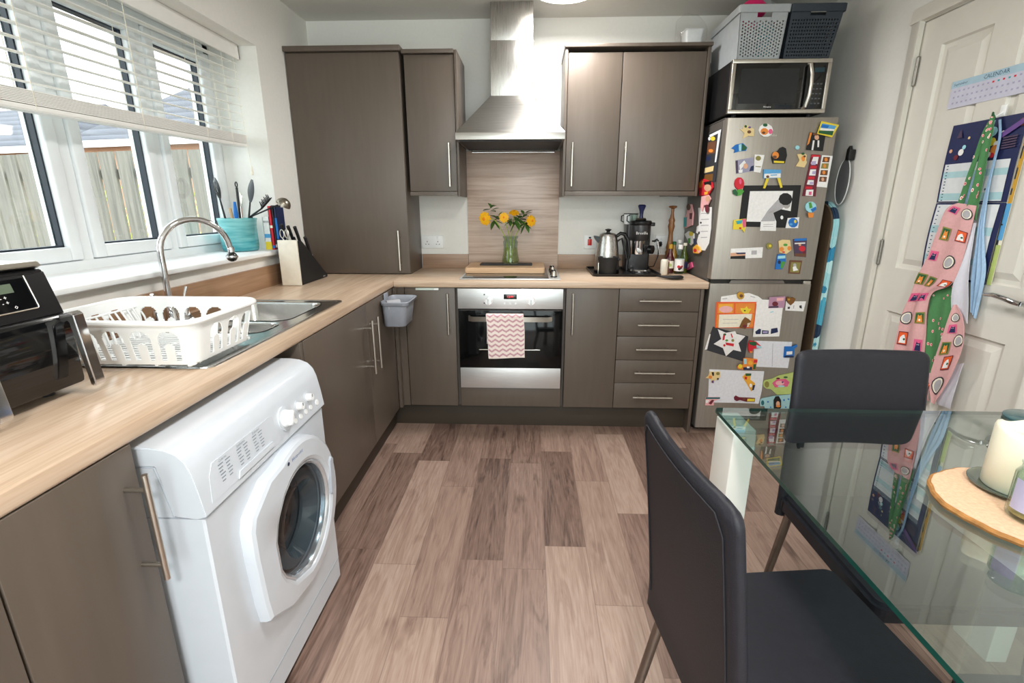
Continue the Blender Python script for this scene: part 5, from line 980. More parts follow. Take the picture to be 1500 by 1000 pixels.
('paper_card','white card with a thin beige landscape photo low on the upper fridge door','card','white',[(1.1899,1.0877),(1.3585,1.0958),(1.3609,1.0398),(1.1911,1.0341)],[('skin',[(1.1911,1.0648),(1.27,1.0676),(1.2707,1.0497),(1.1912,1.0469)]),('black',[(1.1922,1.0469),(1.2705,1.0513),(1.2729,1.0328),(1.1917,1.0336)]),('navy',[(1.2153,1.0664),(1.27,1.0676),(1.27,1.06),(1.2265,1.0583)]),('grey_l',[(1.3001,1.0779),(1.3278,1.079),(1.3296,1.0576),(1.3019,1.0565)])],0,0.002,0),
('fridge_magnet','round olive bronze coin magnet right of the white landscape card','magnet','olive',[(1.4075,1.1025),(1.4056,1.0924),(1.3979,1.0861),(1.3873,1.0861),(1.3779,1.0923),(1.3732,1.1024),(1.3751,1.1125),(1.3828,1.1187),(1.3934,1.1187),(1.4028,1.1125)],[('yellow',[(1.3998,1.1035),(1.399,1.0993),(1.3958,1.0967),(1.3915,1.0967),(1.3876,1.0993),(1.3857,1.1034),(1.3864,1.1076),(1.3896,1.1102),(1.394,1.1102),(1.3978,1.1076)])],0,0.006,0),
('fridge_magnet','cream and orange twin animals magnet low on the upper fridge door','magnet','cream_y',[(1.4344,1.1287),(1.4534,1.1363),(1.4938,1.1339),(1.5078,1.081),(1.4846,1.0606),(1.4481,1.0681)],[('orange',[(1.4678,1.0859),(1.4665,1.0788),(1.4611,1.0743),(1.4536,1.0743),(1.4469,1.0787),(1.4436,1.0859),(1.4449,1.093),(1.4503,1.0974),(1.4577,1.0975),(1.4644,1.0931)]),('orange',[(1.5053,1.0911),(1.5044,1.084),(1.5,1.0795),(1.4938,1.0795),(1.4881,1.0839),(1.4851,1.091),(1.486,1.0982),(1.4904,1.1026),(1.4966,1.1026),(1.5023,1.0982)]),('green',[(1.4835,1.1087),(1.482,1.1046),(1.4769,1.102),(1.4701,1.102),(1.4641,1.1045),(1.4614,1.1087),(1.4629,1.1128),(1.4681,1.1154),(1.4749,1.1154),(1.4808,1.1128)]),('red',[(1.476,1.0707),(1.4748,1.0684),(1.471,1.0669),(1.466,1.0668),(1.4618,1.0683),(1.4599,1.0707),(1.4611,1.0731),(1.4649,1.0746),(1.4699,1.0746),(1.4741,1.0731)])],0,0.006,0),
('photo_card','dark crowded little photo with red spots near the bottom right of the upper door','photo','purple_d',[(1.5106,1.1389),(1.5823,1.144),(1.5932,1.0431),(1.5319,1.048)],[('blue',[(1.5177,1.1414),(1.5813,1.144),(1.5823,1.1315),(1.5171,1.1289)]),('red',[(1.583,1.0888),(1.5811,1.0798),(1.5735,1.0743),(1.5629,1.0743),(1.5535,1.0798),(1.5489,1.0887),(1.5507,1.0976),(1.5584,1.1031),(1.569,1.1031),(1.5783,1.0977)]),('brown',[(1.5321,1.0633),(1.589,1.0635),(1.5914,1.0451),(1.5328,1.049)]),('white',[(1.5212,1.1189),(1.5758,1.1215),(1.5769,1.115),(1.5221,1.1128)]),('maroon',[(1.5892,1.0685),(1.5879,1.0644),(1.5833,1.0618),(1.5771,1.0617),(1.5717,1.0643),(1.5691,1.0685),(1.5704,1.0727),(1.575,1.0752),(1.5812,1.0753),(1.5866,1.0727)]),('skin',[(1.5573,1.1089),(1.5565,1.1053),(1.5533,1.1031),(1.549,1.1031),(1.5451,1.1053),(1.5432,1.1088),(1.544,1.1124),(1.5472,1.1146),(1.5515,1.1146),(1.5554,1.1124)])],0,0.002,0),
('fridge_magnet','blue sea and green shore magnet under the twin animals magnet','magnet','blue',[(1.4395,1.0579),(1.4795,1.0606),(1.4881,1.0197),(1.4763,0.9785),(1.4381,0.9783)],[('cyan_l',[(1.4416,1.0503),(1.4796,1.0529),(1.4819,1.0376),(1.4418,1.0349)]),('green',[(1.4649,1.0222),(1.4855,1.0197),(1.4734,0.981),(1.4625,0.9862)]),('navy',[(1.4611,1.0171),(1.4604,1.011),(1.4568,1.0073),(1.4518,1.0072),(1.4472,1.011),(1.4448,1.017),(1.4455,1.023),(1.449,1.0268),(1.454,1.0268),(1.4586,1.0231)])],0,0.006,0),
('photo_card','brown framed picture of a grey and white cat above the fridge door gap','photo','brown',[(1.5097,1.0275),(1.5758,1.0252),(1.5743,0.953),(1.5128,0.9553)],[('olive',[(1.5188,1.0173),(1.5698,1.0149),(1.568,0.9607),(1.5203,0.9631)]),('white',[(1.5307,0.989),(1.5432,1.0071),(1.5514,0.9865),(1.5635,0.9736),(1.5363,0.9684)]),('grey_l',[(1.548,1.002),(1.5472,0.9971),(1.5436,0.9941),(1.5386,0.9941),(1.5341,0.9971),(1.5318,1.0019),(1.5326,1.0067),(1.5362,1.0097),(1.5412,1.0098),(1.5457,1.0068)])],0,0.002,0),
('paper_card','white arched paper behind the orange certificate','paper','white',[(1.1677,0.784),(1.1679,0.8262),(1.2482,0.8393),(1.3165,0.8473),(1.3677,0.8296),(1.3946,0.8109),(1.398,0.7856)],[('grey_l',[(1.1752,0.8157),(1.2016,0.818),(1.2021,0.8138),(1.1757,0.8111)]),('grey_l',[(1.3267,0.8314),(1.3519,0.8253),(1.3517,0.8211),(1.3264,0.8272)])],0,0.002,0),
('fridge_magnet','round gold magnet on the white arched paper','magnet','gold',[(1.2888,0.8341),(1.2866,0.8218),(1.2777,0.8141),(1.2656,0.814),(1.2549,0.8216),(1.2496,0.8339),(1.2519,0.8462),(1.2607,0.8539),(1.2728,0.8539),(1.2835,0.8464)],[('brown',[(1.2812,0.8332),(1.28,0.8278),(1.2755,0.8244),(1.2694,0.8244),(1.2641,0.8277),(1.2616,0.8331),(1.2628,0.8386),(1.2673,0.8419),(1.2733,0.842),(1.2786,0.8387)])],2,0.008,0),
('certificate','orange and yellow certificate with a white text panel on the lower fridge door','certificate','orange_r',[(1.1425,0.7965),(1.3616,0.798),(1.3668,0.6481),(1.1525,0.6484)],[('orange',[(1.1537,0.7881),(1.2419,0.7896),(1.2445,0.7334),(1.1557,0.7327)]),('orange',[(1.2501,0.7896),(1.3545,0.7903),(1.3577,0.7342),(1.2548,0.7335)]),('yellow_o',[(1.1603,0.7839),(1.2342,0.7853),(1.2357,0.7376),(1.1635,0.737)]),('pink_l',[(1.2385,0.7556),(1.2326,0.744),(1.2145,0.7367),(1.1911,0.7365),(1.1713,0.7435),(1.1627,0.755),(1.1687,0.7666),(1.1868,0.7738),(1.2102,0.774),(1.2299,0.767)]),('yellow',[(1.2836,0.7508),(1.2779,0.7635),(1.3028,0.7616),(1.3114,0.7744),(1.3214,0.7604),(1.34,0.7597),(1.3298,0.7426),(1.3271,0.7319),(1.298,0.7338)]),('black',[(1.2977,0.753),(1.3103,0.751),(1.3052,0.7424)]),('orange',[(1.1543,0.7263),(1.1667,0.7264),(1.1708,0.6529),(1.1591,0.6528)]),('cream',[(1.1669,0.7251),(1.3487,0.7307),(1.3409,0.6557),(1.171,0.6507)]),('orange',[(1.3462,0.7277),(1.3583,0.7291),(1.3597,0.6545),(1.347,0.6566)]),('grey_l',[(1.1906,0.6986),(1.2773,0.701),(1.2775,0.6988),(1.1908,0.6964)]),('grey_l',[(1.193,0.677),(1.2716,0.6794),(1.2719,0.6772),(1.1933,0.6748)])],1,0.002,0),
('bear_magnet','brown bear shaped magnet on the orange certificate','magnet','brown_o',[(1.2851,0.6539),(1.2951,0.6908),(1.3088,0.7133),(1.3265,0.704),(1.3426,0.6912),(1.3375,0.6825),(1.3233,0.6802),(1.3252,0.6651),(1.3173,0.6455)],[('maroon',[(1.3226,0.6629),(1.321,0.6578),(1.3156,0.6546),(1.3084,0.6545),(1.3022,0.6576),(1.2994,0.6627),(1.301,0.6678),(1.3064,0.671),(1.3135,0.6711),(1.3197,0.668)]),('orange',[(1.3517,0.6653),(1.3505,0.6602),(1.3459,0.657),(1.3398,0.657),(1.3344,0.6601),(1.3318,0.6652),(1.3331,0.6703),(1.3377,0.6734),(1.3438,0.6735),(1.3492,0.6704)])],3,0.008,0),
('card_folder','charcoal folded card tilted behind the white paper star','card','charcoal',[(1.142,0.6557),(1.3441,0.6003),(1.3402,0.4496),(1.1059,0.5206)],[('white',[(1.1266,0.6126),(1.1332,0.6108),(1.1225,0.5208),(1.108,0.5187)])],0,0.002,0),
('paper_star','white six pointed paper star with red and green drawings','paper star','white',[(1.1681,0.6416),(1.216,0.6211),(1.2658,0.6311),(1.274,0.6159),(1.3256,0.603),(1.2924,0.5613),(1.3133,0.5111),(1.2679,0.5213),(1.2318,0.4838),(1.2088,0.5314),(1.1547,0.5551),(1.1937,0.5844)],[('red',[(1.2011,0.6152),(1.2128,0.6172),(1.2116,0.5798),(1.2009,0.5768)]),('green_d',[(1.218,0.6115),(1.217,0.6076),(1.2137,0.6051),(1.2092,0.6051),(1.2052,0.6075),(1.2034,0.6114),(1.2044,0.6154),(1.2077,0.6178),(1.2122,0.6179),(1.2161,0.6155)]),('red',[(1.2421,0.6156),(1.2474,0.6176),(1.2574,0.5947),(1.2512,0.5927)]),('red',[(1.2187,0.5654),(1.2672,0.5582),(1.2673,0.5417),(1.2242,0.55)]),('green',[(1.2329,0.5771),(1.2318,0.5731),(1.228,0.5707),(1.2229,0.5706),(1.2185,0.573),(1.2165,0.577),(1.2176,0.5809),(1.2214,0.5834),(1.2265,0.5835),(1.2309,0.5811)]),('olive',[(1.2667,0.5775),(1.2658,0.5724),(1.262,0.5692),(1.2569,0.5691),(1.2525,0.5722),(1.2503,0.5773),(1.2513,0.5824),(1.255,0.5856),(1.2601,0.5856),(1.2645,0.5825)]),('red',[(1.2216,0.548),(1.2209,0.5435),(1.218,0.5406),(1.2141,0.5406),(1.2105,0.5434),(1.2088,0.5479),(1.2095,0.5525),(1.2124,0.5553),(1.2164,0.5553),(1.2199,0.5526)])],2,0.002,0),
('paper_sheet','tall white drawing sheet with dark scribbles along its foot','paper','white',[(1.3633,0.8122),(1.4622,0.8101),(1.5086,0.7755),(1.5126,0.6029),(1.3675,0.5988)],[('navy',[(1.3767,0.6295),(1.3957,0.6463),(1.4066,0.6436),(1.4077,0.6159),(1.3814,0.6145)]),('navy',[(1.4126,0.6381),(1.4499,0.6357),(1.4514,0.6174),(1.4145,0.6159)]),('navy',[(1.4615,0.6469),(1.4949,0.6527),(1.5027,0.6279),(1.4631,0.6164)]),('cyan_l',[(1.443,0.7426),(1.4579,0.7481),(1.4611,0.7438),(1.4453,0.7372)]),('purple_l',[(1.4188,0.6315),(1.4451,0.6318),(1.4453,0.6229),(1.4189,0.6227)])],2,0.002,0),
('photo_card','mauve pink photo pinned over the tall white drawing sheet','photo','mauve',[(1.4263,0.8259),(1.5134,0.8318),(1.515,0.7675),(1.4296,0.7642)],[('maroon',[(1.4792,0.7888),(1.4772,0.7805),(1.4696,0.7754),(1.4593,0.7753),(1.4503,0.7804),(1.446,0.7886),(1.448,0.7968),(1.4556,0.8019),(1.4659,0.802),(1.4749,0.797)]),('pink_l',[(1.4658,0.8209),(1.5042,0.8238),(1.505,0.8077),(1.4691,0.8048)]),('purple_d',[(1.4307,0.775),(1.4823,0.778),(1.4828,0.7673),(1.4309,0.7658)])],3,0.002,0),
('heart_magnet','brown wooden heart magnet over a small white card','magnet','brown_o',[(1.5171,0.8239),(1.5292,0.8293),(1.5405,0.8229),(1.5529,0.8267),(1.5685,0.8188),(1.5624,0.7974),(1.5467,0.7812),(1.5258,0.7998)],[('gold',[(1.5377,0.8144),(1.5369,0.8112),(1.5341,0.8093),(1.5303,0.8092),(1.5269,0.8112),(1.5253,0.8143),(1.526,0.8174),(1.5288,0.8194),(1.5326,0.8194),(1.536,0.8175)])],2,0.007,0),
('paper_card','small white card with grey figures under the brown heart magnet','card','white',[(1.5213,0.8025),(1.6298,0.8032),(1.6247,0.7467),(1.5252,0.7514)],[('charcoal',[(1.5352,0.7714),(1.5479,0.7731),(1.5482,0.7607),(1.537,0.7596)]),('charcoal',[(1.5963,0.7788),(1.6089,0.7816),(1.6133,0.7628),(1.601,0.7654)]),('grey_l',[(1.5653,0.7786),(1.57,0.7813),(1.5703,0.7625),(1.5656,0.7625)])],1,0.002,0),
('paper_sheet','wide white sheet of paper in the middle of the lower fridge door','paper','white_b',[(1.3812,0.5754),(1.5914,0.5702),(1.5906,0.4148),(1.3931,0.4217)],[('grey_l',[(1.4841,0.5607),(1.4868,0.5607),(1.5016,0.4242),(1.4989,0.4241)])],0,0.002,0),
('fridge_magnet','blue toothy creature magnet at the right end of the wide white sheet','magnet','blue',[(1.5502,0.5445),(1.5899,0.5449),(1.6173,0.5564),(1.6217,0.5452),(1.6075,0.5338),(1.6103,0.4799),(1.5544,0.4793)],[('white',[(1.5651,0.5152),(1.5966,0.5178),(1.5978,0.4997),(1.5663,0.4959)]),('navy',[(1.558,0.4907),(1.6076,0.4913),(1.6091,0.4811),(1.5595,0.4805)])],1,0.006,0),
('parrot_magnet','green and red parrot magnet at the left end of the wide white sheet','magnet','red',[(1.3459,0.5513),(1.3509,0.5779),(1.3893,0.5717),(1.4175,0.5476),(1.4109,0.5342),(1.3759,0.5294),(1.3743,0.5094),(1.3602,0.5047),(1.3519,0.5203)],[('green_d',[(1.3475,0.5712),(1.3851,0.5716),(1.3934,0.5562),(1.3799,0.5472),(1.3537,0.5558)]),('cyan_l',[(1.3916,0.554),(1.4223,0.5432),(1.4193,0.5343),(1.3939,0.5363)]),('orange',[(1.3753,0.5116),(1.3741,0.5084),(1.3701,0.5065),(1.3649,0.5064),(1.3605,0.5083),(1.3585,0.5114),(1.3597,0.5146),(1.3636,0.5166),(1.3688,0.5166),(1.3733,0.5147)])],1,0.008,0),
('fridge_magnet','multicoloured toy train magnet below the wide white sheet','magnet','orange',[(1.3016,0.4244),(1.3328,0.4355),(1.3307,0.4729),(1.3478,0.4757),(1.4086,0.4684),(1.4067,0.4069),(1.3368,0.4033),(1.3061,0.4083)],[('cyan_l',[(1.331,0.4702),(1.3475,0.4704),(1.3522,0.4411),(1.3375,0.4382)]),('yellow',[(1.3285,0.4258),(1.3272,0.4182),(1.3217,0.4135),(1.3143,0.4134),(1.3077,0.418),(1.3045,0.4255),(1.3058,0.4331),(1.3113,0.4378),(1.3187,0.4379),(1.3253,0.4333)]),('red',[(1.389,0.4655),(1.409,0.4658),(1.4086,0.4498),(1.3888,0.4479)]),('green_d',[(1.39,0.4389),(1.405,0.439),(1.4038,0.4095),(1.3903,0.4094)]),('navy',[(1.3348,0.4194),(1.3846,0.4227),(1.3859,0.405),(1.3367,0.4044)]),('white',[(1.3542,0.425),(1.3692,0.4252),(1.3706,0.4145),(1.3556,0.4143)]),('yellow_o',[(1.3845,0.4468),(1.383,0.4393),(1.3771,0.4345),(1.369,0.4344),(1.3619,0.439),(1.3585,0.4465),(1.36,0.4541),(1.3659,0.4588),(1.3739,0.4589),(1.381,0.4543)])],1,0.008,0),
('paper_sheet','wide crumpled white drawing low on the fridge above the table corner','paper','white_b',[(1.148,0.4021),(1.3023,0.3975),(1.4596,0.3941),(1.4621,0.2741),(1.4551,0.1934),(1.3163,0.1969),(1.162,0.1974)],[],0,0.002,0),
('bear_magnet','golden teddy bear magnet at the top left of the low white drawing','magnet','cream_y',[(1.1305,0.3519),(1.1445,0.363),(1.1518,0.3902),(1.1723,0.3878),(1.2073,0.3909),(1.2119,0.3584),(1.2026,0.3419),(1.1826,0.3389),(1.1772,0.3186),(1.1638,0.325),(1.1643,0.3442)],[('black',[(1.1596,0.3876),(1.1723,0.3878),(1.1746,0.3661),(1.167,0.366)]),('orange',[(1.1654,0.3578),(1.164,0.352),(1.1594,0.3484),(1.1531,0.3483),(1.1476,0.3518),(1.1451,0.3575),(1.1464,0.3633),(1.1511,0.3669),(1.1574,0.367),(1.1628,0.3635)]),('olive',[(1.206,0.3801),(1.2047,0.3743),(1.2,0.3707),(1.1938,0.3706),(1.1883,0.3741),(1.1858,0.3798),(1.1871,0.3856),(1.1917,0.3892),(1.198,0.3892),(1.2034,0.3858)]),('purple',[(1.1652,0.336),(1.1776,0.3389),(1.1771,0.3197),(1.1663,0.325)]),('charcoal',[(1.2056,0.3474),(1.2047,0.3442),(1.2019,0.3422),(1.1982,0.3421),(1.1949,0.3441),(1.1934,0.3473),(1.1942,0.3505),(1.197,0.3525),(1.2008,0.3525),(1.204,0.3506)])],1,0.008,0),
('fridge_magnet','yellow boot shaped magnet with red and green tips on the low white drawing','magnet','yellow_o',[(1.3397,0.3601),(1.3596,0.382),(1.3851,0.3796),(1.3846,0.3443),(1.4151,0.3229),(1.4162,0.2955),(1.4014,0.2721),(1.3672,0.3222)],[('green_d',[(1.3521,0.3819),(1.3858,0.3823),(1.3855,0.3688),(1.3566,0.3657)]),('red',[(1.3509,0.3629),(1.3649,0.3604),(1.3644,0.3441),(1.354,0.3466)]),('navy',[(1.4039,0.3118),(1.4166,0.312),(1.4129,0.2817),(1.4031,0.2788)]),('white',[(1.3987,0.309),(1.3983,0.3019),(1.3953,0.2974),(1.3909,0.2974),(1.3868,0.3017),(1.3846,0.3088),(1.385,0.3159),(1.388,0.3203),(1.3924,0.3204),(1.3965,0.316)])],1,0.006,0),
('fridge_magnet','maroon and yellow guitar shaped magnet at the foot of the low white drawing','magnet','maroon',[(1.3069,0.2331),(1.3157,0.2443),(1.3375,0.2335),(1.4272,0.2304),(1.4287,0.207),(1.3818,0.2063),(1.3421,0.2169),(1.325,0.2099),(1.3114,0.2164)],[('yellow',[(1.3844,0.2259),(1.4242,0.2265),(1.4246,0.2114),(1.3838,0.2108)]),('brown',[(1.3732,0.2257),(1.3719,0.2217),(1.3676,0.2193),(1.362,0.2192),(1.3571,0.2215),(1.3548,0.2254),(1.3561,0.2294),(1.3604,0.2319),(1.3661,0.232),(1.3709,0.2296)])],1,0.006,0),
('fridge_magnet','pink striped flag magnet with a dark top at the lower left of the low drawing','magnet','pink_l',[(1.143,0.2318),(1.226,0.233),(1.2212,0.2207),(1.1942,0.2091),(1.1947,0.181),(1.1458,0.1802)],[('teal_d',[(1.144,0.2318),(1.226,0.233),(1.225,0.2235),(1.1451,0.2212)]),('maroon',[(1.1623,0.1946),(1.1805,0.2173),(1.1936,0.2147),(1.1786,0.1864)]),('white',[(1.1459,0.2139),(1.1654,0.2142),(1.1569,0.1973),(1.1467,0.196)])],1,0.006,0),
('potholder_magnet','lime green teacup shape with pink flowers beside the chair back','magnet','lime',[(1.4605,0.3235),(1.4684,0.34),(1.5098,0.3503),(1.5471,0.3709),(1.6243,0.3907),(1.655,0.3857),(1.6583,0.2988),(1.6416,0.259),(1.5515,0.2516),(1.5111,0.2869),(1.4856,0.2882),(1.4685,0.3017)],[('olive',[(1.4975,0.3158),(1.4965,0.3042),(1.491,0.2969),(1.4829,0.2968),(1.4753,0.3039),(1.4712,0.3154),(1.4722,0.327),(1.4777,0.3342),(1.4858,0.3343),(1.4934,0.3273)]),('pink',[(1.5134,0.3242),(1.5355,0.3463),(1.585,0.3513),(1.6107,0.331),(1.6021,0.3035),(1.5324,0.2971)]),('pink_l',[(1.5813,0.3251),(1.5777,0.3167),(1.5659,0.3114),(1.5504,0.3112),(1.537,0.3162),(1.5311,0.3244),(1.5347,0.3328),(1.5465,0.3381),(1.562,0.3383),(1.5753,0.3334)]),('cyan_l',[(1.5866,0.3061),(1.5833,0.3028),(1.5735,0.3007),(1.561,0.3005),(1.5507,0.3024),(1.5464,0.3055),(1.5497,0.3088),(1.5595,0.3109),(1.572,0.3111),(1.5823,0.3092)]),('green_d',[(1.5957,0.3607),(1.5939,0.3574),(1.5882,0.3554),(1.5807,0.3553),(1.5744,0.3572),(1.5717,0.3603),(1.5735,0.3635),(1.5792,0.3656),(1.5867,0.3657),(1.5929,0.3638)]),('purple',[(1.5765,0.3305),(1.5758,0.3273),(1.5731,0.3253),(1.5694,0.3252),(1.5661,0.3272),(1.5645,0.3304),(1.5652,0.3336),(1.5679,0.3356),(1.5716,0.3356),(1.5749,0.3337)]),('maroon',[(1.5532,0.353),(1.5515,0.3502),(1.5462,0.3483),(1.5394,0.3482),(1.5336,0.3499),(1.5311,0.3528),(1.5328,0.3557),(1.538,0.3575),(1.5449,0.3576),(1.5506,0.3559)])],0,0.005,0),
('potholder_magnet','pale blue teapot shape with dark dots beneath the lime green teacup','magnet','cyan_b',[(1.4568,0.2186),(1.4706,0.2299),(1.5347,0.2447),(1.6393,0.2573),(1.6751,0.2551),(1.6701,0.1883),(1.6379,0.1654),(1.611,0.1396),(1.5415,0.1232),(1.4957,0.1575),(1.4876,0.1799),(1.4646,0.1795)],[('teal_d',[(1.4835,0.2022),(1.483,0.193),(1.4792,0.1873),(1.4735,0.1872),(1.4682,0.1928),(1.4652,0.202),(1.4657,0.2112),(1.4695,0.2169),(1.4752,0.217),(1.4805,0.2114)]),('blue',[(1.5092,0.2082),(1.5086,0.2056),(1.5063,0.2039),(1.5032,0.2039),(1.5004,0.2055),(1.4991,0.2081),(1.4997,0.2107),(1.502,0.2123),(1.5051,0.2124),(1.5079,0.2108)]),('blue',[(1.6236,0.2266),(1.6231,0.224),(1.6208,0.2224),(1.6176,0.2223),(1.6149,0.2239),(1.6135,0.2265),(1.6141,0.2291),(1.6164,0.2307),(1.6195,0.2308),(1.6223,0.2292)]),('blue',[(1.5746,0.1503),(1.574,0.1463),(1.5713,0.1438),(1.5675,0.1438),(1.5641,0.1462),(1.5624,0.1501),(1.563,0.1541),(1.5657,0.1566),(1.5695,0.1567),(1.5729,0.1543)]),('blue',[(1.5981,0.2207),(1.5979,0.2168),(1.5962,0.2143),(1.5937,0.2143),(1.5913,0.2167),(1.59,0.2206),(1.5902,0.2245),(1.5919,0.2269),(1.5944,0.227),(1.5968,0.2246)]),('blue',[(1.5282,0.1749),(1.5277,0.1723),(1.5259,0.1706),(1.5234,0.1706),(1.5211,0.1722),(1.52,0.1748),(1.5204,0.1774),(1.5222,0.1791),(1.5247,0.1791),(1.527,0.1775)]),('blue',[(1.6148,0.1763),(1.6144,0.1736),(1.6126,0.172),(1.6101,0.1719),(1.6078,0.1735),(1.6067,0.1761),(1.6071,0.1788),(1.6089,0.1804),(1.6114,0.1805),(1.6136,0.1789)])],1,0.005,0),
('fridge_magnet','black arched magnet with a tan centre on the pale blue teapot shape','magnet','black',[(1.5435,0.1639),(1.5341,0.2197),(1.5425,0.2432),(1.56,0.2451),(1.5763,0.2204),(1.5827,0.1758),(1.5767,0.1644)],[('skin',[(1.5719,0.198),(1.5712,0.1875),(1.5666,0.1809),(1.5596,0.1808),(1.5531,0.1872),(1.5495,0.1977),(1.5501,0.2082),(1.5548,0.2147),(1.5617,0.2148),(1.5682,0.2084)]),('orange',[(1.5769,0.1841),(1.575,0.1801),(1.5687,0.1776),(1.5605,0.1774),(1.5535,0.1798),(1.5504,0.1837),(1.5524,0.1877),(1.5587,0.1902),(1.5669,0.1903),(1.5738,0.188)])],3,0.005,0),
('photo_collage','long dark photo collage with a white edge, upper side of the fridge','photo collage','charcoal',[(-0.3075,1.6964),(-0.5085,1.6968),(-0.5096,1.6589),(-0.5026,1.4354),(-0.3123,1.4399),(-0.3009,1.5584)],[('white',[(-0.3336,1.6891),(-0.5051,1.6944),(-0.507,1.6811),(-0.3449,1.6752)]),('white',[(-0.4695,1.6862),(-0.5052,1.6872),(-0.483,1.5355),(-0.4608,1.5358)]),('yellow',[(-0.4323,1.6583),(-0.4273,1.6522),(-0.41,1.6502),(-0.3867,1.653),(-0.3662,1.6596),(-0.3566,1.6676),(-0.3618,1.6737),(-0.3797,1.6757),(-0.4032,1.6727),(-0.4231,1.666)]),('brown',[(-0.3212,1.6516),(-0.4498,1.6441),(-0.4506,1.5838),(-0.3237,1.5883)]),('orange',[(-0.4216,1.5981),(-0.4161,1.5933),(-0.3983,1.5917),(-0.3746,1.594),(-0.3541,1.5995),(-0.3448,1.6059),(-0.3506,1.6109),(-0.369,1.6123),(-0.3927,1.6098),(-0.4127,1.6044)]),('charcoal',[(-0.3312,1.5797),(-0.4496,1.5725),(-0.4465,1.5461),(-0.3162,1.5491)]),('navy',[(-0.3199,1.5767),(-0.3927,1.5724),(-0.3924,1.5507),(-0.3242,1.5548)]),('cream_y',[(-0.3136,1.5171),(-0.4549,1.5187),(-0.4518,1.492),(-0.3098,1.489)]),('brown_o',[(-0.325,1.48),(-0.4561,1.4778),(-0.4582,1.4413),(-0.3174,1.4479)]),('white',[(-0.3593,1.6665),(-0.3573,1.6613),(-0.3486,1.659),(-0.3365,1.6604),(-0.3255,1.6652),(-0.32,1.6714),(-0.322,1.6766),(-0.3308,1.6789),(-0.343,1.6773),(-0.3538,1.6726)])],0,0.002,1),
('fridge_magnet','red and orange painted face magnet on the fridge side','magnet','red',[(-0.24,1.4221),(-0.2813,1.4579),(-0.3318,1.4578),(-0.4698,1.433),(-0.4896,1.4051),(-0.4322,1.3674),(-0.2836,1.3662)],[('orange',[(-0.2614,1.438),(-0.2956,1.453),(-0.3276,1.4474),(-0.3084,1.4113),(-0.2693,1.4127)]),('black',[(-0.3377,1.4388),(-0.4559,1.4414),(-0.4624,1.4201),(-0.3545,1.4243)]),('skin',[(-0.4695,1.4042),(-0.4624,1.3934),(-0.4364,1.3873),(-0.401,1.3883),(-0.3695,1.3962),(-0.3545,1.4081),(-0.3624,1.4193),(-0.3897,1.4252),(-0.4253,1.4238),(-0.4555,1.4157)]),('yellow_o',[(-0.3666,1.385),(-0.426,1.3874),(-0.419,1.3716),(-0.3711,1.3703)])],1,0.006,1),
('shopping_list','long white handwritten list with rounded foot on the fridge side','list','white',[(-0.2647,1.2986),(-0.4867,1.3034),(-0.5092,1.1923),(-0.5037,1.111),(-0.4524,1.0655),(-0.3641,1.0621),(-0.2974,1.1049),(-0.3238,1.15),(-0.268,1.1557),(-0.2709,1.1908),(-0.3081,1.2009)],[('grey_l',[(-0.3264,1.2694),(-0.4611,1.2729),(-0.4624,1.2689),(-0.3277,1.2652)]),('black',[(-0.3068,1.162),(-0.3373,1.1662),(-0.3368,1.1507),(-0.3112,1.1476)]),('grey_l',[(-0.3367,1.2359),(-0.4639,1.2407),(-0.4651,1.2367),(-0.338,1.2317)]),('grey_l',[(-0.3419,1.2021),(-0.469,1.2085),(-0.4703,1.2045),(-0.3432,1.198)]),('black',[(-0.3531,1.2161),(-0.3513,1.2125),(-0.3442,1.2102),(-0.3347,1.2098),(-0.3263,1.2117),(-0.3223,1.2151),(-0.3242,1.2186),(-0.3313,1.221),(-0.3408,1.2213),(-0.3491,1.2194)]),('grey_l',[(-0.3522,1.1686),(-0.4671,1.1758),(-0.4684,1.1718),(-0.3535,1.1644)]),('grey_l',[(-0.3626,1.1351),(-0.4652,1.1429),(-0.4665,1.1389),(-0.3639,1.1309)])],0,0.002,1),
('fridge_magnet','pink figure magnet at the top of the handwritten list','magnet','pink_l',[(-0.3186,1.3614),(-0.4317,1.369),(-0.4734,1.3469),(-0.441,1.3153),(-0.3763,1.313),(-0.3544,1.2781),(-0.3212,1.303)],[('maroon',[(-0.466,1.2953),(-0.4642,1.2822),(-0.4514,1.2739),(-0.4323,1.2736),(-0.4141,1.2817),(-0.404,1.295),(-0.4059,1.3084),(-0.4191,1.3167),(-0.4383,1.3166),(-0.4561,1.3085)]),('skin',[(-0.4664,1.347),(-0.4626,1.3377),(-0.4468,1.3321),(-0.4248,1.3322),(-0.405,1.3383),(-0.3951,1.3479),(-0.3991,1.3574),(-0.4154,1.3629),(-0.4375,1.3625),(-0.4569,1.3564)])],1,0.006,1),
('fridge_magnet','teal and pink figurine magnet at the far back of the fridge side','magnet','pink_l',[(-0.0268,1.2186),(-0.0744,1.2659),(-0.074,1.316),(-0.1466,1.3203),(-0.1972,1.2676),(-0.1992,1.1969),(-0.0722,1.1736)],[('teal',[(-0.0273,1.2373),(-0.0875,1.2433),(-0.0998,1.184),(-0.0446,1.1818)]),('brown',[(-0.1405,1.3026),(-0.1368,1.291),(-0.12,1.2837),(-0.0961,1.2835),(-0.0743,1.2906),(-0.0631,1.3024),(-0.067,1.3141),(-0.0844,1.3214),(-0.1084,1.3213),(-0.1297,1.3141)]),('maroon',[(-0.1341,1.2667),(-0.1859,1.2675),(-0.1883,1.2321),(-0.1451,1.231)])],0,0.008,1),
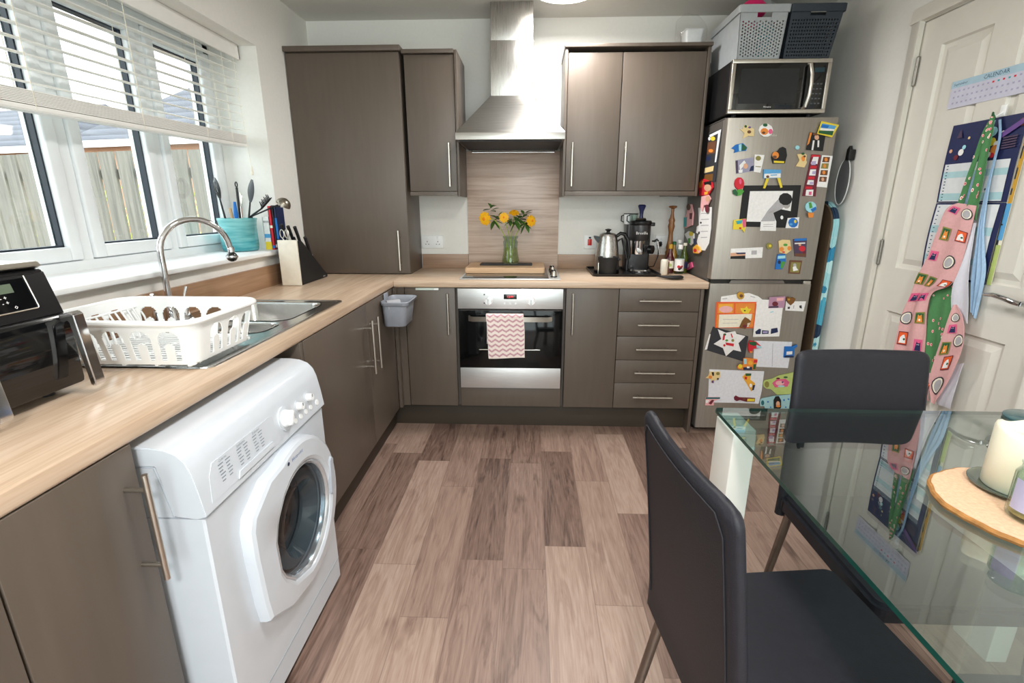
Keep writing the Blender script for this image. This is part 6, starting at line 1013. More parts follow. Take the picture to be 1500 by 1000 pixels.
('fridge_magnet','yellow and white duck magnet below the figurine on the fridge side','magnet','white',[(-0.0683,1.136),(-0.138,1.1581),(-0.242,1.1499),(-0.2595,1.0933),(-0.2078,1.076),(-0.1401,1.1032)],[('yellow',[(-0.2428,1.1473),(-0.2372,1.1392),(-0.2178,1.1332),(-0.1916,1.1317),(-0.1685,1.1353),(-0.1577,1.1427),(-0.1636,1.1511),(-0.1837,1.157),(-0.21,1.1583),(-0.2325,1.1546)]),('green',[(-0.1461,1.1128),(-0.194,1.1203),(-0.2036,1.0893),(-0.1662,1.0866)])],0,0.008,1),
('fridge_magnet','orange and yellow star magnet at the foot of the handwritten list','magnet','yellow_o',[(-0.2593,1.0666),(-0.316,1.0887),(-0.3717,1.08),(-0.4046,1.0571),(-0.3706,1.0411),(-0.277,1.0368)],[('red',[(-0.3391,1.0574),(-0.3359,1.0509),(-0.3239,1.046),(-0.3076,1.0445),(-0.293,1.0471),(-0.286,1.0527),(-0.2892,1.0593),(-0.3015,1.0642),(-0.3179,1.0655),(-0.3322,1.0629)]),('pink_l',[(-0.4024,1.056),(-0.4001,1.0508),(-0.391,1.0468),(-0.3784,1.0457),(-0.3673,1.0478),(-0.3619,1.0524),(-0.3642,1.0577),(-0.3735,1.0616),(-0.3861,1.0627),(-0.397,1.0606)]),('navy',[(-0.2596,1.12),(-0.3049,1.1246),(-0.3154,1.0904),(-0.2753,1.0874)])],1,0.008,1),
('fridge_magnet','pink and white magnet lowest on the fridge side by the bottles','magnet','pink',[(-0.1555,0.9554),(-0.2519,0.9801),(-0.2835,0.952),(-0.2234,0.9308),(-0.1473,0.9118)],[('white',[(-0.1716,0.9526),(-0.2132,0.9639),(-0.2107,0.9432),(-0.1714,0.9337)]),('navy',[(-0.1873,0.9216),(-0.1832,0.9161),(-0.1694,0.9113),(-0.1511,0.9089),(-0.1351,0.91),(-0.1278,0.9141),(-0.1321,0.9197),(-0.1462,0.9246),(-0.1646,0.9268),(-0.1802,0.9257)])],0,0.008,1),
]
# ---------------------------------------------------------------- fridge freezer
fx0,fx1=1.100,1.650; FYF=-.580
c=thing('fridge_freezer','tall stainless steel fridge freezer covered in magnets and papers','fridge',(1.375,-.3,0))
m=MB(); m.box(fx0+.001,fx1-.001,-.520,-.035,.025,1.738,FRIS,.004); obj('cabinet',m,c)
m=MB(); m.box(fx0,fx1,-.540,-.035,1.7385,1.744,FRIS,.001); obj('top_cap',m,c)
def fdoor(z0,z1,nm,lb):
    m=MB(); m.prism([(fx0,-.525),(fx0,-.570),(fx0+.003,-.577),(fx0+.010,FYF),(fx1-.010,FYF),(fx1-.003,-.577),(fx1,-.570),(fx1,-.525)],(0,0,z0),(1,0,0),(0,1,0),(0,0,z1-z0),FRI,.0012); return obj(nm,m,c,lb)
fdoor(.922,1.737,'fridge_door',None); lo=fdoor(.035,.898,'freezer_door',None)
m=MB(); m.box(fx0+.01,fx1-.01,-.560,-.525,.898,.922,pm('gasket_dark','2a2826',.6)); obj('door_gap_seal',m,c)
m=MB(); m.prism([(0,0),(.30,0),(.29,.018),(.01,.018)],(fx0+.10,FYF+.004,.900),(1,0,0),(0,0,1),(0,-.012,0),pm('grip_steel','8d8a86',.3,.9),.002); m.box(fx1-.05,fx1-.01,FYF-.004,FYF+.02,.896,.915,SATIN,.002); obj('grip_trim',m,c)
m=MB(); m.text('beko',.018,(1.335,FYF-.0006,1.655),X,Z,pm('badge_silver','dcd9d4',.3,.8)); obj('maker_mark',m,c)
m=MB(); m.box(fx0+.01,fx1-.01,-.50,-.06,.0,.026,BLK); obj('base_feet',m,c)
m=MB(); m.box(1.46,1.50,FYF-.0008,FYF,.115,.125,MATS['badge_silver']); obj('badge',m,lo)
# magnets, papers and photos on the doors and the side
LAB=set()
for name,label,cat,col,poly,marks,lay,th,side in CARDS:
    if side: o0=Vector((fx0-.0004-.0022*lay,0,0)); u_v,v_v,nn=Y,Z,Vector((-1,0,0))
    else: o0=Vector((0,FYF-.0004-.0022*lay,0)); u_v,v_v,nn=X,Z,Vector((0,-1,0))
    cx=sum(p[0] for p in poly)/len(poly); cz=sum(p[1] for p in poly)/len(poly)
    org=o0+u_v*cx+v_v*cz; th_=th if th>.0025 else .0018
    m=MB(); m.prism(poly,o0,u_v,v_v,nn*th_,pc(col),.0007 if th>.004 else 0)
    for k,(mc,mp_) in enumerate(marks): m.prism(mp_,o0+nn*(th_+.00002*k),u_v,v_v,nn*(.0012 if th>.004 else .00025+.00004*k),pc(mc))
    o=obj(name,m,None,origin=org); tag(o,label,cat,group='magnets and papers on the fridge')
# ---------------------------------------------------------------- microwave
c=thing('microwave','stainless fronted microwave standing on top of the fridge','microwave',(1.325,-.35,1.745))
x0,x1,z0,z1=1.093,1.570,1.756,2.000
m=MB(); m.box(x0+.001,x1-.001,-.560,-.130,z0,z1,BLK,.004); obj('casing',m,c)
m=MB(); F0=-.585
m.box(x0,x1,F0,-.560,z0,z0+.018,SATIN,.002); m.box(x0,x1,F0,-.560,z1-.018,z1,SATIN,.002); m.box(x0,x0+.018,F0,-.560,z0+.018,z1-.018,SATIN,.002); m.box(x1-.018,x1,F0,-.560,z0+.018,z1-.018,SATIN,.002); obj('front_frame',m,c)
m=MB(); m.box(x0+.0185,1.474,F0+.003,-.561,z0+.0185,z1-.0185,BLG,.001); dr=obj('door',m,c)
m=MB(); m.box(x0+.045,1.420,F0+.0015,F0+.0028,z0+.045,z1-.042,pm('microwave_window','26292a',.12)); obj('window',m,dr)
m=MB(); m.text('Hisense',.012,(1.285,F0+.0022,z0+.030),X,Z,wp); obj('maker_mark',m,dr)
m=MB(); m.tube([(1.458,F0+.002,z1-.022),(1.462,F0-.014,z1-.026),(1.470,F0-.022,z1-.075),(1.472,F0-.024,z1-.12),(1.470,F0-.022,z0+.075),(1.462,F0-.014,z0+.026),(1.458,F0+.002,z0+.022)],[.007,.008,.0085,.0085,.0085,.008,.007],SATIN,n=12); obj('handle',m,dr)
m=MB(); m.box(1.4755,x1-.0185,F0+.003,-.561,z0+.0185,z1-.0185,BLG,.001); cpn=obj('control_panel',m,c)
m=MB(); m.box(1.492,1.540,F0+.0016,F0+.0028,z1-.060,z1-.040,pm('lcd_dark','1f3a44',.2)); obj('display',m,cpn)
for k in range(5): m=MB(); [m.box(1.494+q*.017,1.504+q*.017,F0+.0018,F0+.0029,1.885-k*.022,1.891-k*.022,pm('button_grey','55585c',.5)) for q in range(3)]; obj('button_row',m,cpn)
for a in (x0+.05,x1-.05):
    for b_ in (-.53,-.17): m=MB(); m.cyl((a,b_,1.7445),(a,b_,z0+.001),.012,BLM,n=12); obj('foot',m,c)
# ---------------------------------------------------------------- storage baskets on the microwave
def basket(name,label,bx0,bx1,tx0,tx1,y0,y1,z0,z1,mat,slot,style):
    c=thing(name,label,'basket',((bx0+bx1)/2,(y0+y1)/2,z0)); m=MB()
    def wallp(A,B,C_,D,out,nu,nv,slotbox=None,holes=True):
        A,B,C_,D=map(Vector,(A,B,C_,D)); out=Vector(out)*.003
        def fn(u,v): return (A.lerp(B,u)).lerp(D.lerp(C_,u),v)
        k=m.mi(mat); V=[[m.bm.verts.new(fn(i/nu,j/nv)) for j in range(nv+1)] for i in range(nu+1)]; V2=[[m.bm.verts.new(fn(i/nu,j/nv)-out) for j in range(nv+1)] for i in range(nu+1)]
        def solid(i,j):
            if not(0<=i<nu and 0<=j<nv): return False
            u,v=(i+.5)/nu,(j+.5)/nv
            if slotbox and slotbox[0]<u<slotbox[1] and slotbox[2]<v<slotbox[3]: return False
            if holes and .06<u<.94 and .07<v<.74:
                if style=='diag': return not (i%2==0 and (j+(i//2)%2)%2==0)
                return not (i%2==0 and j%2==0)
            return True
        for i in range(nu):
            for j in range(nv):
                if not solid(i,j): continue
                def F(l):
                    try: f=m.bm.faces.new(l); f.material_index=k
                    except ValueError: pass
                F([V[i][j],V[i+1][j],V[i+1][j+1],V[i][j+1]]); F([V2[i][j+1],V2[i+1][j+1],V2[i+1][j],V2[i][j]])
                for di,dj,a,b_ in ((-1,0,(i,j),(i,j+1)),(1,0,(i+1,j),(i+1,j+1)),(0,-1,(i,j),(i+1,j)),(0,1,(i,j+1),(i+1,j+1))):
                    if not solid(i+di,j+dj): F([V[a[0]][a[1]],V[b_[0]][b_[1]],V2[b_[0]][b_[1]],V2[a[0]][a[1]]])
    d=(tx1-tx0-(bx1-bx0))/2; ty0,ty1=y0-d,y1+d
    nx,ny,nz=(33,41,33) if style=='diag' else (37,45,31)
    wallp((bx0,y0,z0),(bx1,y0,z0),(tx1,ty0,z1),(tx0,ty0,z1),(0,-1,0),nx,nz,slot)
    wallp((bx1,y1,z0),(bx0,y1,z0),(tx0,ty1,z1),(tx1,ty1,z1),(0,1,0),nx,nz,slot)
    wallp((bx0,y1,z0),(bx0,y0,z0),(tx0,ty0,z1),(tx0,ty1,z1),(-1,0,0),ny,nz,None,style!='diag')
    wallp((bx1,y0,z0),(bx1,y1,z0),(tx1,ty1,z1),(tx1,ty0,z1),(1,0,0),ny,nz,None)
    m.box(bx0,bx1,y0,y1,z0,z0+.003,mat); obj('woven_wall',m,c,recalc=True)
    m=MB(); loft(m,[lp(tx0-.003,tx1+.003,ty0-.003,ty1+.003,.008,z1-.03),lp(tx0-.006,tx1+.006,ty0-.006,ty1+.006,.010,z1-.028),lp(tx0-.008,tx1+.008,ty0-.008,ty1+.008,.012,z1+.002),lp(tx0-.004,tx1+.004,ty0-.004,ty1+.004,.01,z1+.005),lp(tx0+.002,tx1-.002,ty0+.002,ty1-.002,.008,z1+.001)],mat); obj('rim',m,c)
    return c
BG=pm('basket_light_grey','a3a8ab',.45); BD=pm('basket_charcoal','2c343d',.5)
basket('storage_basket','light grey lattice basket on the microwave, left of the dark one',1.118,1.322,1.106,1.336,-.560,-.20,2.0015,2.232,BG,(.36,.66,.80,.93),'diag')
basket('storage_basket','charcoal woven basket on the microwave, by the right wall',1.340,1.560,1.352-.004,1.596,-.560,-.20,2.0015,2.232,BD,(.38,.68,.80,.90),'sq')
PKP=pm('hot_pink_plastic','e0246f',.4)
c=thing('pink_bag','hot pink bag poking out of the light grey basket','bag',(1.20,-.45,2.14)); m=MB()
m.ball((1.178,-.50,2.170),.042,PKP,n=18,k=12,sc=(1,.9,.95)); m.ball((1.225,-.42,2.262),.058,PKP,n=18,k=12,sc=(1.1,1,.85)); m.ball((1.19,-.44,2.195),.05,PKP,n=16,k=10); obj('bag',m,c)
c=thing('teal_tub','teal plastic tub inside the light grey basket','tub',(1.27,-.48,2.01)); m=MB(); m.lathe([(.0005,0),(.033,0),(.038,.02),(.040,.155),(.035,.17),(.0005,.178)],(1.262,-.505,2.006),pc('teal'),n=24); obj('tub',m,c)
c=thing('clear_bag','crumpled clear plastic bag behind the two baskets','bag',(1.38,-.24,2.2)); m=MB()
PLB=pm('cloudy_plastic','b9bcbc',.3,trans=.3)
b=bmesh.new(); bmesh.ops.create_icosphere(b,subdivisions=3,radius=1)
for v in b.verts:
    q=v.co; k=1+.10*math.sin(7*q.x+3*q.z)+.08*math.sin(11*q.y-5*q.z); v.co=Vector((1.36+q.x*.10*k,-.255+q.y*.035*k,2.275+q.z*.06*k+ (.035*(1-abs(q.x)) if q.z>0 else 0)))
m.merge(b,PLB); obj('bag',m,c,ang=25)
# white box in a clear bag on the wall cabinet
c=thing('storage_tub','small white tub wrapped in clear film on top of the right wall cabinet','tub',(1.005,-.16,2.1465)); m=MB()
loft(m,[lp(.965,1.045,-.20,-.12,.012,2.147),lp(.955,1.055,-.21,-.11,.014,2.24),lp(.950,1.060,-.215,-.105,.014,2.246),lp(.955,1.055,-.21,-.11,.012,2.252)],pm('white_tub','e4e6e6',.35),close_last=True,close_first=True); obj('tub',m,c)
m=MB(); b=bmesh.new(); bmesh.ops.create_icosphere(b,subdivisions=3,radius=1)
for v in b.verts:
    q=v.co.copy(); k=1+.06*math.sin(9*q.x+4*q.z)+.06*math.sin(8*q.y-7*q.z); v.co=Vector((.998+q.x*.088*k-.02*max(0,q.z),-.16+q.y*.06*k,2.235+q.z*.086*k+.02*max(0,q.z)))
m.merge(b,glassmat('thin_film',(.985,.985,.985),.05,1.3,.6)); obj('film_bag',m,c,'thin clear film',ang=20)
# ---------------------------------------------------------------- ironing board and hanging things in the gap
IB=bpy.data.materials.new('ironing_cover'); IB.use_nodes=True; nt=IB.node_tree; N=nt.nodes; L=nt.links
tc=N.new('ShaderNodeTexCoord'); v=N.new('ShaderNodeTexVoronoi'); v.inputs['Scale'].default_value=14; L.new(tc.outputs['Object'],v.inputs['Vector']); r=N.new('ShaderNodeValToRGB'); r.color_ramp.interpolation='CONSTANT'
e=r.color_ramp.elements; e[0].color=hexc('9fd3da'); e[1].position=.85; e[1].color=hexc('1d3550')
for p,h in ((.25,'4fa8c4'),(.45,'b9e0e2'),(.65,'2f87ad')): q=e.new(p); q.color=hexc(h)
sx=N.new('ShaderNodeSeparateColor'); L.new(v.outputs['Color'],sx.inputs[0]); L.new(sx.outputs[0],r.inputs[0]); L.new(r.outputs[0],N['Principled BSDF'].inputs['Base Color']); N['Principled BSDF'].inputs['Roughness'].default_value=.85; MATS['ib']=IB
c=thing('ironing_board','ironing board with a blue patterned cover stored between fridge and wall','ironing board',(1.70,-.45,0))
def ibpoly(ins=0):
    out=[(-.605+ins,.10+ins),(-.30-ins,.10+ins),(-.30-ins,1.05)]
    for i in range(9):
        a=R(0+90*i/8); out.append((-.47+(.17-ins)*math.cos(a)-.0,1.20+(.135-ins)*math.sin(a)))
    for i in range(1,9):
        a=R(90+90*i/8); out.append((-.47+(.135-ins)*math.cos(a),1.20+(.135-ins)*math.sin(a)))
    return out
m=MB(); m.prism(ibpoly(0),(1.700,0,0),(0,1,0),(0,0,1),(.028,0,0),IB,.006); obj('padded_cover',m,c)
m=MB(); m.prism(ibpoly(.012),(1.690,0,0),(0,1,0),(0,0,1),(.011,0,0),pm('board_underside','5b4a38',.6)); obj('underside',m,c,'brown underside')
m=MB(); m.tube([(1.682,-.50,.0),(1.682,-.50,.55),(1.684,-.42,1.0)],.009,BLK,n=8); m.tube([(1.682,-.33,.0),(1.682,-.33,.5),(1.684,-.5,1.0)],.009,BLK,n=8); obj('folding_legs',m,c)
c=thing('splatter_screen','round steel mesh splatter screen with a black clip hanging by the fridge','splatter screen',(1.738,-.62,1.44))
m=MB(); cc=Vector((1.738,-.545,1.43)); m.tube([cc+Vector((0,.055*math.cos(a),.115*math.sin(a))) for a in [2*math.pi*i/32 for i in range(32)]],.003,pm('pale_rim','d8dad8',.4),n=8,closed=True); obj('rim',m,c)
m=MB(); m.prism([(.053*math.cos(a),.113*math.sin(a)) for a in [2*math.pi*i/32 for i in range(32)]],cc,(0,1,0),(0,0,1),(.0015,0,0),pm('mesh_grey','84878a',.5,.4)); obj('mesh',m,c)
m=MB(); m.box(1.725,1.757,-.585,-.555,1.535,1.585,BLM,.004); m.prism([(0,0),(.03,.012),(.012,.03)],(1.735,-.57,1.575),(0,1,0),(0,0,1),(.015,0,0),BLM); obj('clip',m,c,'black clip')
m=MB(); m.cyl((1.7599,-.570,1.556),(1.755,-.570,1.556),.006,WHP,n=10); obj('wall_hook',m,c)

c=thing('basket_shade_block','dark block added inside the charcoal basket to make its openings look shaded','cloth',(1.45,-.38,2.01)); m=MB(); m.box(1.356,1.546,-.545,-.215,2.006,2.215,pm('hole_shade_dark','1b2026',.95,bump=.4,bs=60),.02); obj('cloth',m,c)  # dark filler added so the basket openings look shaded inside
c=thing('basket_shade_block','grey blocks added under the pink bag to darken the holes of the light grey basket','cloth',(1.2,-.35,2.01)); m=MB(); m.box(1.132,1.212,-.545,-.215,2.006,2.118,pm('hole_shade_grey','5a5f63',.95,bump=.4,bs=60),.02); m.box(1.2125,1.308,-.45,-.215,2.006,2.12,MATS['hole_shade_grey'],.02); obj('cloth',m,c)  # grey filler added to stand in for shade behind the lattice holes
# ---------------------------------------------------------------- calendars and cloths on the door (leaf face at x = XR+.004)
DX=XR+.004
NV_=pm('calendar_navy','1a2350',.5); PG=pm('calendar_page','d9dde0',.6); TB=pm('calendar_teal_band','a9cdd3',.6)
ny=Vector((0,-1,0))  # to the right in the picture
def dp(y,z,n=0): return Vector((DX-n,y,z))
def rect(m,y0,y1,z0,z1,n,mat,th=.0003): m.prism([(0,0),(y0-y1,0),(y0-y1,z1-z0),(0,z1-z0)],dp(y0,z0,n),ny,Z,(-th,0,0),mat)
c=thing('planner_calendar','long narrow planner calendar taped high across the door','calendar',(DX,-1.27,1.68))
m=MB(); A=[(0,0),(.345,0),(.345,.094),(0,.098)]; m.prism([(0,0),(.345,-.002),(.345,.094),(0,.098)],dp(-1.108,1.678,.0005),ny,Z,(-.0015,0,0),pm('planner_page','c9c9da',.6))
m.prism([(0,.074),(.345,.070),(.345,.0945),(0,.0985)],dp(-1.108,1.678,.0021),ny,Z,(-.0003,0,0),pm('planner_blue','a9c6d6',.6)); obj('sheet',m,c)
dk=pm('print_dark_blue','35506e',.6)
m=MB(); m.text('CALENDAR',.020,dp(-1.30,1.7615,.0028),ny,Z,dk); m.text('September',.014,dp(-1.150,1.763,.0028),ny,Z,dk); obj('title',m,c)
m=MB()
for r_ in range(3):
    for q in range(16):
        u=.018+q*.0205; zc=1.735-r_*.021; mt=[pm('print_grid_lilac','a9a5c4',.6),pc('red'),pc('teal')][2 if (r_==0 and q in (9,11)) else 1 if (r_==0 and q in (8,10,12)) else 0]
        m.prism([(0,0),(.008,0),(.008,.006),(0,.006)],dp(-1.108-u,zc,.0021),ny,Z,(-.0003,0,0),mt)
obj('day_grid',m,c)
c=thing('hook','small clear adhesive hook on the door above the apron','hook',(DX,-1.366,1.60))
m=MB(); m.box(DX-.004,DX,-1.374,-1.352,1.612,1.650,WHP,.001); m.tube([(DX-.004,-1.363,1.625),(DX-.014,-1.363,1.618),(DX-.024,-1.363,1.612),(DX-.032,-1.363,1.620)],.003,WHP,n=8); obj('hook',m,c)
def page(yL,yR,ztop,zbot,bulge,n0,mat,marks,th=.0012,lean=0):
    m=MB(); 
    def fn(u,v,k=0): y=yL+(yR-yL)*u; return Vector((DX-n0-k-bulge*math.sin(math.pi*v)*(1-.3*u),y+lean*v,ztop+(zbot-ztop)*v))
    m.grid(lambda u,v:fn(u,v),6,14,mat,th=-th)
    for mt,(u0,u1,v0,v1) in marks:
        m.grid(lambda a,b:fn(u0+(u1-u0)*a,v0+(v1-v0)*b,th+.0005),2,4,mt,th=-.0002)
    return m
c=thing('wall_calendar','second wall calendar behind, only its yellow and blue right edge showing','calendar',(DX,-1.40,1.33))
m=page(-1.20,-1.487,1.600,1.035,.003,.0015,pc('cream'),[(pc('gold'),(.95,1,.02,.5)),(pc('charcoal'),(.95,.97,.0,.45)),(pc('skyblue'),(.94,1,.5,.72)),(pc('lime'),(.94,1,.75,1)),(pc('charcoal'),(.93,.96,.5,1))]); obj('pages',m,c)
c=thing('wall_calendar','large navy and white month calendar hanging behind the apron','calendar',(DX,-1.32,1.33))
yL,yR=-1.168,-1.470
m=page(yL,yR,1.610,1.322,.004,.008,NV_,[]); 
def fq(u,v,k=0): return Vector((DX-.008-k-.004*math.sin(math.pi*v)*(1-.3*u),yL+(yR-yL)*u,1.610+(1.322-1.610)*v))
def blob(m,u,v,r,mat,sy=1):
    p=fq(u,v,.0018); m.cyl(p,p-Vector((.0006,0,0)),r,mat,n=14)
for u,v,r_,k in ((.07,.33,.007,'skin'),(.23,.36,.012,'white'),(.26,.30,.008,'cyan_l'),(.17,.42,.010,'maroon'),(.30,.19,.005,'cream_y'),(.62,.16,.016,'cyan_l'),(.64,.28,.014,'yellow'),(.70,.38,.017,'orange'),(.70,.31,.010,'white'),(.63,.43,.010,'white'),(.68,.44,.009,'red'),(.75,.19,.007,'white'),(.96,.10,.013,'brown_o')): blob(m,u,v,r_,pc(k))
m.prism([(0,0),(.10,.055),(.10,.075),(0,.02)],dp(-1.385,1.53,.0155),ny,Z,(-.0004,0,0),pc('purple'))
for k in range(5): m.prism([(0,0),(.052,.003),(.052,.008),(0,.005)],dp(-1.405,1.500+k*.0085,.0155),ny,Z,(-.0004,0,0),pc('purple_d'))
m.prism([(0,0),(.025,0),(.012,.03)],dp(-1.205,1.560,.0145),ny,Z,(-.0004,0,0),pc('purple_d'))
def rows(m,f,v0,v1,n,bands):
    m.grid(lambda a,b:f(.035+.90*a,v0+(v1-v0)*b,.0018),2,6,PG,th=-.0003)
    for b0,b1 in bands: m.grid(lambda a,b:f(.035+.90*a,b0+(b1-b0)*b,.0023),2,2,TB,th=-.0002)
    for k in range(n):
        v=v0+(v1-v0)*(k+.6)/n; p=f(.065,v,.0024); m.box(p.x-.0004,p.x,p.y-.009,p.y-.002,p.z-.0018,p.z+.0018,dk)
    for u,v in ((.74,v0+.06*(1)),(.70,(v0+v1)/2+.1)): p=f(u,v,.0026); m.cyl(p,p-Vector((.0004,0,0)),.004,dk,n=8)
rows(m,fq,.50,.985,12,((.60,.68),(.88,.97)))
obj('upper_page',m,c)
m=page(yL,yR,1.320,1.034,.007,.008,NV_,[])
def fq2(u,v,k=0): return Vector((DX-.008-k-.007*math.sin(math.pi*v)*(1-.3*u),yL+(yR-yL)*u,1.320+(1.034-1.320)*v))
rows(m,fq2,.02,.97,17,((.30,.40),(.70,.78))); obj('lower_page',m,c)
# ---- cloth panels
def interp(L_,t):
    k=t*(len(L_)-1); i=min(int(k),len(L_)-2); f=k-i
    p0=L_[max(i-1,0)];p1=L_[i];p2=L_[i+1];p3=L_[min(i+2,len(L_)-1)]
    return tuple(.5*((2*p1[a])+(p2[a]-p0[a])*f+(2*p0[a]-5*p1[a]+4*p2[a]-p3[a])*f*f+(3*p1[a]-p0[a]-3*p2[a]+p3[a])*f**3) for a in (0,1))
class Panel:
    def __init__(s,Lf,Rt,n0,fold=.006,nf=2,ph=0,belly=.010): s.L,s.R,s.n0,s.f,s.nf,s.ph,s.b=Lf,Rt,n0,fold,nf,ph,belly
    def __call__(s,u,v,k=0):
        a=interp(s.L,v);b=interp(s.R,v); x=DX-s.n0-k-s.f*math.sin(2*math.pi*s.nf*u+s.ph+1.5*v)*min(1,.3+v)-s.b*math.sin(math.pi*v)
        return Vector((x,a[0]+(b[0]-a[0])*u,a[1]+(b[1]-a[1])*u))
    def width(s,v): a=interp(s.L,v);b=interp(s.R,v); return max(1e-3,math.dist(a,b))
    def length(s): return sum(math.dist(s.L[i],s.L[i+1]) for i in range(len(s.L)-1))
    def mesh(s,m,mat,nu=16,nv=40,th=.0016): m.grid(lambda u,v:s(u,v),nu,nv,mat,th=-th)
    def mark(s,m,cu,cv,pts,mat,k):
        """polygon pts in metres around (cu,cv); clipped to the cloth"""
        W=s.width(cv); H=s.length(); Q=[(cu+x/W,cv-z/H) for x,z in pts]
        if min(q[1] for q in Q)<.0 or max(q[1] for q in Q)>1: return
        Q=[(min(1,max(0,a)),b) for a,b in Q]
        if max(q[0] for q in Q)-min(q[0] for q in Q)<.02: return
        c0=(sum(q[0] for q in Q)/len(Q),sum(q[1] for q in Q)/len(Q)); n=len(Q)
        ring=lambda t:[s(c0[0]+(a-c0[0])*t,c0[1]+(b-c0[1])*t,k) for a,b in Q]
        vs=ring(1)+ring(.5)+[s(c0[0],c0[1],k)]
        m._add(vs,[[i,(i+1)%n,n+(i+1)%n,n+i] for i in range(n)]+[[n+i,n+(i+1)%n,2*n] for i in range(n)],mat)
def sq(a,b,c_=0,d=0): return [(c_-a,d-b),(c_,d-b),(c_+a,d-b),(c_+a,d),(c_+a,d+b),(c_,d+b),(c_-a,d+b),(c_-a,d)]
def el(a,b,c_=0,d=0,n=14): return [(c_+a*math.cos(2*math.pi*i/n),d+b*math.sin(2*math.pi*i/n)) for i in range(n)]
FAB=pm('apron_pink','dba8a8',.9,ns=120,na=.05,bump=.15,bs=400)
def motif(P,m,u,v,kind,S=1.0):
    K=.0022; h=.0004
    if kind=='mirror': P.mark(m,u,v,el(.023*S,.025*S),pc('charcoal'),K); P.mark(m,u,v,el(.019*S,.021*S),pc('cream'),K+h); P.mark(m,u,v,el(.014*S,.017*S,.001,-.001),pc('grey_l'),K+2*h)
    if kind=='red': P.mark(m,u,v,sq(.021*S,.023*S),pc('maroon'),K); P.mark(m,u,v,sq(.018*S,.020*S),pc('orange_r'),K+h); P.mark(m,u,v,[(-.014*S,-.017*S),(.013*S,-.017*S),(.010*S,.0),(.003*S,.012*S),(-.004*S,.010*S),(-.012*S,.002)],pc('white'),K+2*h); P.mark(m,u,v,el(.005*S,.004*S,.005*S,-.004*S,8),pc('green_d'),K+3*h)
    if kind=='cat': P.mark(m,u,v,sq(.018*S,.022*S),pc('pink'),K); P.mark(m,u,v,[(-.012*S,-.018*S),(.013*S,-.018*S),(.011*S,.004),(.011*S,.014*S),(.006*S,.008*S),(0,.008*S),(-.005*S,.014*S),(-.008*S,.002)],pc('navy'),K+h); P.mark(m,u,v,el(.002*S,.0015*S,.004*S,.003*S,6),pc('white'),K+2*h); P.mark(m,u,v,el(.002*S,.0015*S,-.002*S,.003*S,6),pc('white'),K+2*h)
    if kind=='fox': P.mark(m,u,v,sq(.020*S,.025*S),pc('olive'),K); P.mark(m,u,v,sq(.015*S,.020*S),pc('green_d'),K+h); P.mark(m,u,v,[(-.011*S,-.019*S),(.011*S,-.019*S),(.009*S,0),(.007*S,.014*S),(.002*S,.009*S),(-.002*S,.009*S),(-.006*S,.015*S),(-.008*S,0)],pc('orange'),K+2*h); P.mark(m,u,v,el(.004*S,.005*S,0,-.010*S,8),pc('cream'),K+3*h)
def dots(P,m,n,seed):
    rr=random.Random(seed)
    for _ in range(n):
        u,v=rr.uniform(.1,.9),rr.uniform(.03,.97); P.mark(m,u,v,el(.0045,.0055,0,0,7),pc('pink_l') if rr.random()<.7 else pc('cream'),.0022); P.mark(m,u,v,el(.002,.0025,.001,0,6),pc('red'),.0026)
GRF=pm('apron_green','4d8352',.9,ns=120,na=.06,bump=.15,bs=400); GRD=pm('apron_green_trim','2c5a3a',.9); WHF=pm('apron_white_lining','d5d5df',.9,ns=60,na=.03,bump=.2,bs=200); BLF=pm('tea_towel_blue','9dbbd8',.9,ns=80,na=.08,bump=.3,bs=120,stretch=(1,3,1))
c=thing('apron','pink apron printed with framed animals and green straps, hanging on the door','apron',(DX,-1.363,1.60))
# white lining, furthest back
P=Panel([(-1.390,1.25),(-1.395,1.15),(-1.383,1.05),(-1.383,.985),(-1.39,.93)],[(-1.402,1.25),(-1.422,1.13),(-1.440,1.05),(-1.464,.96),(-1.472,.89)],.034,.003,1,0,.010); m=MB(); P.mesh(m,WHF); obj('white_lining',m,c)
P=Panel([(-1.440,.72),(-1.425,.62),(-1.415,.545)],[(-1.482,.74),(-1.487,.63),(-1.478,.552)],.022,.002,1); m=MB(); P.mesh(m,WHF,8,16); obj('white_lining',m,c)
# green inside panel
P=Panel([(-1.270,1.04),(-1.275,.98),(-1.29,.90),(-1.31,.78),(-1.345,.66),(-1.39,.60)],[(-1.392,1.04),(-1.388,.98),(-1.401,.90),(-1.398,.80),(-1.400,.70),(-1.398,.60)],.026,.004,1.5,.6); m=MB(); P.mesh(m,GRF); dots(P,m,26,4); obj('green_panel',m,c)
# green straps
P=Panel([(-1.354,1.612),(-1.340,1.56),(-1.332,1.47),(-1.318,1.40),(-1.298,1.30)],[(-1.362,1.612),(-1.360,1.55),(-1.352,1.47),(-1.342,1.40),(-1.326,1.30)],.030,.002,1); m=MB(); P.mesh(m,GRF,8,30); dots(P,m,9,5); obj('strap',m,c)
P=Panel([(-1.356,1.615),(-1.358,1.56),(-1.362,1.47),(-1.360,1.38),(-1.346,1.26)],[(-1.370,1.615),(-1.388,1.56),(-1.396,1.47),(-1.400,1.38),(-1.402,1.26)],.034,.003,1); m=MB(); P.mesh(m,GRF,8,30); dots(P,m,22,6); obj('strap',m,c)
m=MB(); m.tube([(DX-.030,-1.358,1.605),(DX-.034,-1.362,1.624),(DX-.030,-1.368,1.605)],.004,GRD,n=8); obj('hanging_loop',m,c)
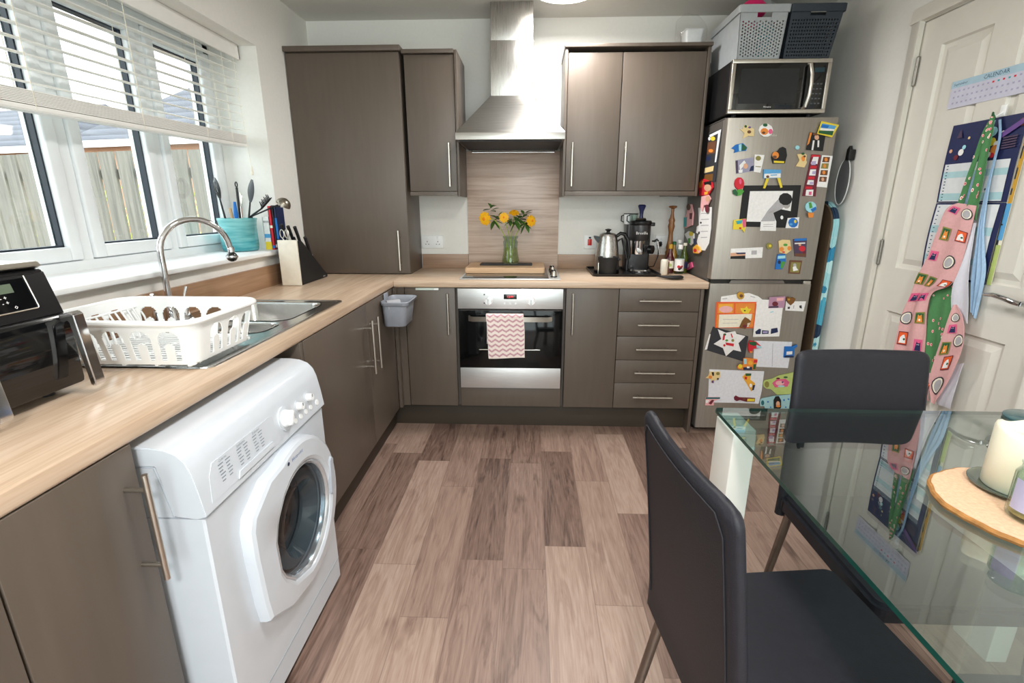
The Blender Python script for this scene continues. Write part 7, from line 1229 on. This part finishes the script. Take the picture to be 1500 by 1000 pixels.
# pink printed front, left fall and right fall
P=Panel([(-1.312,1.32),(-1.268,1.295),(-1.253,1.20),(-1.240,1.11),(-1.215,1.03),(-1.200,.95),(-1.178,.87),(-1.170,.78),(-1.166,.66),(-1.165,.545)],[(-1.392,1.31),(-1.397,1.25),(-1.398,1.18),(-1.396,1.10),(-1.375,1.02),(-1.300,.975),(-1.290,.90),(-1.310,.80),(-1.325,.68),(-1.335,.545)],.040,.0055,1.6,.4,.012)
m=MB(); P.mesh(m,FAB,20,60)
for u,v,k,S in ((.25,.085,'cat',1),(.75,.075,'mirror',1.15),(.30,.21,'fox',.95),(.82,.20,'red',1),(.18,.32,'cat',.9),(.70,.335,'mirror',1.15),(.14,.455,'fox',1.1),(.47,.46,'fox',1.1),(.88,.45,'red',.9),(.25,.575,'cat',1),(.70,.58,'cat',1),(.80,.70,'fox',.9),(.22,.70,'mirror',1.15),(.22,.80,'red',1),(.80,.82,'cat',.9),(.25,.915,'mirror',1.15),(.80,.93,'fox',.95)): motif(P,m,u,v,k,S)
obj('printed_front',m,c)
P=Panel([(-1.398,.945),(-1.397,.88),(-1.396,.815),(-1.388,.72),(-1.384,.63),(-1.412,.549)],[(-1.412,.95),(-1.462,.905),(-1.489,.84),(-1.492,.77),(-1.468,.66),(-1.424,.549)],.040,.003,1,.8,.010)
m=MB(); P.mesh(m,FAB,14,30)
for u,v,k,S in ((.55,.17,'mirror',.8),(.42,.30,'cat',.95),(.80,.43,'mirror',1.1),(.30,.50,'fox',.95),(.55,.64,'red',1.05),(.48,.83,'mirror',1.2)): motif(P,m,u,v,k,S)
obj('printed_front',m,c)
P=Panel([(-1.352,.66),(-1.350,.60),(-1.352,.548)],[(-1.395,.66),(-1.390,.60),(-1.392,.548)],.036,.002,1); m=MB(); P.mesh(m,FAB,8,12); motif(P,m,.5,.5,'red',.9); obj('printed_front',m,c)
# blue tea towel under the apron
c=thing('tea_towel','pale blue tea towel hanging beside the apron on the same hook','tea towel',(DX,-1.40,1.60))
P=Panel([(-1.372,1.600),(-1.394,1.53),(-1.396,1.40),(-1.402,1.26),(-1.416,1.15),(-1.425,1.06),(-1.455,.93)],[(-1.382,1.600),(-1.402,1.53),(-1.406,1.40),(-1.424,1.25),(-1.448,1.16),(-1.474,1.07),(-1.478,.91)],.018,.003,2.5,.2,.006); m=MB(); P.mesh(m,BLF,20,50); obj('cloth',m,c)
P=Panel([(-1.362,1.600),(-1.352,1.46),(-1.335,1.38),(-1.320,1.31)],[(-1.368,1.600),(-1.366,1.46),(-1.358,1.38),(-1.350,1.29)],.024,.002,1.5); m=MB(); P.mesh(m,BLF,8,20); obj('cloth_fold',m,c)
# ---------------------------------------------------------------- glass dining table
TX0,TX1,TY0,TY1=.645,1.545,-2.940,-1.965; TZ=.750
c=thing('dining_table','clear glass dining table with green edges and white block legs','table',((TX0+TX1)/2,(TY0+TY1)/2,0))
m=MB(); lo_=rrect(TX0,TX1,TY0,TY1,.012,3); n=len(lo_)
m._add([(a,b_,TZ) for a,b_ in lo_]+[(a,b_,TZ-.010) for a,b_ in lo_],[list(range(n)),[n+i for i in range(n)][::-1]],GLT)
m._add([(a,b_,TZ) for a,b_ in lo_]+[(a,b_,TZ-.010) for a,b_ in lo_],[[i,(i+1)%n,n+(i+1)%n,n+i] for i in range(n)],GLE); obj('glass_top',m,c)
WL=pm('white_gloss_leg','e9e7e0',.15,ns=15,na=.01,coat=.4); CAPM=pm('frosted_leg_cap','e2f2ee',.25,coat=.3)
for x_,y_ in ((.652,-2.092),(1.478,-2.092),(.652,-2.933),(1.478,-2.933)):
    m=MB(); m.box(x_,x_+.060,y_,y_+.120,.0,.728,WL,.002); lg=obj('leg',m,c); m=MB(); m.box(x_+.002,x_+.058,y_+.002,y_+.118,.7285,.7395,CAPM,.001); obj('leg_cap',m,lg)
# ---------------------------------------------------------------- chairs
LG=pm('satin_chrome_leg','8d8883',.3,1,ns=30,na=.08)
def make_chair(label):
    """front towards +y, seat centre at the origin"""
    t=thing('dining_chair',label,'chair',(0,0,0),group='dining chairs around the glass table')
    w,d=.205,.225; n_=10
    # seat cushion
    m=MB(); m.prism(rrect(-w,w,-d,d,.03,5),(0,0,.405),(1,0,0),(0,1,0),(0,0,.052),LEA,.010); obj('seat',m,t,world=False)
    # padded back, bowed and leaning
    def prof(u,v,side):
        z=.385+.515*v; hw=.207-.016*v; rr=.028; u=(1-math.cos(math.pi*u))/2
        if z>.900-rr: k=(z-(.900-rr))/rr; hw=hw-rr+rr*math.sqrt(max(0,1-k*k))
        x=hw*(2*u-1); yb=-.222-.055*max(0,(v-.1))**1.15*1.1-.012*math.cos(math.pi*(u-.5))*v
        e_=min(u,1-u)*2*hw; th=.0155*(1-.2*v)*math.sqrt(max(.08,1-(1-min(1,e_/.014))**2))*math.sqrt(max(.15,1-(1-min(1,(1-v)/.035))**2)); return Vector((x,yb+side*th,z))
    m=MB(); nu,nv=18,26; vs=[];
    F_=[[prof(i/nu,1-(1-j/nv)**1.6,1) for j in range(nv+1)] for i in range(nu+1)]; B_=[[prof(i/nu,1-(1-j/nv)**1.6,-1) for j in range(nv+1)] for i in range(nu+1)]
    A=[[m.bm.verts.new(p) for p in r_] for r_ in F_]; B=[[m.bm.verts.new(p) for p in r_] for r_ in B_]; k=m.mi(LEA)
    def F(l):
        try: f=m.bm.faces.new(l); f.material_index=k; f.smooth=True
        except ValueError: pass
    for i in range(nu):
        for j in range(nv): F([A[i][j],A[i+1][j],A[i+1][j+1],A[i][j+1]]); F([B[i][j+1],B[i+1][j+1],B[i+1][j],B[i][j]])
        F([B[i][0],B[i+1][0],A[i+1][0],A[i][0]]); F([A[i][nv],A[i+1][nv],B[i+1][nv],B[i][nv]])
    for j in range(nv): F([A[0][j],A[0][j+1],B[0][j+1],B[0][j]]); F([A[nu][j+1],A[nu][j],B[nu][j],B[nu][j+1]])
    bk=obj('backrest',m,t,world=False,ang=60)
    # piping seam just inside the outline
    m=MB(); pts=[prof(.16,v_/20,-1)-Vector((0,.0012,0)) for v_ in range(2,19)]+[prof(.16+.68*u_/12,.955,-1)-Vector((0,.0012,0)) for u_ in range(1,12)]+[prof(.84,v_/20,-1)-Vector((0,.0012,0)) for v_ in range(18,1,-1)]
    m.tube(pts,.0014,LEAT,n=6); obj('seam',m,bk,world=False)
    for sx_ in (-1,1):
        for sy_,(fx,fy) in ((1,(.005,.035)),(-1,(.004,-.075))):
            m=MB(); a=Vector((sx_*.178,sy_*.195,.404)); b_=Vector((sx_*(.178+fx*3),sy_*.195+fy,.006)); m.tube([a,a.lerp(b_,.5),b_],[.0125,.0120,.0105],LG,n=14); m.cyl(b_,b_-Z*.0055,.0125,BLM,n=14); obj('leg',m,t,world=False)
    m=MB(); 
    for sx_ in (-1,1): m.cyl((sx_*.178,-.19,.399),(sx_*.178,.19,.399),.010,BLM,n=10)
    obj('seat_rail',m,t,world=False)
    return t
ch=make_chair('charcoal faux leather chair in front, its back towards the camera at the table side')
ch.location=(.658,-2.478,0); ch.rotation_euler=(0,0,R(-84))
c2=copy_tree(ch); c2['label']='charcoal faux leather chair at the far end of the table near the fridge'; c2.location=(1.090,-2.155,0); c2.rotation_euler=(0,0,R(180))
c3=copy_tree(ch); c3['label']='charcoal chair whose dark seat just shows under the table at the lower right'; c3.location=(1.118,-2.752,0); c3.rotation_euler=(0,0,0)
# ---------------------------------------------------------------- on the table
bcx,bcy=1.062,-2.455
c=thing('wooden_serving_slice','round pale wooden slice lying on the glass table under the candle','serving board',(bcx,bcy,TZ))
CK=pm('pale_cork','dcb898',.7,ns=140,na=.12,bump=.3,bs=300); BK_=pm('bark_rim','a5743f',.8,ns=60,na=.25,bump=.6,bs=60)
m=MB(); rr=random.Random(2); ph=[rr.uniform(0,6) for _ in range(4)]
def rad(a): return .148+.0025*math.sin(3*a+ph[0])+.0015*math.sin(9*a+ph[1])+.001*math.sin(23*a+ph[2])
po_=[(rad(2*math.pi*i/72)*math.cos(2*math.pi*i/72),rad(2*math.pi*i/72)*math.sin(2*math.pi*i/72)) for i in range(72)]
m.prism(po_,(bcx,bcy,TZ+.0015),(1,0,0),(0,1,0),(0,0,.0125),CK); obj('slice',m,c)
m=MB(); m.tube([(bcx+x_*1.004,bcy+y_*1.004,TZ+.0072) for x_,y_ in po_],.0062,BK_,n=8,closed=True); obj('bark',m,c)
zb=TZ+.0145
kx,ky=1.082,-2.392
c=thing('glass_plate','small clear glass plate under the ivory candle','plate',(kx,ky,zb)); m=MB(); m.lathe([(.0005,0),(.050,0),(.072,.006),(.0735,.0085),(.071,.009),(.050,.003),(.0005,.003)],(kx,ky,zb),pm('plate_green_glass','9fb5a6',.08,trans=.85,coat=.3),n=40); obj('plate',m,c)
IV=pm('ivory_wax','efe9d3',.45,ns=20,na=.02); IV.node_tree.nodes['Principled BSDF'].inputs['Subsurface Weight'].default_value=.25; IV.node_tree.nodes['Principled BSDF'].inputs['Subsurface Radius'].default_value=(.03,.02,.01)
c=thing('pillar_candle','thick ivory pillar candle with a melted top on the glass plate','candle',(kx,ky,zb+.004)); m=MB(); m.lathe([(.0005,0),(.050,0),(.0525,.003),(.0525,.118),(.050,.127),(.044,.130),(.040,.122),(.030,.113),(.0005,.110)],(kx,ky,zb+.0035),IV,n=44)
for v_ in m.bm.verts:
    if v_.co.z>zb+.108: v_.co.z+=.006*math.sin(3*math.atan2(v_.co.y-ky,v_.co.x-kx))
obj('wax',m,c,ang=50); m=MB(); m.cyl((kx,ky,zb+.112),(kx+.003,ky,zb+.125),.0014,BLM,n=6); obj('wick',m,c)
jx,jy=1.022,-2.494
c=thing('glass_jar','clear glass jar with a lilac paper label in front of the candle','jar',(jx,jy,zb)); m=MB(); m.lathe([(.0005,.002),(.036,.001),(.040,.006),(.040,.085),(.034,.096),(.034,.104),(.036,.106),(.0335,.107),(.031,.104),(.031,.095),(.037,.083),(.0372,.010),(.0005,.009)],(jx,jy,zb),GLV,n=40); obj('glass',m,c)
m=MB(); LIL=pm('lilac_label','b4b0cc',.5); vs=[]; n=12
for k in range(n+1):
    a=R(165+55*k/n)
    for z_ in (.022,.080): vs.append((jx+.0405*math.cos(a),jy+.0405*math.sin(a),zb+z_))
m._add(vs,[[2*k,2*k+2,2*k+3,2*k+1] for k in range(n)],LIL); obj('paper_label',m,c)
m=MB(); m.lathe([(.0005,.0095),(.0368,.0105),(.0368,.016),(.0005,.017)],(jx,jy,zb),pm('amber_wax_rest','c9a268',.3),n=32); obj('contents',m,c)
c=thing('glass_coaster','teal edged round glass coaster at the far right of the table','coaster',(1.475,-2.035,TZ)); m=MB(); m.lathe([(.0005,.0005),(.066,.0005),(.070,.003),(.070,.008),(.066,.010),(.0005,.010)],(1.475,-2.035,TZ+.0008),pm('teal_glass_coaster','4f8086',.1,trans=.5,coat=.4),n=40); obj('disc',m,c)
# ---------------------------------------------------------------- outside the window
GR=pm('garden_ground','6d6a62',.95,ns=12,na=.3)
struct('ground',MB().box(-40,-1.57,-20,40,-.35,-.15,GR))
P0=Vector((-3.216,.422,0)); D_=Vector((-.976,.218,0)).normalized(); Nn=Vector((D_.y,-D_.x,0)); Nn=-Nn if Nn.y>0 else Nn   # towards the camera
FW=woodgrain('weathered_fence',('5f5b55','7b766d','918b82'),'z',1.0,.85)
fn0=thing('garden_fence','weathered grey board fence with gaps, outside the kitchen window','fence',(P0.x,P0.y,-.15))
s=-1.62; k=0; rr=random.Random(3)
while s<3.4:
    w_=.134; z1=1.688+rr.uniform(-.006,.006); a=P0+D_*(s+rr.uniform(-.002,.002)); b=bmesh.new(); bmesh.ops.create_cube(b,size=1)
    for v in b.verts: q=a+D_*(w_/2)+D_*v.co.x*w_+Nn*(v.co.y*.018); v.co=Vector((q.x,q.y,-.149+(v.co.z+.5)*(z1+.149)))
    m=MB(); m.merge(b,FW); obj('fence_board',m,fn0); s+=.163; k+=1
def beam(z0,z1,t0,t1,s0,s1,nm,mat,par):
    m=MB(); m.prism([(s0,z0),(s1,z0),(s1,z1),(s0,z1)],P0+Nn*t0,D_,Z,Nn*(t1-t0),mat); return obj(nm,m,par)
for z_ in (.25,.90,1.5): beam(z_,z_+.07,-.05,-.012,-1.6,3.4,'fence_rail',FW,fn0)
# hedge of bright leaves behind the fence
HG=pm('hedge_leaf','d3d667',.7,ns=30,na=.4)
m=MB(); rr=random.Random(5)
for _ in range(3200):
    s_=rr.uniform(-1.7,4.0); z_=rr.uniform(-.1,1.50+.10*math.sin(s_*5)); t=rr.uniform(.5,1.1); p=P0+D_*s_-Nn*t+Z*z_; a=rr.uniform(0,6.28); b_=rr.uniform(-1,1)
    u_v=Vector((math.cos(a),math.sin(a),b_)).normalized()*.045; w_v=u_v.orthogonal().normalized()*.028
    m._add([p-u_v,p-w_v+Z*.004,p+u_v,p+w_v+Z*.004,p-Z*.006],[[0,1,2,3],[0,4,1],[1,4,2],[2,4,3],[3,4,0]],HG)
h=obj('hedge',m,None,origin=(P0.x,P0.y+.5,-.15)); tag(h,'bright green hedge glimpsed through the gaps of the fence','hedge',kind='stuff')
# neighbouring houses
BR=pm('pale_brick','bd8d70',.9,ns=30,na=.12); RT=bpy.data.materials.new('grey_roof_tiles'); RT.use_nodes=True; nt=RT.node_tree; N=nt.nodes; L=nt.links
tc=N.new('ShaderNodeTexCoord'); wv=N.new('ShaderNodeTexWave'); wv.bands_direction='Z'; wv.wave_profile='SAW'; wv.inputs['Scale'].default_value=1.6; wv.inputs['Distortion'].default_value=.3; L.new(tc.outputs['Object'],wv.inputs['Vector']); r=N.new('ShaderNodeValToRGB'); r.color_ramp.elements[0].color=hexc('37373f'); r.color_ramp.elements[1].color=hexc('5a5a63'); L.new(wv.outputs['Fac'],r.inputs[0]); L.new(r.outputs[0],N['Principled BSDF'].inputs['Base Color']); N['Principled BSDF'].inputs['Roughness'].default_value=.8
def house(label,E0,E1,zE,zR,depth,hipL,hipR):
    """eaves from E0 to E1 (distance along D_), nearest wall through base point H0"""
    H0=Vector((-10.95,9.19,0)); c=thing('neighbouring_house',label,'house',tuple(H0+D_*((E0+E1)/2)+Z*-.15))
    back=-Nn
    m=MB(); m.prism([(E0+.3,-.149),(E1-.3,-.149),(E1-.3,zE),(E0+.3,zE)],H0+back*.3,D_,Z,back*(depth-.6),BR); obj('wall',m,c)
    m=MB(); m.prism([(E0,zE-.16),(E1,zE-.16),(E1,zE),(E0,zE)],H0,D_,Z,back*.03,WHP); obj('fascia',m,c)
    m=MB(); A=[H0+D_*E0+Z*zE,H0+D_*E1+Z*zE,H0+D_*E1+back*depth+Z*zE,H0+D_*E0+back*depth+Z*zE]; Rg=[H0+D_*(E0+hipL)+back*depth/2+Z*zR,H0+D_*(E1-hipR)+back*depth/2+Z*zR]
    V=[tuple(v) for v in A+Rg]; m._add(V,[[0,1,5,4],[2,3,4,5],[1,2,5],[3,0,4],[3,2,1,0]],RT); obj('roof',m,c,ang=5)
house('neighbouring house with a grey tiled hipped roof, seen over the fence',-9.0,.75,2.86,4.75,5.5,1.0,2.2)
house('second neighbouring house roof at the far left of the window',1.55,9.0,2.80,4.3,5.5,1.0,1.4)
# ---------------------------------------------------------------- camera, world, render look
cam=bpy.data.cameras.new('camera'); co=bpy.data.objects.new('camera',cam); COL.objects.link(co); SC.camera=co
CX,CY,CZ,PI_,YA,RO,FP=CAMP
cy,sy=math.cos(YA),math.sin(YA); cp,sp_=math.cos(PI_),math.sin(PI_)
fw=Vector((-sy*cp,cy*cp,-sp_)); rt=Vector((cy,sy,0)); u_=rt.cross(fw); cr,sr=math.cos(RO),math.sin(RO)
r2=cr*rt+sr*u_; u2=-sr*rt+cr*u_
Mx=Matrix((r2,u2,-fw)).transposed().to_4x4(); Mx.translation=Vector((CX,CY,CZ)); co.matrix_world=Mx
cam.sensor_width=36; cam.lens=FP/1500*36; cam.clip_start=.02
W=bpy.data.worlds.new('sky'); SC.world=W; W.use_nodes=True; nt=W.node_tree; bg=nt.nodes['Background']
tc=nt.nodes.new('ShaderNodeTexCoord'); sx=nt.nodes.new('ShaderNodeSeparateXYZ'); nt.links.new(tc.outputs['Generated'],sx.inputs[0])
rp=nt.nodes.new('ShaderNodeValToRGB'); rp.color_ramp.elements[0].position=.45; rp.color_ramp.elements[0].color=(.80,.84,.86,1); rp.color_ramp.elements[1].position=.9; rp.color_ramp.elements[1].color=(.86,.93,1,1)
nt.links.new(sx.outputs[2],rp.inputs[0]); nt.links.new(rp.outputs[0],bg.inputs[0]); bg.inputs[1].default_value=SKY
def area(name,loc,rot,sx_,sy_,power,col,portal=False):
    l=bpy.data.lights.new(name,'AREA'); l.shape='RECTANGLE'; l.size=sx_; l.size_y=sy_; l.energy=power; l.color=col
    o=bpy.data.objects.new(name,l); COL.objects.link(o); o.location=loc; o.rotation_euler=rot
    if portal: l.cycles.is_portal=True
    return o
area('window_portal',(-1.59,-1.40,1.57),(0,R(-90),0),1.0,1.54,1,(1,1,1),True)
area('added_door_portal',(.25,YB-.15,1.07),(R(90),0,0),2.6,2.25,1,(1,1,1),True)
for k,(ly,pw) in enumerate(LAMP):  # first disk lights the hob lamp; the other two are added fill
    l=bpy.data.lights.new('lamp_fill_disk','AREA'); l.shape='DISK'; l.size=.36; l.energy=pw; l.color=(1,.985,.97)
    o=bpy.data.objects.new('lamp_fill_disk',l); COL.objects.link(o); o.location=(.27,ly,ZC-.092)
vs=SC.view_settings; vs.view_transform='Standard'; vs.look='None'; vs.gamma=1; vs.use_curve_mapping=False; vs.exposure=EXPO
SC.display_settings.display_device='sRGB'
SC.cycles.use_denoising=True; SC.cycles.max_bounces=10; SC.cycles.diffuse_bounces=6; SC.cycles.glossy_bounces=5; SC.cycles.transparent_max_bounces=16; SC.cycles.transmission_bounces=8
SC.cycles.caustics_reflective=False; SC.cycles.caustics_refractive=False; SC.cycles.sample_clamp_indirect=6
